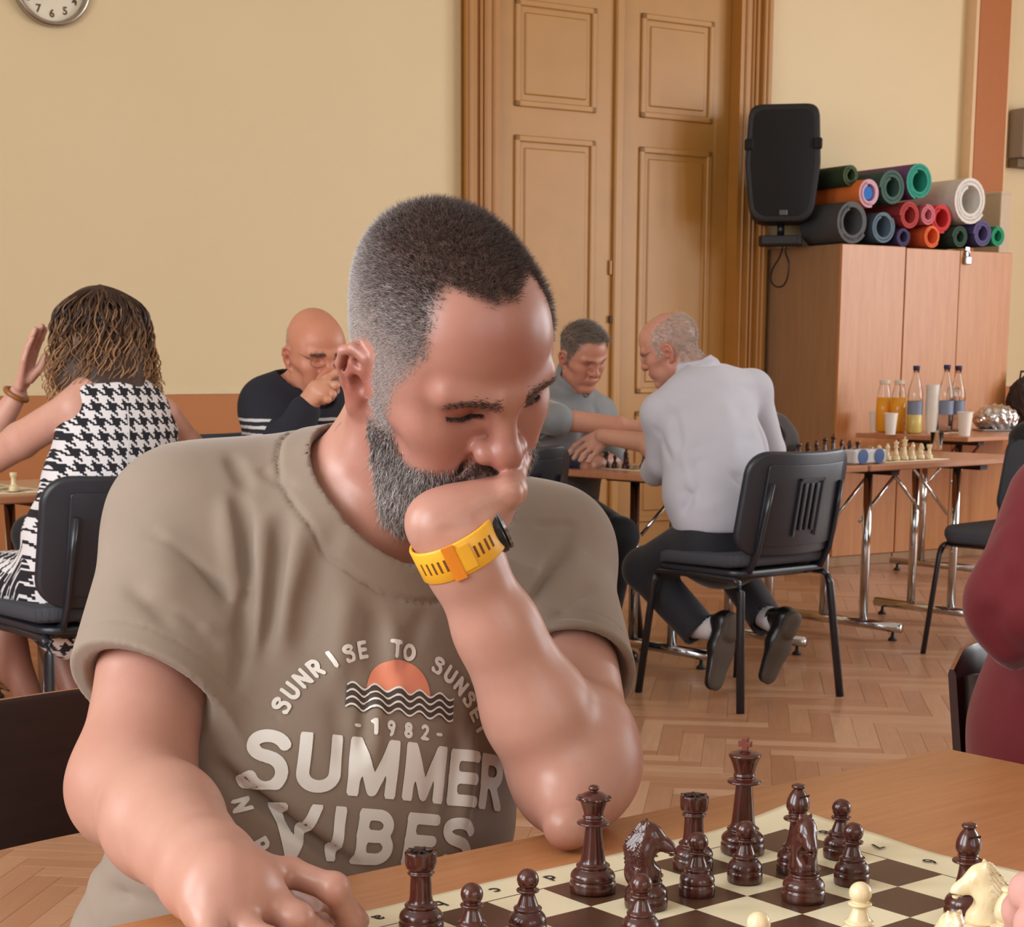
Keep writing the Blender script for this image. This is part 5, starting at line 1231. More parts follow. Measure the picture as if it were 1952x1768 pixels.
# ---- trousers
tr = Shape()
for s_ in (-1, 1):
    h_ = hip + UD * s_ * .09 + np.array([0, 0, -.07]); kn = h_ + VD * .40 + UD * s_ * .06 + np.array([0, 0, -.01]); an = kn + VD * (-.04) + np.array([0, 0, -.43])
    tr.cap(h_, kn, .085, .066, .04); tr.cap(kn, an + np.array([0, 0, .05]), .064, .052, .03); tr.plane_cut(an + np.array([0, 0, .02]), (0, 0, -1))
tr.loft([(hip + np.array([0, 0, -.10]), .17, .13), (hip + np.array([0, 0, .0]), .172, .125)], UD, .05)
tv, tf = tr.mesh(.011, newton=1); make_mesh('trousers', rel(tv), tf, m_cloth('dark blue denim', (44, 50, 66)), man)
for s_ in (-1, 1):
    h_ = hip + UD * s_ * .09 + np.array([0, 0, -.07]); an = h_ + VD * .36 + UD * s_ * .06 + np.array([0, 0, -.44]); z0 = an[2]; so = Shape()
    a_ = np.array([an[0], an[1], .045]); so.cap(a_ - VD * .03, a_ + VD * .05, .045, .042, .03); so.cap(a_ + VD * .05, a_ + VD * .17 - np.array([0, 0, .012]), .042, .034, .03); so.plane_cut((0, 0, .003), (0, 0, -1)); sv, sf = so.mesh(.009, newton=1); make_mesh('shoe', rel(sv), sf, mat('brown shoe leather', (70, 46, 34), .4), man)
# ---- wristwatch
wa = W_L - E_L; wa /= np.linalg.norm(wa); wcn = P(872, 1052, 1.455) + wa * .004
ex = np.cross(wa, np.array([0, 1, 0])); ex /= np.linalg.norm(ex); ey = np.cross(wa, ex)
bvb = BVHTree.FromPolygons([tuple(x) for x in BV], [tuple(x) for x in BF])
def wr(a, s_):         # wrist surface at angle a, offset s_ along the forearm
    d = ex * math.cos(a) + ey * math.sin(a); o = wcn + wa * s_; h_ = bvb.ray_cast(Vector(o + d * .09), Vector(-d)); r = np.linalg.norm(np.array(h_[0]) - o) if h_[0] else .031; return o, d, min(max(r, .026), .036)
watch = empty('wristwatch'); watch.parent = man; watch['label'] = 'sports watch with a yellow perforated strap'
NS = 64; rad = []
for k in range(NS): rad.append(np.mean([wr(2 * PI * k / NS, s_)[2] for s_ in (-.008, 0, .008)]))
rad = np.array(rad); rad = (rad + np.roll(rad, 1) + np.roll(rad, -1) + np.roll(rad, 2) + np.roll(rad, -2)) / 5
V = []; F = []; hw_ = .0145
for k in range(NS):
    a = 2 * PI * k / NS; d = ex * math.cos(a) + ey * math.sin(a)
    for (s_, r) in ((-hw_, .0010), (-hw_, .0032), (-hw_ + .0012, .0040), (hw_ - .0012, .0040), (hw_, .0032), (hw_, .0010)): V.append(wcn + wa * s_ + d * (rad[k] + r))
for k in range(NS):
    for q in range(6): a_, b_ = k * 6 + q, k * 6 + (q + 1) % 6; n_ = ((k + 1) % NS) * 6; F.append((a_, b_, n_ + (q + 1) % 6, n_ + q))
strap = mesh_obj('strap', rel(V), F, mat('yellow silicone', (240, 176, 44), .42, var=.04), watch, True)
angc = math.atan2(-(P(880, 1030, 1.0) - P(880, 1030, 2.0)) @ ey * -1, (P(880, 1030, 1.0) - P(880, 1030, 2.0)) @ ex)    # angle that faces the camera
def ang_of(px): 
    best = min(range(360), key=lambda g: abs(pix(wcn + (ex * math.cos(math.radians(g)) + ey * math.sin(math.radians(g))) * .036)[0] - px) + (1e3 if (ex * math.cos(math.radians(g)) + ey * math.sin(math.radians(g)))[1] > 0 else 0)); return math.radians(best)
def patch(name, a0, a1, s0, s1, r0, r1, m_, parent, n=6):
    V = []; F = []
    for i in range(n + 1):
        a = a0 + (a1 - a0) * i / n; d = ex * math.cos(a) + ey * math.sin(a); rr = np.interp(a % (2 * PI), np.arange(NS + 1) * 2 * PI / NS, np.r_[rad, rad[0]])
        V += [wcn + wa * s0 + d * (rr + r0), wcn + wa * s0 + d * (rr + r1), wcn + wa * s1 + d * (rr + r1), wcn + wa * s1 + d * (rr + r0)]
    for i in range(n):
        for q in range(4): a_, b_ = i * 4 + q, i * 4 + (q + 1) % 4; F.append((a_, b_, b_ + 4, a_ + 4))
    F += [(3, 2, 1, 0), (n * 4, n * 4 + 1, n * 4 + 2, n * 4 + 3)]; return mesh_obj(name, rel(V), F, m_, parent)
M_HOLE = mat('strap slot', (110, 66, 18), .7)
for px_ in (808, 818, 829, 840, 851, 896, 905, 914, 923, 930):
    a = ang_of(px_); patch('slot', a - .028, a + .028, -.0052, .0052, .0030, .00425, M_HOLE, watch, 2)
a = ang_of(866); patch('keeper', a - .13, a + .13, -.0150, .0150, .0036, .0062, mat('orange silicone', (226, 132, 34), .45), watch)
a = ang_of(880); patch('strap_tongue', a - .10, a + .25, -.0105, .0105, .0038, .0052, MATS['yellow silicone'], watch)
gR = ang_of(948); dcase = ex * math.cos(gR) + ey * math.sin(gR)
dcase = np.array([.95, .16, .22]); dcase -= wa * (dcase @ wa); dcase /= np.linalg.norm(dcase); cpos = wcn + dcase * .0325
Mz = Matrix.Translation(Vector(rel(cpos))) @ Vector(dcase).to_track_quat('Z', 'Y').to_matrix().to_4x4()
MB().lathe([(.0, -.004), (.0215, -.004), (.0228, 0), (.0228, .006), (.0205, .0085)], 36, Mz).build('case', mat('black watch case', (20, 20, 22), .3), watch, True, angle=40)
MB().lathe([(.0210, .0078), (.0222, .0085), (.0218, .0108), (.0196, .0112), (.0192, .0088)], 36, Mz, cap=False).build('bezel', mat('steel bezel', (150, 150, 152), .2, 1), watch, True, angle=40)
MB().lathe([(.0192, .0095), (0, .0097)], 36, Mz, cap=False).build('glass', mat('dark watch glass', (8, 9, 12), .05), watch, True)
for q in (-.9, 0, .9):
    d2 = np.cross(dcase, wa); pp = cpos + dcase * .003 + (d2 * math.cos(q) * -1 + wa * math.sin(q)) * .0235; mb = MB(); mb.box(rel(pp), (.004, .004, .004), bev=.001); mb.build('button', MATS['steel bezel'], watch)
pass

# ------------------------------------------------------------------ the other people
def lift(o, dz): return np.asarray(o, float) + np.array([0, 0, dz])
def skin_cols(V, H, base, red, extra=()):
    L = H.loc(V); c = np.tile(C_(*base), (len(V), 1)); near = (_n(L) < .16)
    rf = .30 * near
    for x in (-1, 1): rf = rf + .5 * gauss(L, (x * .083, -.01, 0), (.014, .03, .04)) + .3 * gauss(L, (x * .042, .075, -.015), (.025, .03, .028))
    rf = rf + .45 * gauss(L, (0, .115, -.006), (.022, .02, .022)); rf = np.clip(rf, 0, .8)[:, None]
    return c * (1 - rf) + C_(*red) * rf, L
def hair_on(parent, V, F, w, n, ln, r, lean, cols, H, rng, jit=.3, curl=0, base=None):
    pt, fi = scatter(V, F, w, n, rng); nr = vnormals(V, F)[F[fi, 0]]; Lc = H.loc(pt)
    return pt, nr, Lc
def shoe(parent, heel, toe, up, m_up, m_sole, relf):
    """a leather shoe from heel to toe; up: direction away from the sole"""
    heel, toe, up = (np.asarray(x, float) for x in (heel, toe, up)); d = toe - heel; L_ = np.linalg.norm(d); d /= L_; up = up - d * (up @ d); up /= np.linalg.norm(up); s_ = np.cross(d, up)
    S = Shape(); S.cap(heel + d * .03 + up * .035, heel + d * L_ * .45 + up * .038, .036, .036, .02); S.cap(heel + d * L_ * .45 + up * .034, heel + d * (L_ - .03) + up * .022, .038, .030, .02, flat=(up, .8)); S.cap(heel + d * .035 + up * .04, heel + d * .05 + up * .085, .034, .036, .02)
    S.plane_cut(heel + up * .008, -up); v, f = S.mesh(.006); o = make_mesh('shoe', relf(v), f, m_up, parent)
    B = Shape(); B.cap(heel + d * .03 + up * .004, heel + d * L_ * .5 + up * .002, .037, .036, .01, flat=(up, .25)); B.cap(heel + d * L_ * .5 + up * .002, heel + d * (L_ - .035) + up * .004, .041, .036, .01, flat=(up, .25)); B.cap(heel + d * .03 - up * .008, heel + d * .065 - up * .008, .034, .034, .004, flat=(up, .35)); v, f = B.mesh(.006); make_mesh('sole', relf(v), f, m_sole, o); return o
def glasses(parent, H, relf, m_, rx=.024, rz=.017, y=.104, z=.022):
    g = empty('glasses'); g.parent = parent
    for x in (-1, 1):
        c = [H.w(x * .033 + rx * math.cos(a), y - .012 * abs(math.cos(a)) * 0 - .22 * abs(x * .033 + rx * math.cos(a)) ** 1.5, z + rz * math.sin(a)) for a in np.linspace(0, 2 * PI, 20, endpoint=False)]
        mb = MB(); mb.tube([relf(p) for p in c], .0008, 5, closed=True); mb.build('rim', m_, g, True)
        mb = MB(); mb.tube([relf(H.w(x * .057, y - .014, z + .006)), relf(H.w(x * .074, .05, z + .010)), relf(H.w(x * .080, -.004, z + .012)), relf(H.w(x * .082, -.016, z - .002))], .0013, 5); mb.build('temple', m_, g, True)
    mb = MB(); mb.tube([relf(H.w(-.009, y - .0, z + .004)), relf(H.w(0, y + .004, z + .007)), relf(H.w(.009, y, z + .004))], .0012, 5); mb.build('bridge', m_, g, True); return g
M_SK2 = m_vcol('people skin', .45, .06, .08, 420, .0005, .4)
M_SOCK = mat('pale sock', (206, 200, 204), .9); M_BLKL = mat('black shoe leather', (20, 20, 22), .32); M_SOLE = mat('brown shoe sole', (74, 62, 52), .7)
MWIRE = mat('dark wire frame', (110, 96, 88), .35, .7)

# ==== the player in the white shirt (seen from behind)
O4 = np.array([.95, 6.09, 0]); r4 = lambda v: np.asarray(v) - O4
p4 = empty('person', O4, 0, 'person in a white shirt and dark trousers reaching over the chess board', 'person')
hip4 = O4 + np.array([0, 0, .56]) - VD * .06 - UD * .03; sm4 = P(1350, 742, 6.28); sL4, sR4 = P(1262, 790, 6.22), P(1432, 745, 6.40)
H4 = Head(P(1281, 672, 6.36), frame(PI + .663 + .50, .42, .10), .98)
eL4 = P(1262, 895, 6.40); wL4 = P(1190, 838, 6.60); eL4b = P(1290, 905, 6.28)
b4 = Shape()
b4.loft([(hip4, .15, .11), (hip4 * .5 + sm4 * .5, .15, .10), (sm4, .15, .075)], UD, .05); b4.cap(sm4, H4.w(0, -.03, -.04), .062, .056, .03); b4.cap(H4.w(0, .02, -.07), sm4, .04, .05, .03)
b4.chain([sL4, P(1268, 880, 6.30), P(1232, 845, 6.48), P(1150, 832, 6.66)], [.05, .045, .038, .028], .02)
m4 = [P(1112, 838, 6.74), P(1116, 850, 6.72), P(1124, 858, 6.70), P(1136, 864, 6.68)]
hand(b4, P(1148, 833, 6.67), m4, None, [.010, .010, .0098, .009], [[P(1096, 850, 6.76), P(1086, 862, 6.77), P(1078, 872, 6.77)], [P(1102, 862, 6.74), P(1094, 874, 6.74)], [P(1112, 868, 6.71), P(1106, 878, 6.70)], [P(1126, 872, 6.68), P(1120, 880, 6.67)]], [P(1140, 845, 6.69), P(1132, 866, 6.73), P(1124, 880, 6.74)])
b4.chain([sR4, P(1460, 860, 6.48), P(1420, 880, 6.62)], [.05, .042, .035], .02); H4.build(b4, fine=False)
V, F = b4.mesh(.0055); c, L_ = skin_cols(V, H4, (208, 160, 138), (186, 108, 90)); x_, y_, z_ = np.abs(L_[:, 0]), L_[:, 1], L_[:, 2]
hw4 = soft(L_, lambda q: in_poly(q[:, 1], q[:, 2], [(-.13, -.06), (-.03, -.06), (-.03, .035), (.01, .045), (.012, -.01), (.03, -.01), (.04, .05), (.02, .098), (-.05, .118), (-.13, .115)]) & (np.abs(q[:, 0]) < .081), .006) * (_n(L_) < .17)
c = c * (1 - .5 * hw4[:, None]) + C_(190, 176, 166) * .5 * hw4[:, None]; make_mesh('body', r4(V), F, M_SK2, p4, c)
rg = np.random.default_rng(4); pt, nr, Lc = hair_on(p4, V, F, hw4 + .04 * (z_ > .09) * (_n(L_) < .17), 3500, 0, 0, 0, 0, H4, rg)
strands('hair', r4(pt), nr, rg.uniform(.008, .018, len(pt)), np.full(len(pt), .0007), np.tile([0, -.5, -.7], (len(pt), 1)) @ H4.M.T, np.tile(C_(206, 194, 184), (len(pt), 1)) * rg.uniform(.7, 1.1, (len(pt), 1)), M_HAIR, p4, rng=rg)
glasses(p4, H4, r4, MWIRE)
s4 = Shape(); s4.loft([(hip4 + np.array([0, 0, .05]), .195, .152), (hip4 * .72 + sm4 * .28, .205, .158), (hip4 * .42 + sm4 * .58, .198, .142), (sm4 + np.array([0, 0, -.05]), .185, .115), (sm4 + np.array([0, 0, .01]), .13, .075)], UD, .05)
s4.cap(sL4, sm4, .075, .08, .04); s4.cap(sR4, sm4, .075, .08, .04); s4.cap(sm4, H4.w(0, -.035, -.062), .075, .064, .02); s4.plane_cut(H4.w(0, -.035, -.055), H4.w(0, 0, 1) - H4.w(0, .5, 0), .003)
s4.chain([sL4, P(1266, 880, 6.28), P(1250, 898, 6.36)], [.068, .062, .056], .03); s4.chain([sR4, P(1465, 860, 6.48), P(1425, 880, 6.62)], [.068, .06, .05], .03); s4.plane_cut(hip4 + np.array([0, 0, .02]), (0, 0, -1))
def fold4(sh_, x0, y0, x1, y1, Y0, Y1, a, w_):
    v_, f_ = FB.setdefault(id(sh_), sh_.mesh(.02, newton=0)); bv = FB.setdefault(-id(sh_), BVHTree.FromPolygons([tuple(x) for x in v_], [tuple(x) for x in f_]))
    def q(x, y, Y): h_ = bv.ray_cast(Vector((0, 0, CAMZ)), Vector(ray(x, y)).normalized()); return np.array(h_[0]) if h_[0] is not None else P(x, y, Y)
    sh_.fold(q(x0, y0, Y0), q(x1, y1, Y1), a, w_)
FB = {}
for q in ((1310, 900, 1440, 830, 6.15, 6.2, -.014, .022), (1320, 860, 1420, 780, 6.15, 6.2, -.010, .02), (1300, 940, 1440, 900, 6.1, 6.1, -.016, .02), (1340, 970, 1460, 930, 6.05, 6.05, .014, .022), (1300, 850, 1330, 960, 6.15, 6.1, .010, .02), (1280, 780, 1300, 860, 6.15, 6.2, -.012, .018), (1320, 760, 1440, 740, 6.2, 6.25, -.008, .018), (1440, 800, 1465, 880, 6.2, 6.2, -.012, .02), (1380, 760, 1400, 880, 6.2, 6.2, .008, .03), (1330, 930, 1300, 980, 6.2, 6.2, -.012, .018), (1390, 900, 1450, 960, 6.2, 6.2, -.012, .016), (1250, 820, 1280, 880, 6.2, 6.2, -.008, .014)): fold4(s4, *q)
V, F = s4.mesh(.0075); make_mesh('shirt', r4(V), F, m_cloth('white shirt cloth', (190, 190, 201), .04, 900, .2), p4)
col4 = Shape(); col4.cap(H4.w(0, -.030, -.045), H4.w(0, -.050, -.115), .068, .092, .01); col4.cap(H4.w(0, -.025, .0), H4.w(0, -.03, -.06), .0615, .0625, .004, 'd'); col4.cap(H4.w(0, .08, -.02), H4.w(0, .09, -.12), .05, .05, .01, 'd'); col4.local_cut(H4.w(0, -.035, -.050), H4.w(0, -.3, 1) - H4.w(0, 0, 0), H4.w(0, -.03, .03), .13)
V, F = col4.mesh(.006); make_mesh('collar', r4(V), F, MATS['white shirt cloth'], p4)
kL4, kR4 = P(1228, 1085, 6.28), P(1380, 1060, 6.62); aL4, aR4 = P(1335, 1205, 6.12), P(1462, 1185, 6.26)
t4 = Shape(); t4.loft([(hip4 + np.array([0, 0, -.05]), .185, .140), (hip4 + np.array([0, 0, .05]), .172, .130)], UD, .05)
hl_, hr_ = hip4 - UD * .09, hip4 + UD * .09
t4.cap(hl_, kL4, .092, .072, .04); t4.cap(kL4, aL4, .074, .066, .03); t4.cap(hr_, kR4, .092, .072, .04); t4.cap(kR4, aR4, .074, .062, .03)
for a, k_ in ((aL4, kL4), (aR4, kR4)): d = (a - k_) / np.linalg.norm(a - k_); t4.local_cut(a - d * .0, d, a + d * .06, .12); t4.cap(a - d * .02, a + d * .1, .052, .052, .003, 'd')
V, F = t4.mesh(.009); make_mesh('trousers', r4(V), F, m_cloth('black suit cloth', (34, 34, 42), .1, 700, .2), p4)
hipb = Shape(); hipb.loft([(hip4 + np.array([0, 0, .058]), .180, .138), (hip4 + np.array([0, 0, .088]), .176, .134)], UD, .01); hipb.plane_cut(hip4 + np.array([0, 0, .055]), (0, 0, -1), .002); hipb.plane_cut(hip4 + np.array([0, 0, .09]), (0, 0, 1), .002)
V, F = hipb.mesh(.009); make_mesh('belt', r4(V), F, mat('black belt', (22, 20, 20), .45), p4)
for (hp, tp_, an, kk) in ((P(1392, 1200, 6.02), P(1362, 1318, 6.02), aL4, kL4), (P(1508, 1190, 6.10), P(1462, 1306, 6.06), aR4, kR4)):
    tz = onz(*pix(tp_), .03); d = tz - hp; d = d / np.linalg.norm(d); hp2 = tz - d * .275; up = np.cross(d, np.cross(np.array([-.5, .8, .15]), d)); shoe(p4, hp2, tz, up, M_BLKL, M_SOLE, r4)
    q0 = hp2 + d * .055 + up / np.linalg.norm(up) * .07; mb = MB(); mb.tube([r4(an * 1.0 + (an - kk) * -.1), r4(an * .4 + q0 * .6), r4(q0)], [.046, .042, .042], 14); mb.build('sock', M_SOCK, p4, True)

# ==== the player in the grey shirt
O3 = np.array([.36, 7.12, 0]); r3 = lambda v: np.asarray(v) - O3
p3_ = empty('person', O3, 0, 'person in a grey short-sleeved shirt bending over the board', 'person')
hip3 = O3 + np.array([0, 0, .56]); sm3 = P(1080, 772, 6.98); sR3, sL3 = P(1028, 792, 6.86), P(1142, 790, 7.12)
H3 = Head(P(1107, 684, 6.86), frame(.60, .52, -.10), .97); b3 = Shape()
b3.loft([(hip3, .15, .11), (hip3 * .5 + sm3 * .5, .15, .10), (sm3, .15, .07)], UD, .05); b3.cap(sm3, H3.w(0, -.025, -.04), .06, .056, .03); b3.cap(sm3, H3.w(0, .03, -.07), .05, .038, .03)
b3.chain([sR3, P(1060, 800, 6.72), P(1180, 812, 6.72), P(1225, 818, 6.74)], [.05, .044, .034, .028], .02); b3.cap(P(1225, 818, 6.74), P(1250, 825, 6.76), .026, .02, .02)
b3.chain([sL3, P(1165, 880, 7.0), P(1120, 890, 6.85)], [.05, .042, .03], .02); H3.build(b3, fine=True)
V, F = b3.mesh(.005); c, L_ = skin_cols(V, H3, (200, 148, 124), (176, 100, 82))
def mh3(q):
    x, y, z = np.abs(q[:, 0]), q[:, 1], q[:, 2]; ph = np.degrees(np.arctan2(z - .045, y + .01)); top = (ph > np.interp(x, [0, .03, .05, .06], [36, 42, 48, 40])) & (z > .05) & (x < .066)
    return (top | (in_poly(y, z, [(-.13, -.05), (-.045, -.05), (-.028, -.02), (-.026, .034), (.008, .043), (.012, -.015), (.026, -.015), (.036, .03), (.05, .06), (.04, .12), (-.13, .15)]) & (x > .036))) & (x < .081)
h3 = soft(L_, mh3, .005) * (_n(L_) < .18); c = c * (1 - .8 * h3[:, None]) + C_(104, 92, 82) * .8 * h3[:, None]; eb3 = np.exp(-((L_[:, 2] - .045) / .004) ** 2) * (np.abs(L_[:, 0]) > .012) * (np.abs(L_[:, 0]) < .05) * (L_[:, 1] > .06) + .8 * np.exp(-((L_[:, 2] - .024) / .003) ** 2) * (np.abs(L_[:, 0]) > .018) * (np.abs(L_[:, 0]) < .047) * (L_[:, 1] > .06)
c = c * (1 - .6 * np.clip(eb3, 0, 1)[:, None]) + C_(80, 60, 52) * .6 * np.clip(eb3, 0, 1)[:, None]; make_mesh('body', r3(V), F, M_SK2, p3_, c)
pt, nr, Lc = hair_on(p3_, V, F, h3, 6000, 0, 0, 0, 0, H3, rg); tf_ = np.clip((Lc[:, 2] - .05) / .05, 0, 1)
strands('hair', r3(pt), nr, (.006 + .026 * tf_) * rg.uniform(.7, 1.2, len(pt)), np.full(len(pt), .0007), np.stack([-.9 * tf_, 1.5 * tf_ - .5, -.6 * (1 - tf_)], 1) @ H3.M.T, lerp(C_(92, 80, 70), C_(160, 150, 140), np.clip(rg.normal(.45, .3, len(pt)), 0, 1)), M_HAIR, p3_, rng=rg)
s3 = Shape(); s3.loft([(hip3 + np.array([0, 0, .02]), .185, .135), (hip3 * .5 + sm3 * .5, .185, .13), (sm3 + np.array([0, 0, -.05]), .185, .11), (sm3, .14, .08)], UD, .05); s3.cap(sR3, sm3, .068, .078, .04); s3.cap(sL3, sm3, .068, .078, .04); s3.cap(sm3, H3.w(0, -.02, -.075), .08, .068, .03)
s3.chain([sR3, P(1062, 800, 6.70)], [.066, .062], .03); s3.chain([sL3, P(1164, 870, 7.02)], [.066, .06], .03)
n3 = np.array([0, 0, .75]) + VD * .65; s3.add(lambda Pq: np.maximum(_n((Pq - H3.w(0, -.01, -.07)) - ((Pq - H3.w(0, -.01, -.07)) @ n3)[:, None] * n3) - .062, -.02 - (Pq - H3.w(0, -.01, -.07)) @ n3), H3.w(0, -.01, -.03), .12, .004, 'd')
for q in ((1040, 830, 1080, 900, 6.7, 6.75, -.012, .02), (1060, 800, 1100, 880, 6.7, 6.75, .012, .02), (1110, 800, 1115, 880, 6.75, 6.8, -.012, .02), (1020, 820, 1040, 880, 6.75, 6.8, .012, .02), (1130, 770, 1140, 850, 6.8, 6.9, -.01, .02)): fold4(s3, *q)
V, F = s3.mesh(.008); make_mesh('shirt', r3(V), F, m_cloth('grey shirt cloth', (128, 130, 132), .12, 700, .2), p3_)
q = [H3.w(*t_) for t_ in ((.045, .03, -.085), (.02, .075, -.10), (0, .092, -.12))]; q2 = [H3.w(-t_[0], t_[1], t_[2]) for t_ in ((.045, .03, -.085), (.02, .075, -.10), (0, .092, -.12))]
for qq in (q, q2): mb = MB(); mb.tube([r3(x) for x in qq], [.016, .020, .012], 8, flat=(1, .35)); mb.build('collar', MATS['grey shirt cloth'], p3_, True)
t3 = Shape(); kA, kB_ = P(1182, 1022, 6.74), P(1110, 1000, 6.60)
t3.loft([(hip3 + np.array([0, 0, -.05]), .175, .135), (hip3 + np.array([0, 0, .08]), .172, .132)], UD, .05); fA, fB = np.array([kA[0] - .06, kA[1] + .10, .08]), np.array([kB_[0] - .05, kB_[1] + .12, .08])
t3.cap(hip3 + UD * .09, kA, .085, .068, .04); t3.cap(kA, fA, .068, .055, .03); t3.cap(hip3 - UD * .09, kB_, .085, .068, .04); t3.cap(kB_, fB, .068, .055, .03)
V, F = t3.mesh(.01); make_mesh('trousers', r3(V), F, m_cloth('black trouser cloth', (20, 20, 24), .1, 700, .2), p3_)
for f_ in (fA, fB): shoe(p3_, np.array([f_[0], f_[1], .012]) - VD * .06, np.array([f_[0], f_[1], .012]) + VD * .2, (0, 0, 1), M_BLKL, M_SOLE, r3)

# ==== the bald player in the striped sweater
OB = np.array([-.60, 5.42, 0]); rB = lambda v: np.asarray(v) - OB
pB = empty('person', OB, 0, 'bald person with glasses and a striped navy sweater, knuckles at the mouth', 'person')
hipB = OB + np.array([0, 0, .56]) + VD * .05; smB = P(585, 758, 5.30); sRB, sLB = P(508, 772, 5.22), P(672, 770, 5.40)
HB_ = Head(P(600, 683, 5.22), frame(.50, .34, -.06), 1.0); bB = Shape()
bB.loft([(hipB, .15, .12), (hipB * .5 + smB * .5, .15, .11), (smB, .16, .075)], UD, .05); bB.cap(smB, HB_.w(0, -.025, -.04), .064, .060, .03); bB.cap(smB, HB_.w(0, .03, -.075), .055, .042, .03)
eRB = P(548, 862, 5.05); wRB = P(588, 768, 5.06); bB.chain([sRB, eRB, wRB], [.05, .042, .03], .02)
mB_ = [P(622, 722, 5.06), P(624, 732, 5.045), P(622, 743, 5.03), P(616, 753, 5.02)]
HB_.build(bB, fine=True)
hB = Shape(); hand(hB, wRB, mB_, None, [.0105, .0105, .010, .0095], [[P(640, 712, 5.07), P(646, 712, 5.09), P(632, 714, 5.1)], [P(640, 735, 5.04), P(640, 745, 5.06), P(624, 744, 5.08)], [P(634, 752, 5.03), P(630, 760, 5.05)], [P(624, 762, 5.02), P(618, 766, 5.04)]], [P(600, 745, 5.08), P(612, 722, 5.11), P(622, 708, 5.12)]); hB.cap(wRB, P(604, 745, 5.045), .029, .03, .02)
bB.join(hB, .002); bB.chain([sLB, P(690, 860, 5.3), P(640, 880, 5.1), P(600, 892, 5.02)], [.05, .042, .03, .027], .02)
qL = P(600, 892, 5.02); hand(bB, qL, [qL + np.array([-.075, -.035 + .02 * i, -.02]) for i in range(4)], None, [.0095] * 4, [[qL + np.array([-.11, -.04 + .022 * i, -.035]), qL + np.array([-.135, -.04 + .022 * i, -.045])] for i in range(4)], [qL + np.array([-.02, -.03, -.01]), qL + np.array([-.05, -.065, -.03]), qL + np.array([-.075, -.075, -.04])])
V, F = bB.mesh(.0048); c, L_ = skin_cols(V, HB_, (206, 150, 122), (180, 98, 74))
mus = np.exp(-((L_[:, 2] + .030) / .007) ** 2) * (np.abs(L_[:, 0]) < .034) * (L_[:, 1] > .075); eb_ = np.exp(-((L_[:, 2] - .046 + .10 * np.maximum(0, np.abs(L_[:, 0]) - .03)) / .004) ** 2) * (np.abs(L_[:, 0]) > .012) * (np.abs(L_[:, 0]) < .052) * (L_[:, 1] > .06)
c = c * (1 - .6 * mus[:, None]) + C_(196, 184, 174) * .6 * mus[:, None]; c = c * (1 - .75 * eb_[:, None]) + C_(96, 70, 58) * .75 * eb_[:, None]; make_mesh('body', rB(V), F, M_SK2, pB, c)
wm = mus * (np.abs(hB(V)) > .004); pt, nr, Lc = hair_on(pB, V, F, wm + 1e-6, 900, 0, 0, 0, 0, HB_, rg); strands('moustache', rB(pt), nr * .6, rg.uniform(.008, .014, len(pt)), np.full(len(pt), .0006), np.tile([0, .3, -.8], (len(pt), 1)) @ HB_.M.T, np.tile(C_(206, 198, 190), (len(pt), 1)) * rg.uniform(.7, 1.1, (len(pt), 1)), M_HAIR, pB, rng=rg)
pt, nr, Lc = hair_on(pB, V, F, eb_ + 1e-6, 260, 0, 0, 0, 0, HB_, rg); strands('eyebrows', rB(pt), nr * .5, rg.uniform(.006, .011, len(pt)), np.full(len(pt), .0005), np.stack([np.sign(Lc[:, 0]), 0 * Lc[:, 0], .3 + 0 * Lc[:, 0]], 1) @ HB_.M.T, np.tile(C_(66, 52, 46), (len(pt), 1)), M_HAIR, pB, rng=rg)
wf = in_poly(L_[:, 1], L_[:, 2], [(-.13, -.04), (-.03, -.04), (-.026, .034), (.008, .043), (.012, -.01), (.024, -.01), (.028, .04), (-.02, .075), (-.13, .07)]) * (_n(L_) < .17) * (np.abs(L_[:, 0]) < .081) * 1.0; pt, nr, Lc = hair_on(pB, V, F, wf + 1e-7, 1500, 0, 0, 0, 0, HB_, rg); strands('hair', rB(pt), nr, rg.uniform(.003, .006, len(pt)), np.full(len(pt), .0005), np.tile([0, -.4, -.6], (len(pt), 1)) @ HB_.M.T, np.tile(C_(176, 164, 156), (len(pt), 1)), M_HAIR, pB, rng=rg)
glasses(pB, HB_, rB, MWIRE, z=.026)
sB = Shape(); sB.loft([(hipB + np.array([0, 0, -.02]), .19, .15), (hipB * .5 + smB * .5, .19, .145), (smB + np.array([0, 0, -.05]), .19, .12), (smB, .15, .085)], UD, .05); sB.cap(sRB, smB, .074, .085, .04); sB.cap(sLB, smB, .074, .085, .04)
sB.chain([sRB, P(530, 850, 5.08), P(556, 858, 5.05)], [.072, .064, .06], .03); sB.chain([P(545, 858, 5.05), P(580, 785, 5.058)], [.060, .046], .02); sB.chain([sLB, P(692, 862, 5.28), P(650, 880, 5.12)], [.072, .062, .052], .03)
sB.cap(smB, HB_.w(0, -.02, -.075), .085, .070, .02); sB.local_cut(HB_.w(0, -.02, -.085), HB_.w(0, -.2, 1) - HB_.w(0, 0, 0), HB_.w(0, -.02, -.04), .10, .004); sB.add(lambda Pq: np.maximum(_n(Pq - HB_.w(0, .05, -.085)) - .052, -9), HB_.w(0, .05, -.085), .06, .006, 'd')
dW = P(580, 785, 5.058) - P(545, 858, 5.05)
V, F = sB.mesh(.0065); st = np.zeros((len(V), 3)); st[:, 0] = V[:, 2] + .12 * (V @ UD) * .0 ; fore = np.minimum(1, np.maximum(0, ( .075 - np.array([min(_n((x - P(530, 850, 5.08))[None])[0], 9) for x in V[:0]]).sum() if 0 else 0)))
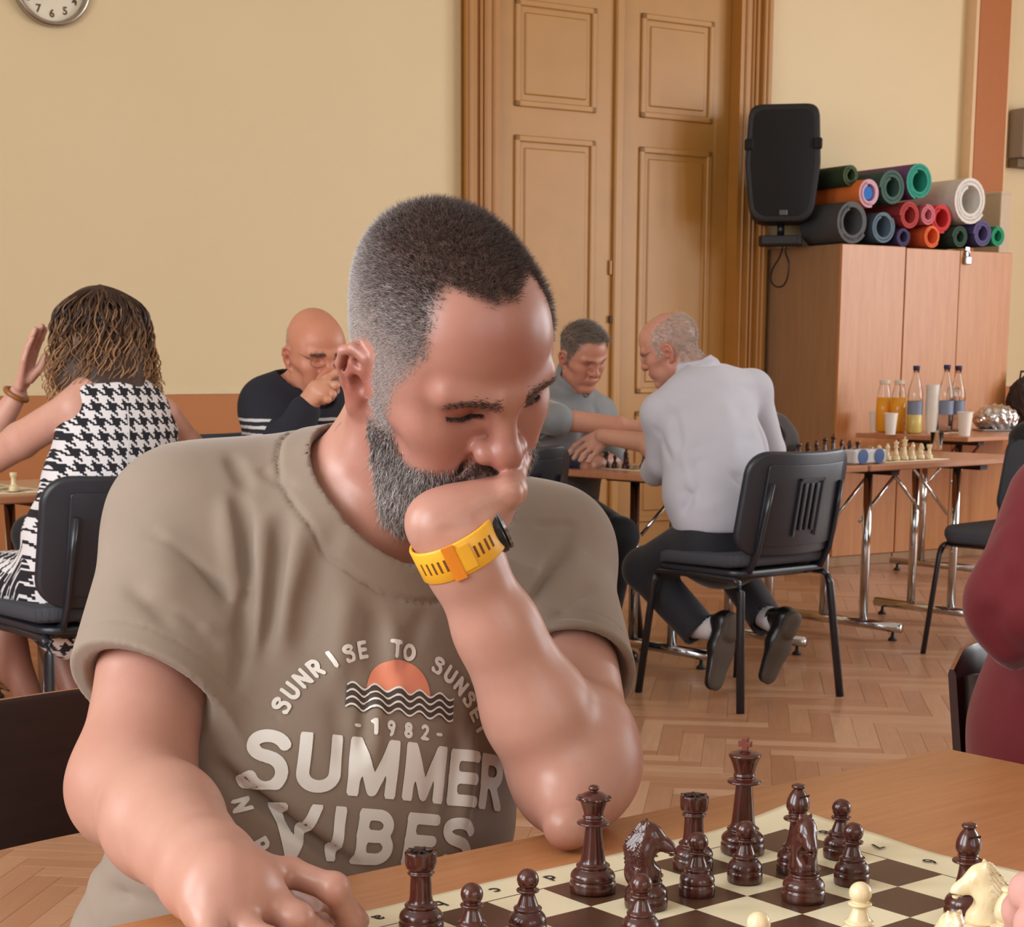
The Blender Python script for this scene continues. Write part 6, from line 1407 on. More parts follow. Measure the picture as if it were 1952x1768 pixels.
a_, b2_ = P(540, 862, 5.05), P(582, 782, 5.058); ba = b2_ - a_; hq = np.clip((V - a_) @ ba / (ba @ ba), 0, 1); df = _n(V - a_ - hq[:, None] * ba); st[:, 1] = np.clip((.085 - df) / .02, 0, 1); st[:, 2] = np.clip((V - OB) @ UD * 0, 0, 1)
m = bpy.data.materials.new('striped navy knit'); t = NT(m); at = t.new('ShaderNodeAttribute'); at.attribute_name = 'st'; sx = t.new('ShaderNodeSeparateXYZ'); t.link(at.outputs['Vector'], sx.inputs[0]); zz = t.math('ADD', sx.outputs[0], t.math('MULTIPLY', t.noise(t.coord(), 30, 2), .006))
band = t.math('MULTIPLY', t.math('GREATER_THAN', t.math('SINE', t.math('MULTIPLY', zz, 2 * PI / .0205)), .25), t.math('MULTIPLY', t.math('GREATER_THAN', zz, .872), t.math('LESS_THAN', zz, .995))); band = t.math('MULTIPLY', band, t.math('SUBTRACT', 1.0, t.math('GREATER_THAN', sx.outputs[1], .5)))
t.link(t.mix(band, s2l((26, 27, 38)), s2l((196, 192, 190))), t.b.inputs['Base Color']); t.b.inputs['Roughness'].default_value = .9; t.bump(t.noise(t.coord(), 500, 2), .5, .001)
make_mesh('sweater', rB(V), F, m, pB, attrs={'st': st})
cB_ = Shape(); cB_.cap(HB_.w(0, -.03, -.060), HB_.w(0, -.030, -.110), .076, .092, .01); cB_.cap(HB_.w(0, -.02, .0), HB_.w(0, -.02, -.10), .068, .068, .004, 'd'); cB_.cap(HB_.w(0, .09, -.02), HB_.w(0, .10, -.14), .055, .05, .01, 'd'); cB_.local_cut(HB_.w(0, -.03, -.062), HB_.w(0, -.25, 1) - HB_.w(0, 0, 0), HB_.w(0, -.03, .03), .13); V, F = cB_.mesh(.006); make_mesh('collar', rB(V), F, m_cloth('charcoal collar', (58, 58, 62), .1, 600, .3), pB)
tB = Shape(); tB.loft([(hipB + np.array([0, 0, -.06]), .18, .14), (hipB + np.array([0, 0, .02]), .178, .14)], UD, .05)
for s_ in (-1, 1):
    k_ = hipB + UD * s_ * .11 + VD * .42 + np.array([0, 0, -.03]); tB.cap(hipB + UD * s_ * .09, k_, .088, .068, .04); f_ = np.array([k_[0], k_[1], .09]) - VD * .05; tB.cap(k_, f_, .068, .052, .03); shoe(pB, np.array([f_[0], f_[1], .012]) - VD * .06, np.array([f_[0], f_[1], .012]) + VD * .2, (0, 0, 1), M_BLKL, M_SOLE, rB)
V, F = tB.mesh(.012); make_mesh('trousers', rB(V), F, m_cloth('dark blue trouser cloth', (36, 40, 56), .1, 700, .2), pB)

# ==== the woman in the houndstooth dress (seen from behind)
OW = np.array([-1.04, 4.82, 0]); rW = lambda v: np.asarray(v) - OW
pW = empty('person', OW, 0, 'person with long curly hair in a sleeveless houndstooth dress, hand raised to the head', 'person')
hipW = OW + np.array([0, 0, .56]); smW = P(225, 762, 4.98); sLW, sRW = P(140, 778, 4.90), P(312, 792, 5.05); HWd = Head(P(186, 652, 5.06), frame(PI + .663 + .25, .30, .0), .97); bW = Shape()
bW.loft([(hipW, .15, .11), (hipW * .5 + smW * .5, .14, .10), (smW, .14, .07)], UD, .05); bW.cap(smW, HWd.w(0, -.02, -.03), .052, .050, .03); HWd.build(bW, ears=False, fine=False)
eLW = P(-62, 905, 5.10); wLW = P(34, 752, 5.12); bW.chain([sLW, P(40, 840, 5.0), eLW], [.050, .050, .042], .03); bW.chain([eLW, P(-10, 820, 5.12), wLW], [.042, .040, .027], .02)
mW = [P(66, 676, 5.12), P(58, 672, 5.10), P(51, 676, 5.08), P(46, 686, 5.06)]
hand(bW, P(42, 732, 5.11), mW, None, [.009, .009, .0088, .008], [[P(78, 645, 5.12), P(86, 628, 5.12)], [P(70, 640, 5.10), P(80, 622, 5.10)], [P(60, 645, 5.08), P(68, 628, 5.08)], [P(54, 660, 5.06), P(62, 645, 5.06)]], [P(56, 722, 5.10), P(78, 700, 5.10), P(86, 680, 5.10)])
eRW = P(408, 905, 5.22); bW.chain([sRW, P(352, 845, 5.12), eRW, P(420, 915, 5.5)], [.048, .046, .040, .03], .03)
kW1, kW2 = hipW - VD * .40 - UD * .14 + np.array([0, 0, -.03]), hipW - VD * .42 + UD * .03 + np.array([0, 0, -.03]); fW1, fW2 = P(85, 1400, 4.98), P(170, 1400, 5.0)
fW1 = np.array([fW1[0], fW1[1], .08]); fW2 = np.array([fW2[0], fW2[1], .08])
bW.cap(kW1, fW1, .054, .036, .03); bW.cap(kW2, fW2, .054, .036, .03); bW.ell(kW1 * .6 + fW1 * .4, (.052, .052, .12), k=.03); bW.ell(kW2 * .6 + fW2 * .4, (.052, .052, .12), k=.03)
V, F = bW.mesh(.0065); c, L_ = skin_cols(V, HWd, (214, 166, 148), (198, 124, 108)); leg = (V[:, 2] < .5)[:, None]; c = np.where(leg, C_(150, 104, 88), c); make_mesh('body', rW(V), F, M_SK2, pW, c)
sW = Shape(); sW.loft([(hipW + np.array([0, 0, -.06]), .20, .17), (hipW + np.array([0, 0, .10]), .172, .145), (hipW * .5 + smW * .5, .160, .125), (smW + np.array([0, 0, -.08]), .160, .112), (smW + np.array([0, 0, .0]), .118, .075)], UD, .05)
sW.cap(sLW * .7 + smW * .3, smW, .050, .066, .04); sW.cap(sRW * .7 + smW * .3, smW, .050, .066, .04); sW.cap(smW, HWd.w(0, -.02, -.06), .066, .056, .02); sW.plane_cut(HWd.w(0, -.02, -.062), (0, 0, 1), .004)
sW.cap(hipW - UD * .08, kW1, .098, .080, .05); sW.cap(hipW + UD * .08, kW2, .098, .080, .05); sW.cap((kW1 + kW2) / 2, hipW, .05, .08, .05)
V, F = sW.mesh(.0068); uv_ = np.stack([V @ UD, V[:, 2] + .9 * np.maximum(0, -(V - hipW) @ VD - .02) * (V[:, 2] < .68), 0 * V[:, 0]], 1)
m = bpy.data.materials.new('houndstooth tweed'); t = NT(m); at = t.new('ShaderNodeAttribute'); at.attribute_name = 'ht'; sx = t.new('ShaderNodeSeparateXYZ'); t.link(at.outputs['Vector'], sx.inputs[0])
cs = .0400 / 8; I_ = t.math('FLOOR', t.math('DIVIDE', t.math('ADD', sx.outputs[0], 10.0), cs)); J_ = t.math('FLOOR', t.math('DIVIDE', t.math('ADD', sx.outputs[1], 10.0), cs))
wp = t.math('LESS_THAN', t.math('MODULO', I_, 8.0), 3.5); wf_ = t.math('LESS_THAN', t.math('MODULO', J_, 8.0), 3.5); tw = t.math('LESS_THAN', t.math('MODULO', t.math('ADD', I_, J_), 4.0), 1.5)
res = t.math('ADD', t.math('MULTIPLY', tw, wp), t.math('MULTIPLY', t.math('SUBTRACT', 1.0, tw), wf_)); t.link(t.mix(res, s2l((26, 25, 34)), s2l((226, 222, 224))), t.b.inputs['Base Color']); t.b.inputs['Roughness'].default_value = .9; t.bump(t.noise(t.coord(), 600, 2), .4, .001)
make_mesh('dress', rW(V), F, m, pW, attrs={'ht': uv_})
mb = MB(); mb.tube([rW(P(243, 775, 4.86)), rW(P(246, 820, 4.845)), rW(P(243, 900, 4.80))], .0022, 6); mb.build('zip', mat('pale zip', (216, 210, 208), .6), pW, True)
# curly hair: scalp volume plus ringlets
vh = Shape(); vh.ell(HWd.w(0, -.015, .055), (.098, .112, .10), HWd.M, .03); vh.cap(P(150, 665, 5.02), P(140, 725, 4.97), .075, .05, .04); vh.cap(P(225, 670, 5.02), P(240, 740, 4.97), .075, .055, .04); vh.cap(P(190, 650, 5.02), P(190, 735, 4.95), .085, .06, .05)
vh.ell(HWd.w(0, .10, -.01), (.06, .06, .085), HWd.M, .02, 'd'); V, F = vh.mesh(.009); make_mesh('hair', rW(V), F, m_vcol('brown hair volume', .6, 0, 0), pW, np.tile(C_(62, 42, 32), (len(V), 1)))
rg2 = np.random.default_rng(9); bvh_ = BVHTree.FromPolygons([tuple(x) for x in V], [tuple(x) for x in F]); CV, CF, CC = [], [], []; nr5 = 4
for i in range(620):
    az = rg2.uniform(0, 2 * PI); top = HWd.w(*(np.array([.05 * math.cos(az), -.03 + .05 * math.sin(az), .148]))) ; end_l = rg2.uniform(.24, .38); dirx = np.array([math.cos(az), math.sin(az), 0]); dw = HWd.M @ np.array([dirx[0], dirx[1], 0]); dw[2] = 0; dw /= np.linalg.norm(dw) + 1e-9
    if (HWd.M.T @ dw)[1] > .72: continue
    n_ = 30; fr_ = rg2.uniform(28, 46); ph = rg2.uniform(0, 6.3); amp = rg2.uniform(.005, .017); rr0 = rg2.uniform(.0016, .0042); flare = rg2.uniform(.100, .135); side = np.cross(dw, [0, 0, 1]); col = lerp(C_(58, 38, 28), C_(188, 142, 98), np.array([0.]))[0]; lightness = np.clip(rg2.normal(.35, .25), 0, 1)
    for k in range(n_):
        f = k / (n_ - 1); s_ = f * end_l; a_ = min(1, s_ / .13); r_out = flare * math.sin(a_ * PI / 2) + .012 * f + (.03 * max(0, f - .5))
        p_ = HWd.w(0, -.02, 0) + dw * (r_out + amp * f * math.cos(fr_ * s_ * 2.2 + ph)) + side * amp * (0.3 + f) * math.sin(fr_ * s_ * 2.2 + ph) + np.array([0, 0, .150 - .062 * (1 - math.cos(a_ * PI / 2)) - max(0, s_ - .13) * 1.0 - .045 * a_]); rad_ = rr0 * (1 - .5 * f) * (.6 + .4 * math.sin(min(1, f * 4) * PI / 2))
        t_ = np.array([0, 0, -1.0]) if s_ > .08 else dw; ax = np.cross(t_, side); ax /= np.linalg.norm(ax) + 1e-9
        for q in range(nr5): CV.append(p_ + rad_ * (side * math.cos(2 * PI * q / nr5) + ax * math.sin(2 * PI * q / nr5)))
        cc = lerp(C_(56, 37, 28), C_(190, 146, 104), np.array([np.clip(f * 1.2 - .35 + (lightness - .35) * 1.1, 0, 1)]))[0]; CC += [cc] * nr5
    b0 = len(CV) - n_ * nr5
    for k in range(n_ - 1):
        for q in range(nr5): CF.append((b0 + k * nr5 + q, b0 + k * nr5 + (q + 1) % nr5, b0 + (k + 1) * nr5 + (q + 1) % nr5, b0 + (k + 1) * nr5 + q))
oc = make_mesh('curls', rW(CV), CF, M_HAIR, pW, np.array(CC)); oc['kind'] = 'stuff'
mb = MB(); wd = P(42, 732, 5.11) - P(20, 775, 5.12); wd /= np.linalg.norm(wd); q0 = P(31, 752, 5.12); e1 = np.cross(wd, [0, 1, .2]); e1 /= np.linalg.norm(e1); e2 = np.cross(wd, e1)
mb.tube([rW(q0 + (e1 * math.cos(a) + e2 * math.sin(a)) * .033) for a in np.linspace(0, 2 * PI, 18, endpoint=False)], .008, 6, closed=True); mb.build('bracelet', mat('amber bracelet', (150, 96, 48), .35), pW, True)
bag = Shape(); c0 = P(62, 1020, 4.98); bag.cap(c0, c0 + np.array([.03, 0, -.06]), .06, .07, .03); V, F = bag.mesh(.01); oB = make_mesh('cardigan', V - c0, F, m_cloth('black cardigan', (16, 16, 18), .1, 500, .3)); oB.location = c0; tag(oB, 'black cardigan bunched on the lap of the woman in houndstooth', 'cardigan')
for f_ in (fW1, fW2): shoe(pW, np.array([f_[0], f_[1], .012]) + VD * .05, np.array([f_[0], f_[1], .012]) - VD * .18, (0, 0, 1), M_BLKL, M_SOLE, rW)

# ==== the person in the dark red sweater at the next table
OM = np.array([.795, 2.10, 0]); rM = lambda v: np.asarray(v) - OM
pM = empty('person', OM, 0, 'person in a dark red sweater on a dark wooden chair', 'person')
hM = OM + np.array([0, 0, .56]); sM_ = OM + VD * .03 + np.array([0, 0, 1.04]); sm = Shape()
sm.loft([(hM + np.array([0, 0, -.04]), .195, .15), (hM + np.array([.0, 0, .15]), .20, .15), (sM_ + np.array([0, 0, -.12]), .19, .13), (sM_, .15, .085)], UD, .05)
shx = sM_ - UD * .17 + np.array([0, 0, -.06]); elx = P(1950, 1150, 1.94); sm.chain([shx, elx, elx + VD * .2 + np.array([.06, 0, .03])], [.080, .060, .048], .04); shy = sM_ + UD * .17 + np.array([0, 0, -.06]); sm.chain([shy, shy + VD * .1 + np.array([0, 0, -.25]), shy + VD * .3 + np.array([0, 0, -.24])], [.08, .06, .05], .04)
for q in ((1890, 1050, 1940, 1160, 1.92, 1.92, -.010, .02), (1920, 1000, 1945, 1100, 1.92, 1.92, .010, .02), (1880, 1150, 1930, 1250, 1.92, 1.95, -.012, .02), (1900, 1220, 1950, 1330, 1.98, 1.98, .010, .02)): fold4(sm, *q)
V, F = sm.mesh(.009); make_mesh('sweater', rM(V), F, m_cloth('dark red knit', (104, 16, 28), .12, 500, .4), pM)
HMn = Head(sM_ + VD * .10 + np.array([0, 0, .17]), frame(.663, .5, 0), 1.0); bm2 = Shape(); HMn.build(bm2, fine=False); bm2.cap(sM_, HMn.w(0, -.02, -.04), .062, .056, .03); bm2.loft([(hM, .14, .11), (sM_, .13, .07)], UD, .05); w0 = elx + VD * .2 + np.array([.06, 0, .03]); bm2.chain([w0 - VD * .05, w0 + VD * .06], [.03, .028], .01)
hand(bm2, w0 + VD * .07, [w0 + VD * .14 + UD * (.035 - .022 * i) for i in range(4)], None, [.01] * 4, [[w0 + VD * .18 + UD * (.035 - .022 * i) - np.array([0, 0, .008]), w0 + VD * .205 + UD * (.035 - .022 * i) - np.array([0, 0, .02])] for i in range(4)], [w0 + VD * .08 + UD * .03, w0 + VD * .12 + UD * .06, w0 + VD * .15 + UD * .065])
V, F = bm2.mesh(.007); c, L_ = skin_cols(V, HMn, (206, 156, 134), (180, 104, 86)); hc = (((L_[:, 2] > .06) | ((L_[:, 1] < -.01) & (L_[:, 2] > -.05))) & (_n(L_) < .17))[:, None]; make_mesh('body', rM(V), F, M_SK2, pM, np.where(hc, C_(96, 84, 76), c))
tm = Shape()
for s_ in (-1, 1): k_ = hM + VD * .42 + UD * s_ * .11 + np.array([0, 0, -.03]); tm.cap(hM + UD * s_ * .09 + np.array([0, 0, -.03]), k_, .088, .068, .04); f_ = np.array([k_[0], k_[1], .09]); tm.cap(k_, f_, .068, .052, .03); shoe(pM, f_ * np.array([1, 1, 0]) - VD * .06 + np.array([0, 0, .012]), f_ * np.array([1, 1, 0]) + VD * .2 + np.array([0, 0, .012]), (0, 0, 1), M_BLKL, M_SOLE, rM)
tm.loft([(hM + np.array([0, 0, -.05]), .175, .14), (hM + np.array([0, 0, .0]), .175, .14)], UD, .05); V, F = tm.mesh(.012); make_mesh('trousers', rM(V), F, m_cloth('dark trouser cloth', (30, 26, 32), .1, 700, .2), pM)

# ==== the opponent, of whom only the fingertips reach into the picture
OO = P(2150, 1760, .98); rO = lambda v: np.asarray(v) - OO
pO_ = empty('person', OO, 0, 'hand of the opponent resting beside the pale bishop', 'person'); bo_ = Shape(); wO = P(2230, 1790, .90)
mO = [P(2010, 1700, .97), P(2030, 1750, .94), P(2060, 1800, .92), P(2090, 1850, .90)]
hand(bo_, wO, mO, None, [.010, .0104, .0098, .009], [[P(1962, 1700, 1.0), P(1945, 1735, 1.02), P(1940, 1775, 1.03)], [P(1975, 1760, .98), P(1955, 1800, .99)], [P(2000, 1820, .95), P(1980, 1860, .96)], [P(2040, 1880, .93), P(2020, 1910, .94)]], [P(2120, 1700, .95), P(2050, 1660, 1.0), P(2010, 1650, 1.03)])
bo_.chain([wO, wO + np.array([.12, -.20, .0]), wO + np.array([.16, -.3, .02])], [.03, .042, .045], .02); V, F = bo_.mesh(.0045); make_mesh('body', rO(V), F, M_SK2, pO_, np.tile(C_(214, 164, 156), (len(V), 1)))


# ------------------------------------------------------------------ wooden chairs of the playing tables
M_DKW = wood('dark varnished plywood', (42, 20, 17), (56, 27, 22), .30, (2, 2, 14), 0, 6, .02, .15)
M_EDGE = wood('worn plywood edge', (120, 74, 44), (150, 98, 62), .5, (1, 1, 20), 0, 8)
def wooden_chair(c, rz, label, ztop=.805, zbot=.655):
    """faces local -Y; the curved backrest is at +Y"""
    t = empty('wooden_chair', c, rz, label, 'chair', 'dark wooden chairs at the playing tables')
    mb = MB(); mb.prism(rrect(.43, .41, .06, 5), .022, T((0, 0, .435)), .006); mb.build('seat', M_DKW, t, True, angle=40)
    for x in (-1, 1):
        mb = MB(); mb.box((x * .185, -.175, .2175), (.036, .036, .435), bev=.004); mb.build('leg', M_DKW, t)
        mb = MB(); mb.tube([(x * .185, .20, 0), (x * .185, .18, .44), (x * .19, .225, .66), (x * .19, .240, ztop - .035)], .021, 8, flat=(1, .75)); mb.build('leg', M_DKW, t, True)
        mb = MB(); mb.box((x * .185, 0, .39), (.02, .33, .06), bev=.003); mb.build('side_rail', M_DKW, t)
    mb = MB(); mb.box((0, -.175, .40), (.34, .018, .05), bev=.003); mb.build('front_rail', M_DKW, t)
    n = 16; V = []; F = []; hw = .225
    prof_ = [(-.5, 0), (-.46, 1), (.40, 1), (.5, .5), (.5, -.5 + .0), (.46, -.0)]
    for i in range(n + 1):
        s = -1 + 2 * i / n; y = .232 + .030 * (1 - s * s); e = 1 - .05 * abs(s) ** 6; h = (ztop - zbot) * (1 - .25 * max(0, abs(s) - .86) / .14)
        zc = (ztop + zbot) / 2
        for (zz, th) in ((-.5, -.006), (-.5, .006), (.46, .006), (.5, .003), (.5, -.003), (.46, -.006)): V.append((s * hw * 1.0, y + th + .02 * (zz), zc + zz * h))
    for i in range(n):
        for q in range(6): a, b = i * 6 + q, i * 6 + (q + 1) % 6; F.append((a, b, b + 6, a + 6))
    F += [tuple(range(6))[::-1], tuple(n * 6 + q for q in range(6))]
    me = mesh_obj('backrest', V, F, M_DKW, t); me.data.materials.append(M_EDGE)
    for p in me.data.polygons: 
        if p.normal.z > .6: p.material_index = 1
    me.data.polygons.foreach_set('use_smooth', [True] * len(me.data.polygons)); me.data.set_sharp_from_angle(angle=math.radians(35)); return t
wooden_chair(np.array([-.365, 1.853, 0]) + VD * .245, UA, 'dark varnished wooden chair carrying the bearded player')
bl = np.array([.593, 2.14, 0]); wooden_chair(bl + UD * .225 + VD * .245, UA, 'dark varnished wooden chair carrying the person in dark red', .80, .60)
# stool behind the bearded player
e0 = np.array([.03, 2.58, 0]); sc = e0 - UD * .19; st_ = empty('wooden_stool', sc, UA, 'dark wooden stool behind the propped elbow of the bearded player', 'stool')
mb = MB(); mb.box((0, 0, .435), (.38, .36, .03), bev=.005); mb.build('seat', wood('olive brown wood', (84, 62, 26), (104, 78, 36), .4), st_)
for x in (-.15, .15):
    for y in (-.14, .14): mb = MB(); mb.box((x, y, .21), (.035, .035, .42)); mb.build('leg', M_DKW, st_)
mb = MB(); mb.box((0, -.14, .39), (.28, .02, .06)); mb.box((0, .14, .39), (.28, .02, .06)); mb.box((.15, 0, .39), (.02, .26, .06)); mb.box((-.15, 0, .39), (.02, .26, .06)); mb.build('apron', M_DKW, st_)

# ------------------------------------------------------------------ things on the snack table
def m_glass(name, col, rough=.05, trans=1.0):
    if name in MATS: return MATS[name]
    m = bpy.data.materials.new(name); t = NT(m); n = t.noise(t.coord(), 20); t.link(t.mix(n, col, tuple(min(1, x * 1.03) for x in col)), t.b.inputs['Base Color']); t.b.inputs['Roughness'].default_value = rough; t.b.inputs['Transmission Weight'].default_value = trans; t.b.inputs['IOR'].default_value = 1.3; MATS[name] = m; return m
G_CLR = m_glass('clear plastic', (.96, .97, .98)); M_OJ = mat('orange juice', (240, 166, 44), .2, var=.05); M_YEL = mat('pale yellow lemonade', (214, 192, 110), .3); M_CUP = mat('white plastic cup', (236, 228, 220), .45); M_CAPB = mat('dark blue cap', (36, 40, 84), .4); M_WATER = m_glass('water', (.9, .95, .98))
def stand(px, py, dx=0): q = onz(px, py, ZS); return np.array([q[0], q[1], ZS])
def jar(px, py, h, r, label, fill=.8):
    t = empty('juice_jar', stand(px, py), 0, label, 'jar', 'juice jars on the snack table')
    MB().lathe([(r * .8, .0015), (r, .01), (r * 1.02, h * .45), (r * .95, h * .72), (r * .66, h * .9), (r * .66, h), (r * .6, h), (r * .6, h * .9), (r * .9, h * .72), (r * .96, h * .45), (r * .94, .012), (0, .008)], 24, cap=False).build('glass', G_CLR, t, True)
    MB().lathe([(0, .001), (r * .84, .001), (r * 1.03, .011), (r * 1.045, h * .45), (r * 1.0, h * fill * .84), (0, h * fill * .84)], 24, cap=False).build('juice', M_OJ, t, True)
    MB().lathe([(r * .68, h * .93), (r * .70, h * .94), (r * .70, h), (0, h * 1.005)], 20).build('lid', mat('clear lid', (226, 216, 196), .3), t, True, angle=40)
jar(1683, 824, .285, .041, 'tall jar of orange juice standing behind the first white cup'); jar(1711, 825, .285, .041, 'tall jar of orange juice beside the lemonade bottle')
def bottle(px, py, h, r, label, liq=None, lean=0):
    t = empty('water_bottle', stand(px, py), 0, label, 'bottle', 'bottles on the snack table'); pr = [(r * .8, .001), (r, .012), (r, h * .55), (r * .96, h * .62), (r * .45, h * .83), (r * .36, h * .88), (r * .36, h * .95), (r * .30, h * .95)]
    MB().lathe(pr + [(r * .30, h * .88), (r * .38, h * .83), (r * .9, h * .62), (r * .94, h * .55), (r * .94, .014), (0, .01)], 20, cap=False).build('shell', G_CLR, t, True)
    MB().lathe([(r * .42, h * .94), (r * .44, h * .945), (r * .44, h * .995), (r * .38, h), (0, h)], 14).build('cap', M_CAPB, t, True, angle=40)
    MB().lathe([(r * 1.01, h * .28), (r * 1.01, h * .48)], 20, cap=False).build('label_band', mat('blue grey label', (120, 130, 152), .5), t, True)
    if liq: MB().lathe([(0, .001), (r * .84, .001), (r * 1.008, .012), (r * 1.008, h * .42), (0, h * .42)], 20, cap=False).build('liquid', liq, t, True)
bottle(1742, 827, .365, .042, 'bottle of pale yellow lemonade between the jars and the cup stack', M_YEL); bottle(1800, 827, .37, .042, 'clear water bottle behind a white cup, beside the cup stack'); bottle(1822, 826, .365, .042, 'clear water bottle next to another, close to the foil')
def cup(px, py, h, r, label, n=1):
    t = empty('plastic_cup', stand(px, py), 0, label, 'cup', 'white cups on the snack table')
    for k in range(n):
        z = k * .013; MB().lathe([(0, z + .002), (r * .68, z + .002), (r, z + h), (r * 1.06, z + h), (r * 1.06, z + h - .004), (r * 1.0, z + h - .004), (r * .72, z)], 20, cap=False).build('cup_wall' if k == 0 else 'nested_cup', M_CUP, t, True, angle=50)
    if n == 1: mb = MB(); mb.tube([(0, 0, h * .5), (.02, -.02, h * 1.15)], .002, 6); mb.build('stirrer', mat('wooden stirrer', (196, 150, 100), .6), t)
cup(1668, 823, .115, .036, 'white plastic cup at the corner of the snack table'); cup(1697, 829, .115, .036, 'white plastic cup in front of the juice jars'); cup(1838, 831, .125, .040, 'white plastic cup at the edge by the foil parcel')
cup(1775, 827, .12, .036, 'tall stack of white plastic cups among the bottles', 12)
# foil parcel and sack
def crumple(name, c, r, m_, amp, label, cat, seed=1, parent=None):
    S = Shape(); c = np.asarray(c, float); S.ell(c + np.array([0, 0, r[2] * .82]), r, k=.01); rr = np.random.default_rng(seed); ds = rr.normal(size=(14, 3)); ds /= _n(ds)[:, None]; ph = rr.uniform(0, 6, 14); fq = rr.uniform(40, 110, 14)
    S.bump(lambda Pq: amp * sum(np.abs(np.sin(Pq @ (d * f).astype(np.float32) + p)) for d, f, p in zip(ds, fq, ph)) / 14 * 2 - amp, c, max(r) * 1.5); S.plane_cut(c + np.array([0, 0, .002]), (0, 0, -1)); v, f = S.mesh(.009)
    t = empty(name, c, 0, label, cat); make_mesh('wrapping', v - c, f, m_, t, smooth=False); return t
ft = crumple('foil_parcel', stand(1893, 822) + UD * .02, (.13, .10, .085), mat('crumpled foil', (214, 214, 216), .18, 1.0), .02, 'crumpled silver foil parcel on the snack table', 'foil', 3)
q = stand(1893, 822); mb = MB(); mb.prism(rrect(.26, .2, .03), .012, T((.02, 0, .001)), .003); mb.build('tray', mat('foil tray', (170, 168, 166), .3, .8), ft)
bk = crumple('carrier_bag', stand(1950, 815) + UD * .02 + np.array([0, 0, 0]), (.12, .11, .17), mat('dark brown bag', (52, 38, 36), .8), .02, 'dark crumpled bag standing beside the foil parcel', 'bag', 8)
mb = MB(); mb.tube([(-.05, 0, .25), (-.04, 0, .33), (.04, 0, .33), (.05, 0, .25)], .008, 6); mb.build('handle', MATS['dark brown bag'], bk, True)
# ------------------------------------------------------------------ things on the other chess tables
def on_table(px, py): q = onz(px, py, TZ); return np.array([q[0], q[1], TZ])
t = empty('chess_clock', on_table(1088, 893) + np.array([.01, .05, 0]), UA + .3, 'dark blue wedge-shaped digital chess clock beside the board', 'chess clock')
mb = MB(); mb.prism([(-.045, 0), (.045, 0), (.045, .018), (-.03, .055), (-.045, .055)], .15, T((0, .0, 0)) @ Matrix.Rotation(PI / 2, 4, 'X') @ T((0, 0, -.075)), .004); mb.build('housing', mat('navy clock plastic', (24, 30, 66), .35), t, True, angle=35)
mb = MB(); mb.box((.006, 0, .0395), (.05, .09, .004), rot=Matrix.Rotation(.46, 3, 'Y')); mb.build('display', mat('grey display', (150, 164, 150), .3), t)
for y in (-.05, .05): mb = MB(); mb.box((-.037, y, .058), (.014, .04, .008), bev=.002); mb.build('button', mat('dark button', (14, 16, 30), .4), t)
sp_ = on_table(1046, 866); t = empty('score_sheet', sp_ + np.array([0, 0, .0015]), UA, 'white score sheet at the edge of the table beside the chess clock', 'paper'); mb = MB(); mb.box((0, 0, 0), (.15, .21, .0012)); mb.build('paper', mat('white paper', (226, 222, 214), .7), t); mb = MB(); mb.tube([(-.05, -.06, .005), (.04, .05, .005)], .004, 6); mb.build('pen', MATS['navy clock plastic'], t)
q = NA + UD * 1.22 - VD * .10 + np.array([0, 0, TZ]); t = empty('chess_clock', q, UA, 'white and blue chess clock at the edge of the half-cleared board', 'chess clock')
mb = MB(); mb.box((0, 0, .03), (.20, .09, .055), bev=.006); mb.build('housing', mat('white clock plastic', (206, 210, 214), .35), t)
for x in (-.05, .05): mb = MB(); mb.lathe([(.03, 0), (.03, .003), (0, .004)], 18, T((x, -.045, .032)) @ Matrix.Rotation(PI / 2, 4, 'X')); mb.build('dial', mat('blue dial', (70, 96, 150), .4), t, True, angle=40); mb = MB(); mb.lathe([(.008, .055), (.008, .068), (0, .069)], 10, T((x, 0, 0))); mb.build('plunger', M_CHROME, t, True, angle=40)
q = on_table(1785, 860); t = empty('drinking_glass', q, 0, 'small empty glass standing on the bare end of the table', 'glass'); MB().lathe([(.026, .001), (.030, .085), (.028, .085), (.024, .006), (0, .006)], 20, cap=False).build('tumbler', G_CLR, t, True); MB().lathe([(.0305, .083), (.0312, .085), (.0300, .087), (.0285, .085)], 20, cap=False).build('rim', G_CLR, t, True)
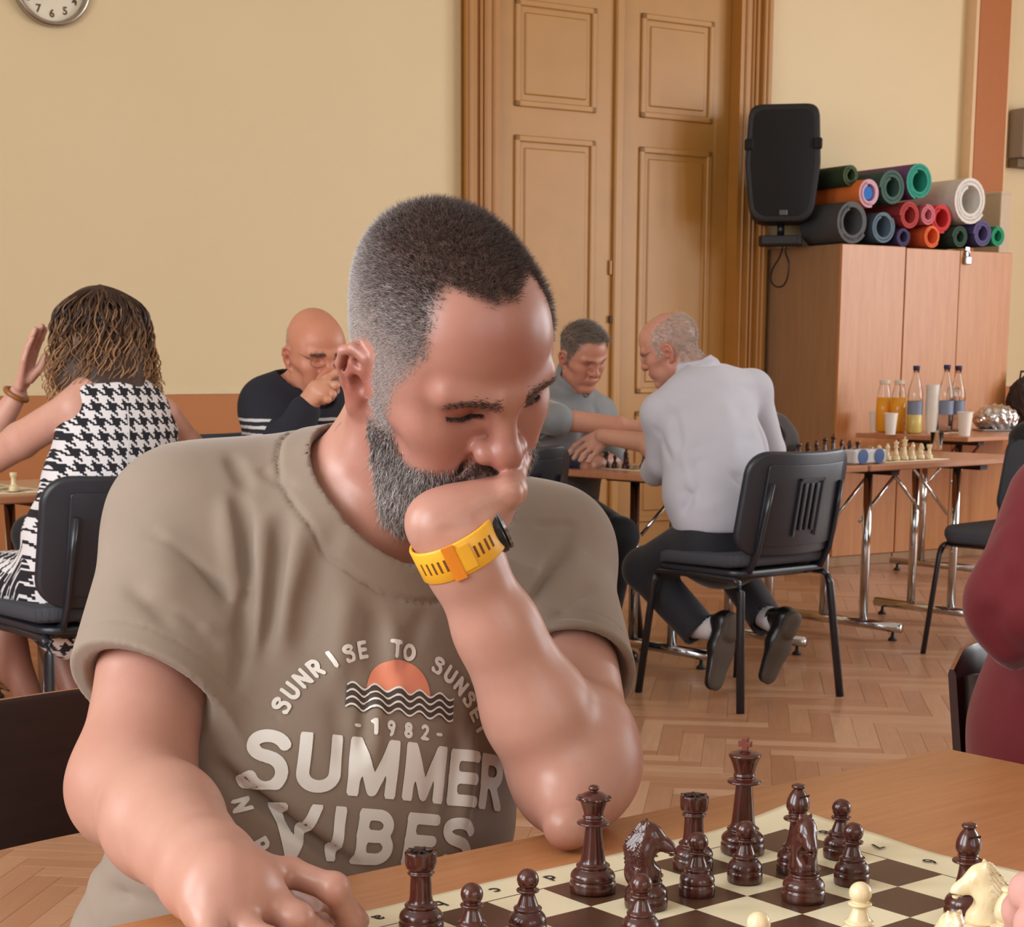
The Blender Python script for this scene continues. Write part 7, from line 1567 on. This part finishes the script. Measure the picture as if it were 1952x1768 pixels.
# backpack beyond the half-cleared board
q = NA + UD * 1.24 - VD * .635 + np.array([0, 0, TZ]); t = empty('backpack', q, UA, 'dark brown backpack with an open pocket behind the half-cleared board', 'backpack'); S = Shape(); S.cap((-.09, 0, .07), (.09, 0, .07), .075, .075, .05); S.cap((-.06, .02, .13), (.06, .02, .13), .065, .065, .05); S.ell((-.03, -.075, .10), (.06, .05, .05), k=.01, op='d'); S.plane_cut((0, 0, .002), (0, 0, -1)); v, f = S.mesh(.008); make_mesh('sack', v, f, m_cloth('dark brown nylon', (56, 48, 48), .1, 300, .3), t)
mb = MB(); mb.tube([(-.03 + .062 * math.cos(a), -.072 + .012 * abs(math.cos(a)), .10 + .052 * math.sin(a)) for a in np.linspace(0, 2 * PI, 20, endpoint=False)], .004, 5, closed=True); mb.build('pocket_seam', MATS['dark brown nylon'], t, True)
# jacket over the back of the side chair
S = Shape(); a = 2.234; fx = np.array([-math.sin(a), math.cos(a), 0]); sx = np.array([math.cos(a), math.sin(a), 0]); c0 = np.array([2.17, 6.93, 0]) - fx * .30
S.loft([(c0 + np.array([0, 0, .50]), .26, .06), (c0 + np.array([0, 0, .72]), .26, .065), (c0 + np.array([0, 0, .86]), .24, .06), (c0 + np.array([0, 0, .92]), .17, .05)], sx, .03)
S.cap(c0 - sx * .2 + np.array([0, 0, .84]), c0 - sx * .27 + np.array([0, 0, .45]), .06, .045, .03); S.cap(c0 + sx * .2 + np.array([0, 0, .84]), c0 + sx * .27 + np.array([0, 0, .45]), .06, .045, .03)
for k in range(-3, 4): S.fold(c0 + sx * .07 * k + np.array([0, 0, .55]) - fx * .05, c0 + sx * .05 * k + np.array([0, 0, .85]) - fx * .05, .010 * (-1) ** k, .02); S.fold(c0 + sx * .07 * k + np.array([0, 0, .55]) + fx * .05, c0 + sx * .05 * k + np.array([0, 0, .85]) + fx * .05, .010 * (-1) ** k, .02)
v, f = S.mesh(.011); t = empty('jacket', c0, 0, 'black jacket hung over the back of the chair beside the table', 'jacket'); make_mesh('cloth', v - c0, f, m_cloth('black jacket cloth', (22, 22, 25), .1, 400, .3), t)
S = Shape(); S.cap(c0 - sx * .09 + np.array([0, 0, .90]), c0 + sx * .09 + np.array([0, 0, .90]), .05, .05, .02); v, f = S.mesh(.011); make_mesh('collar', v - c0, f, MATS['black jacket cloth'], t)
# table in front of the bald player, hidden behind the bearded one
hall_table('folding_table', np.array([-.60, 5.42, 0]) + VD * 1.02 - UD * .50, .55, .62, TZ, (.15, .40), 'folding table in front of the bald player')
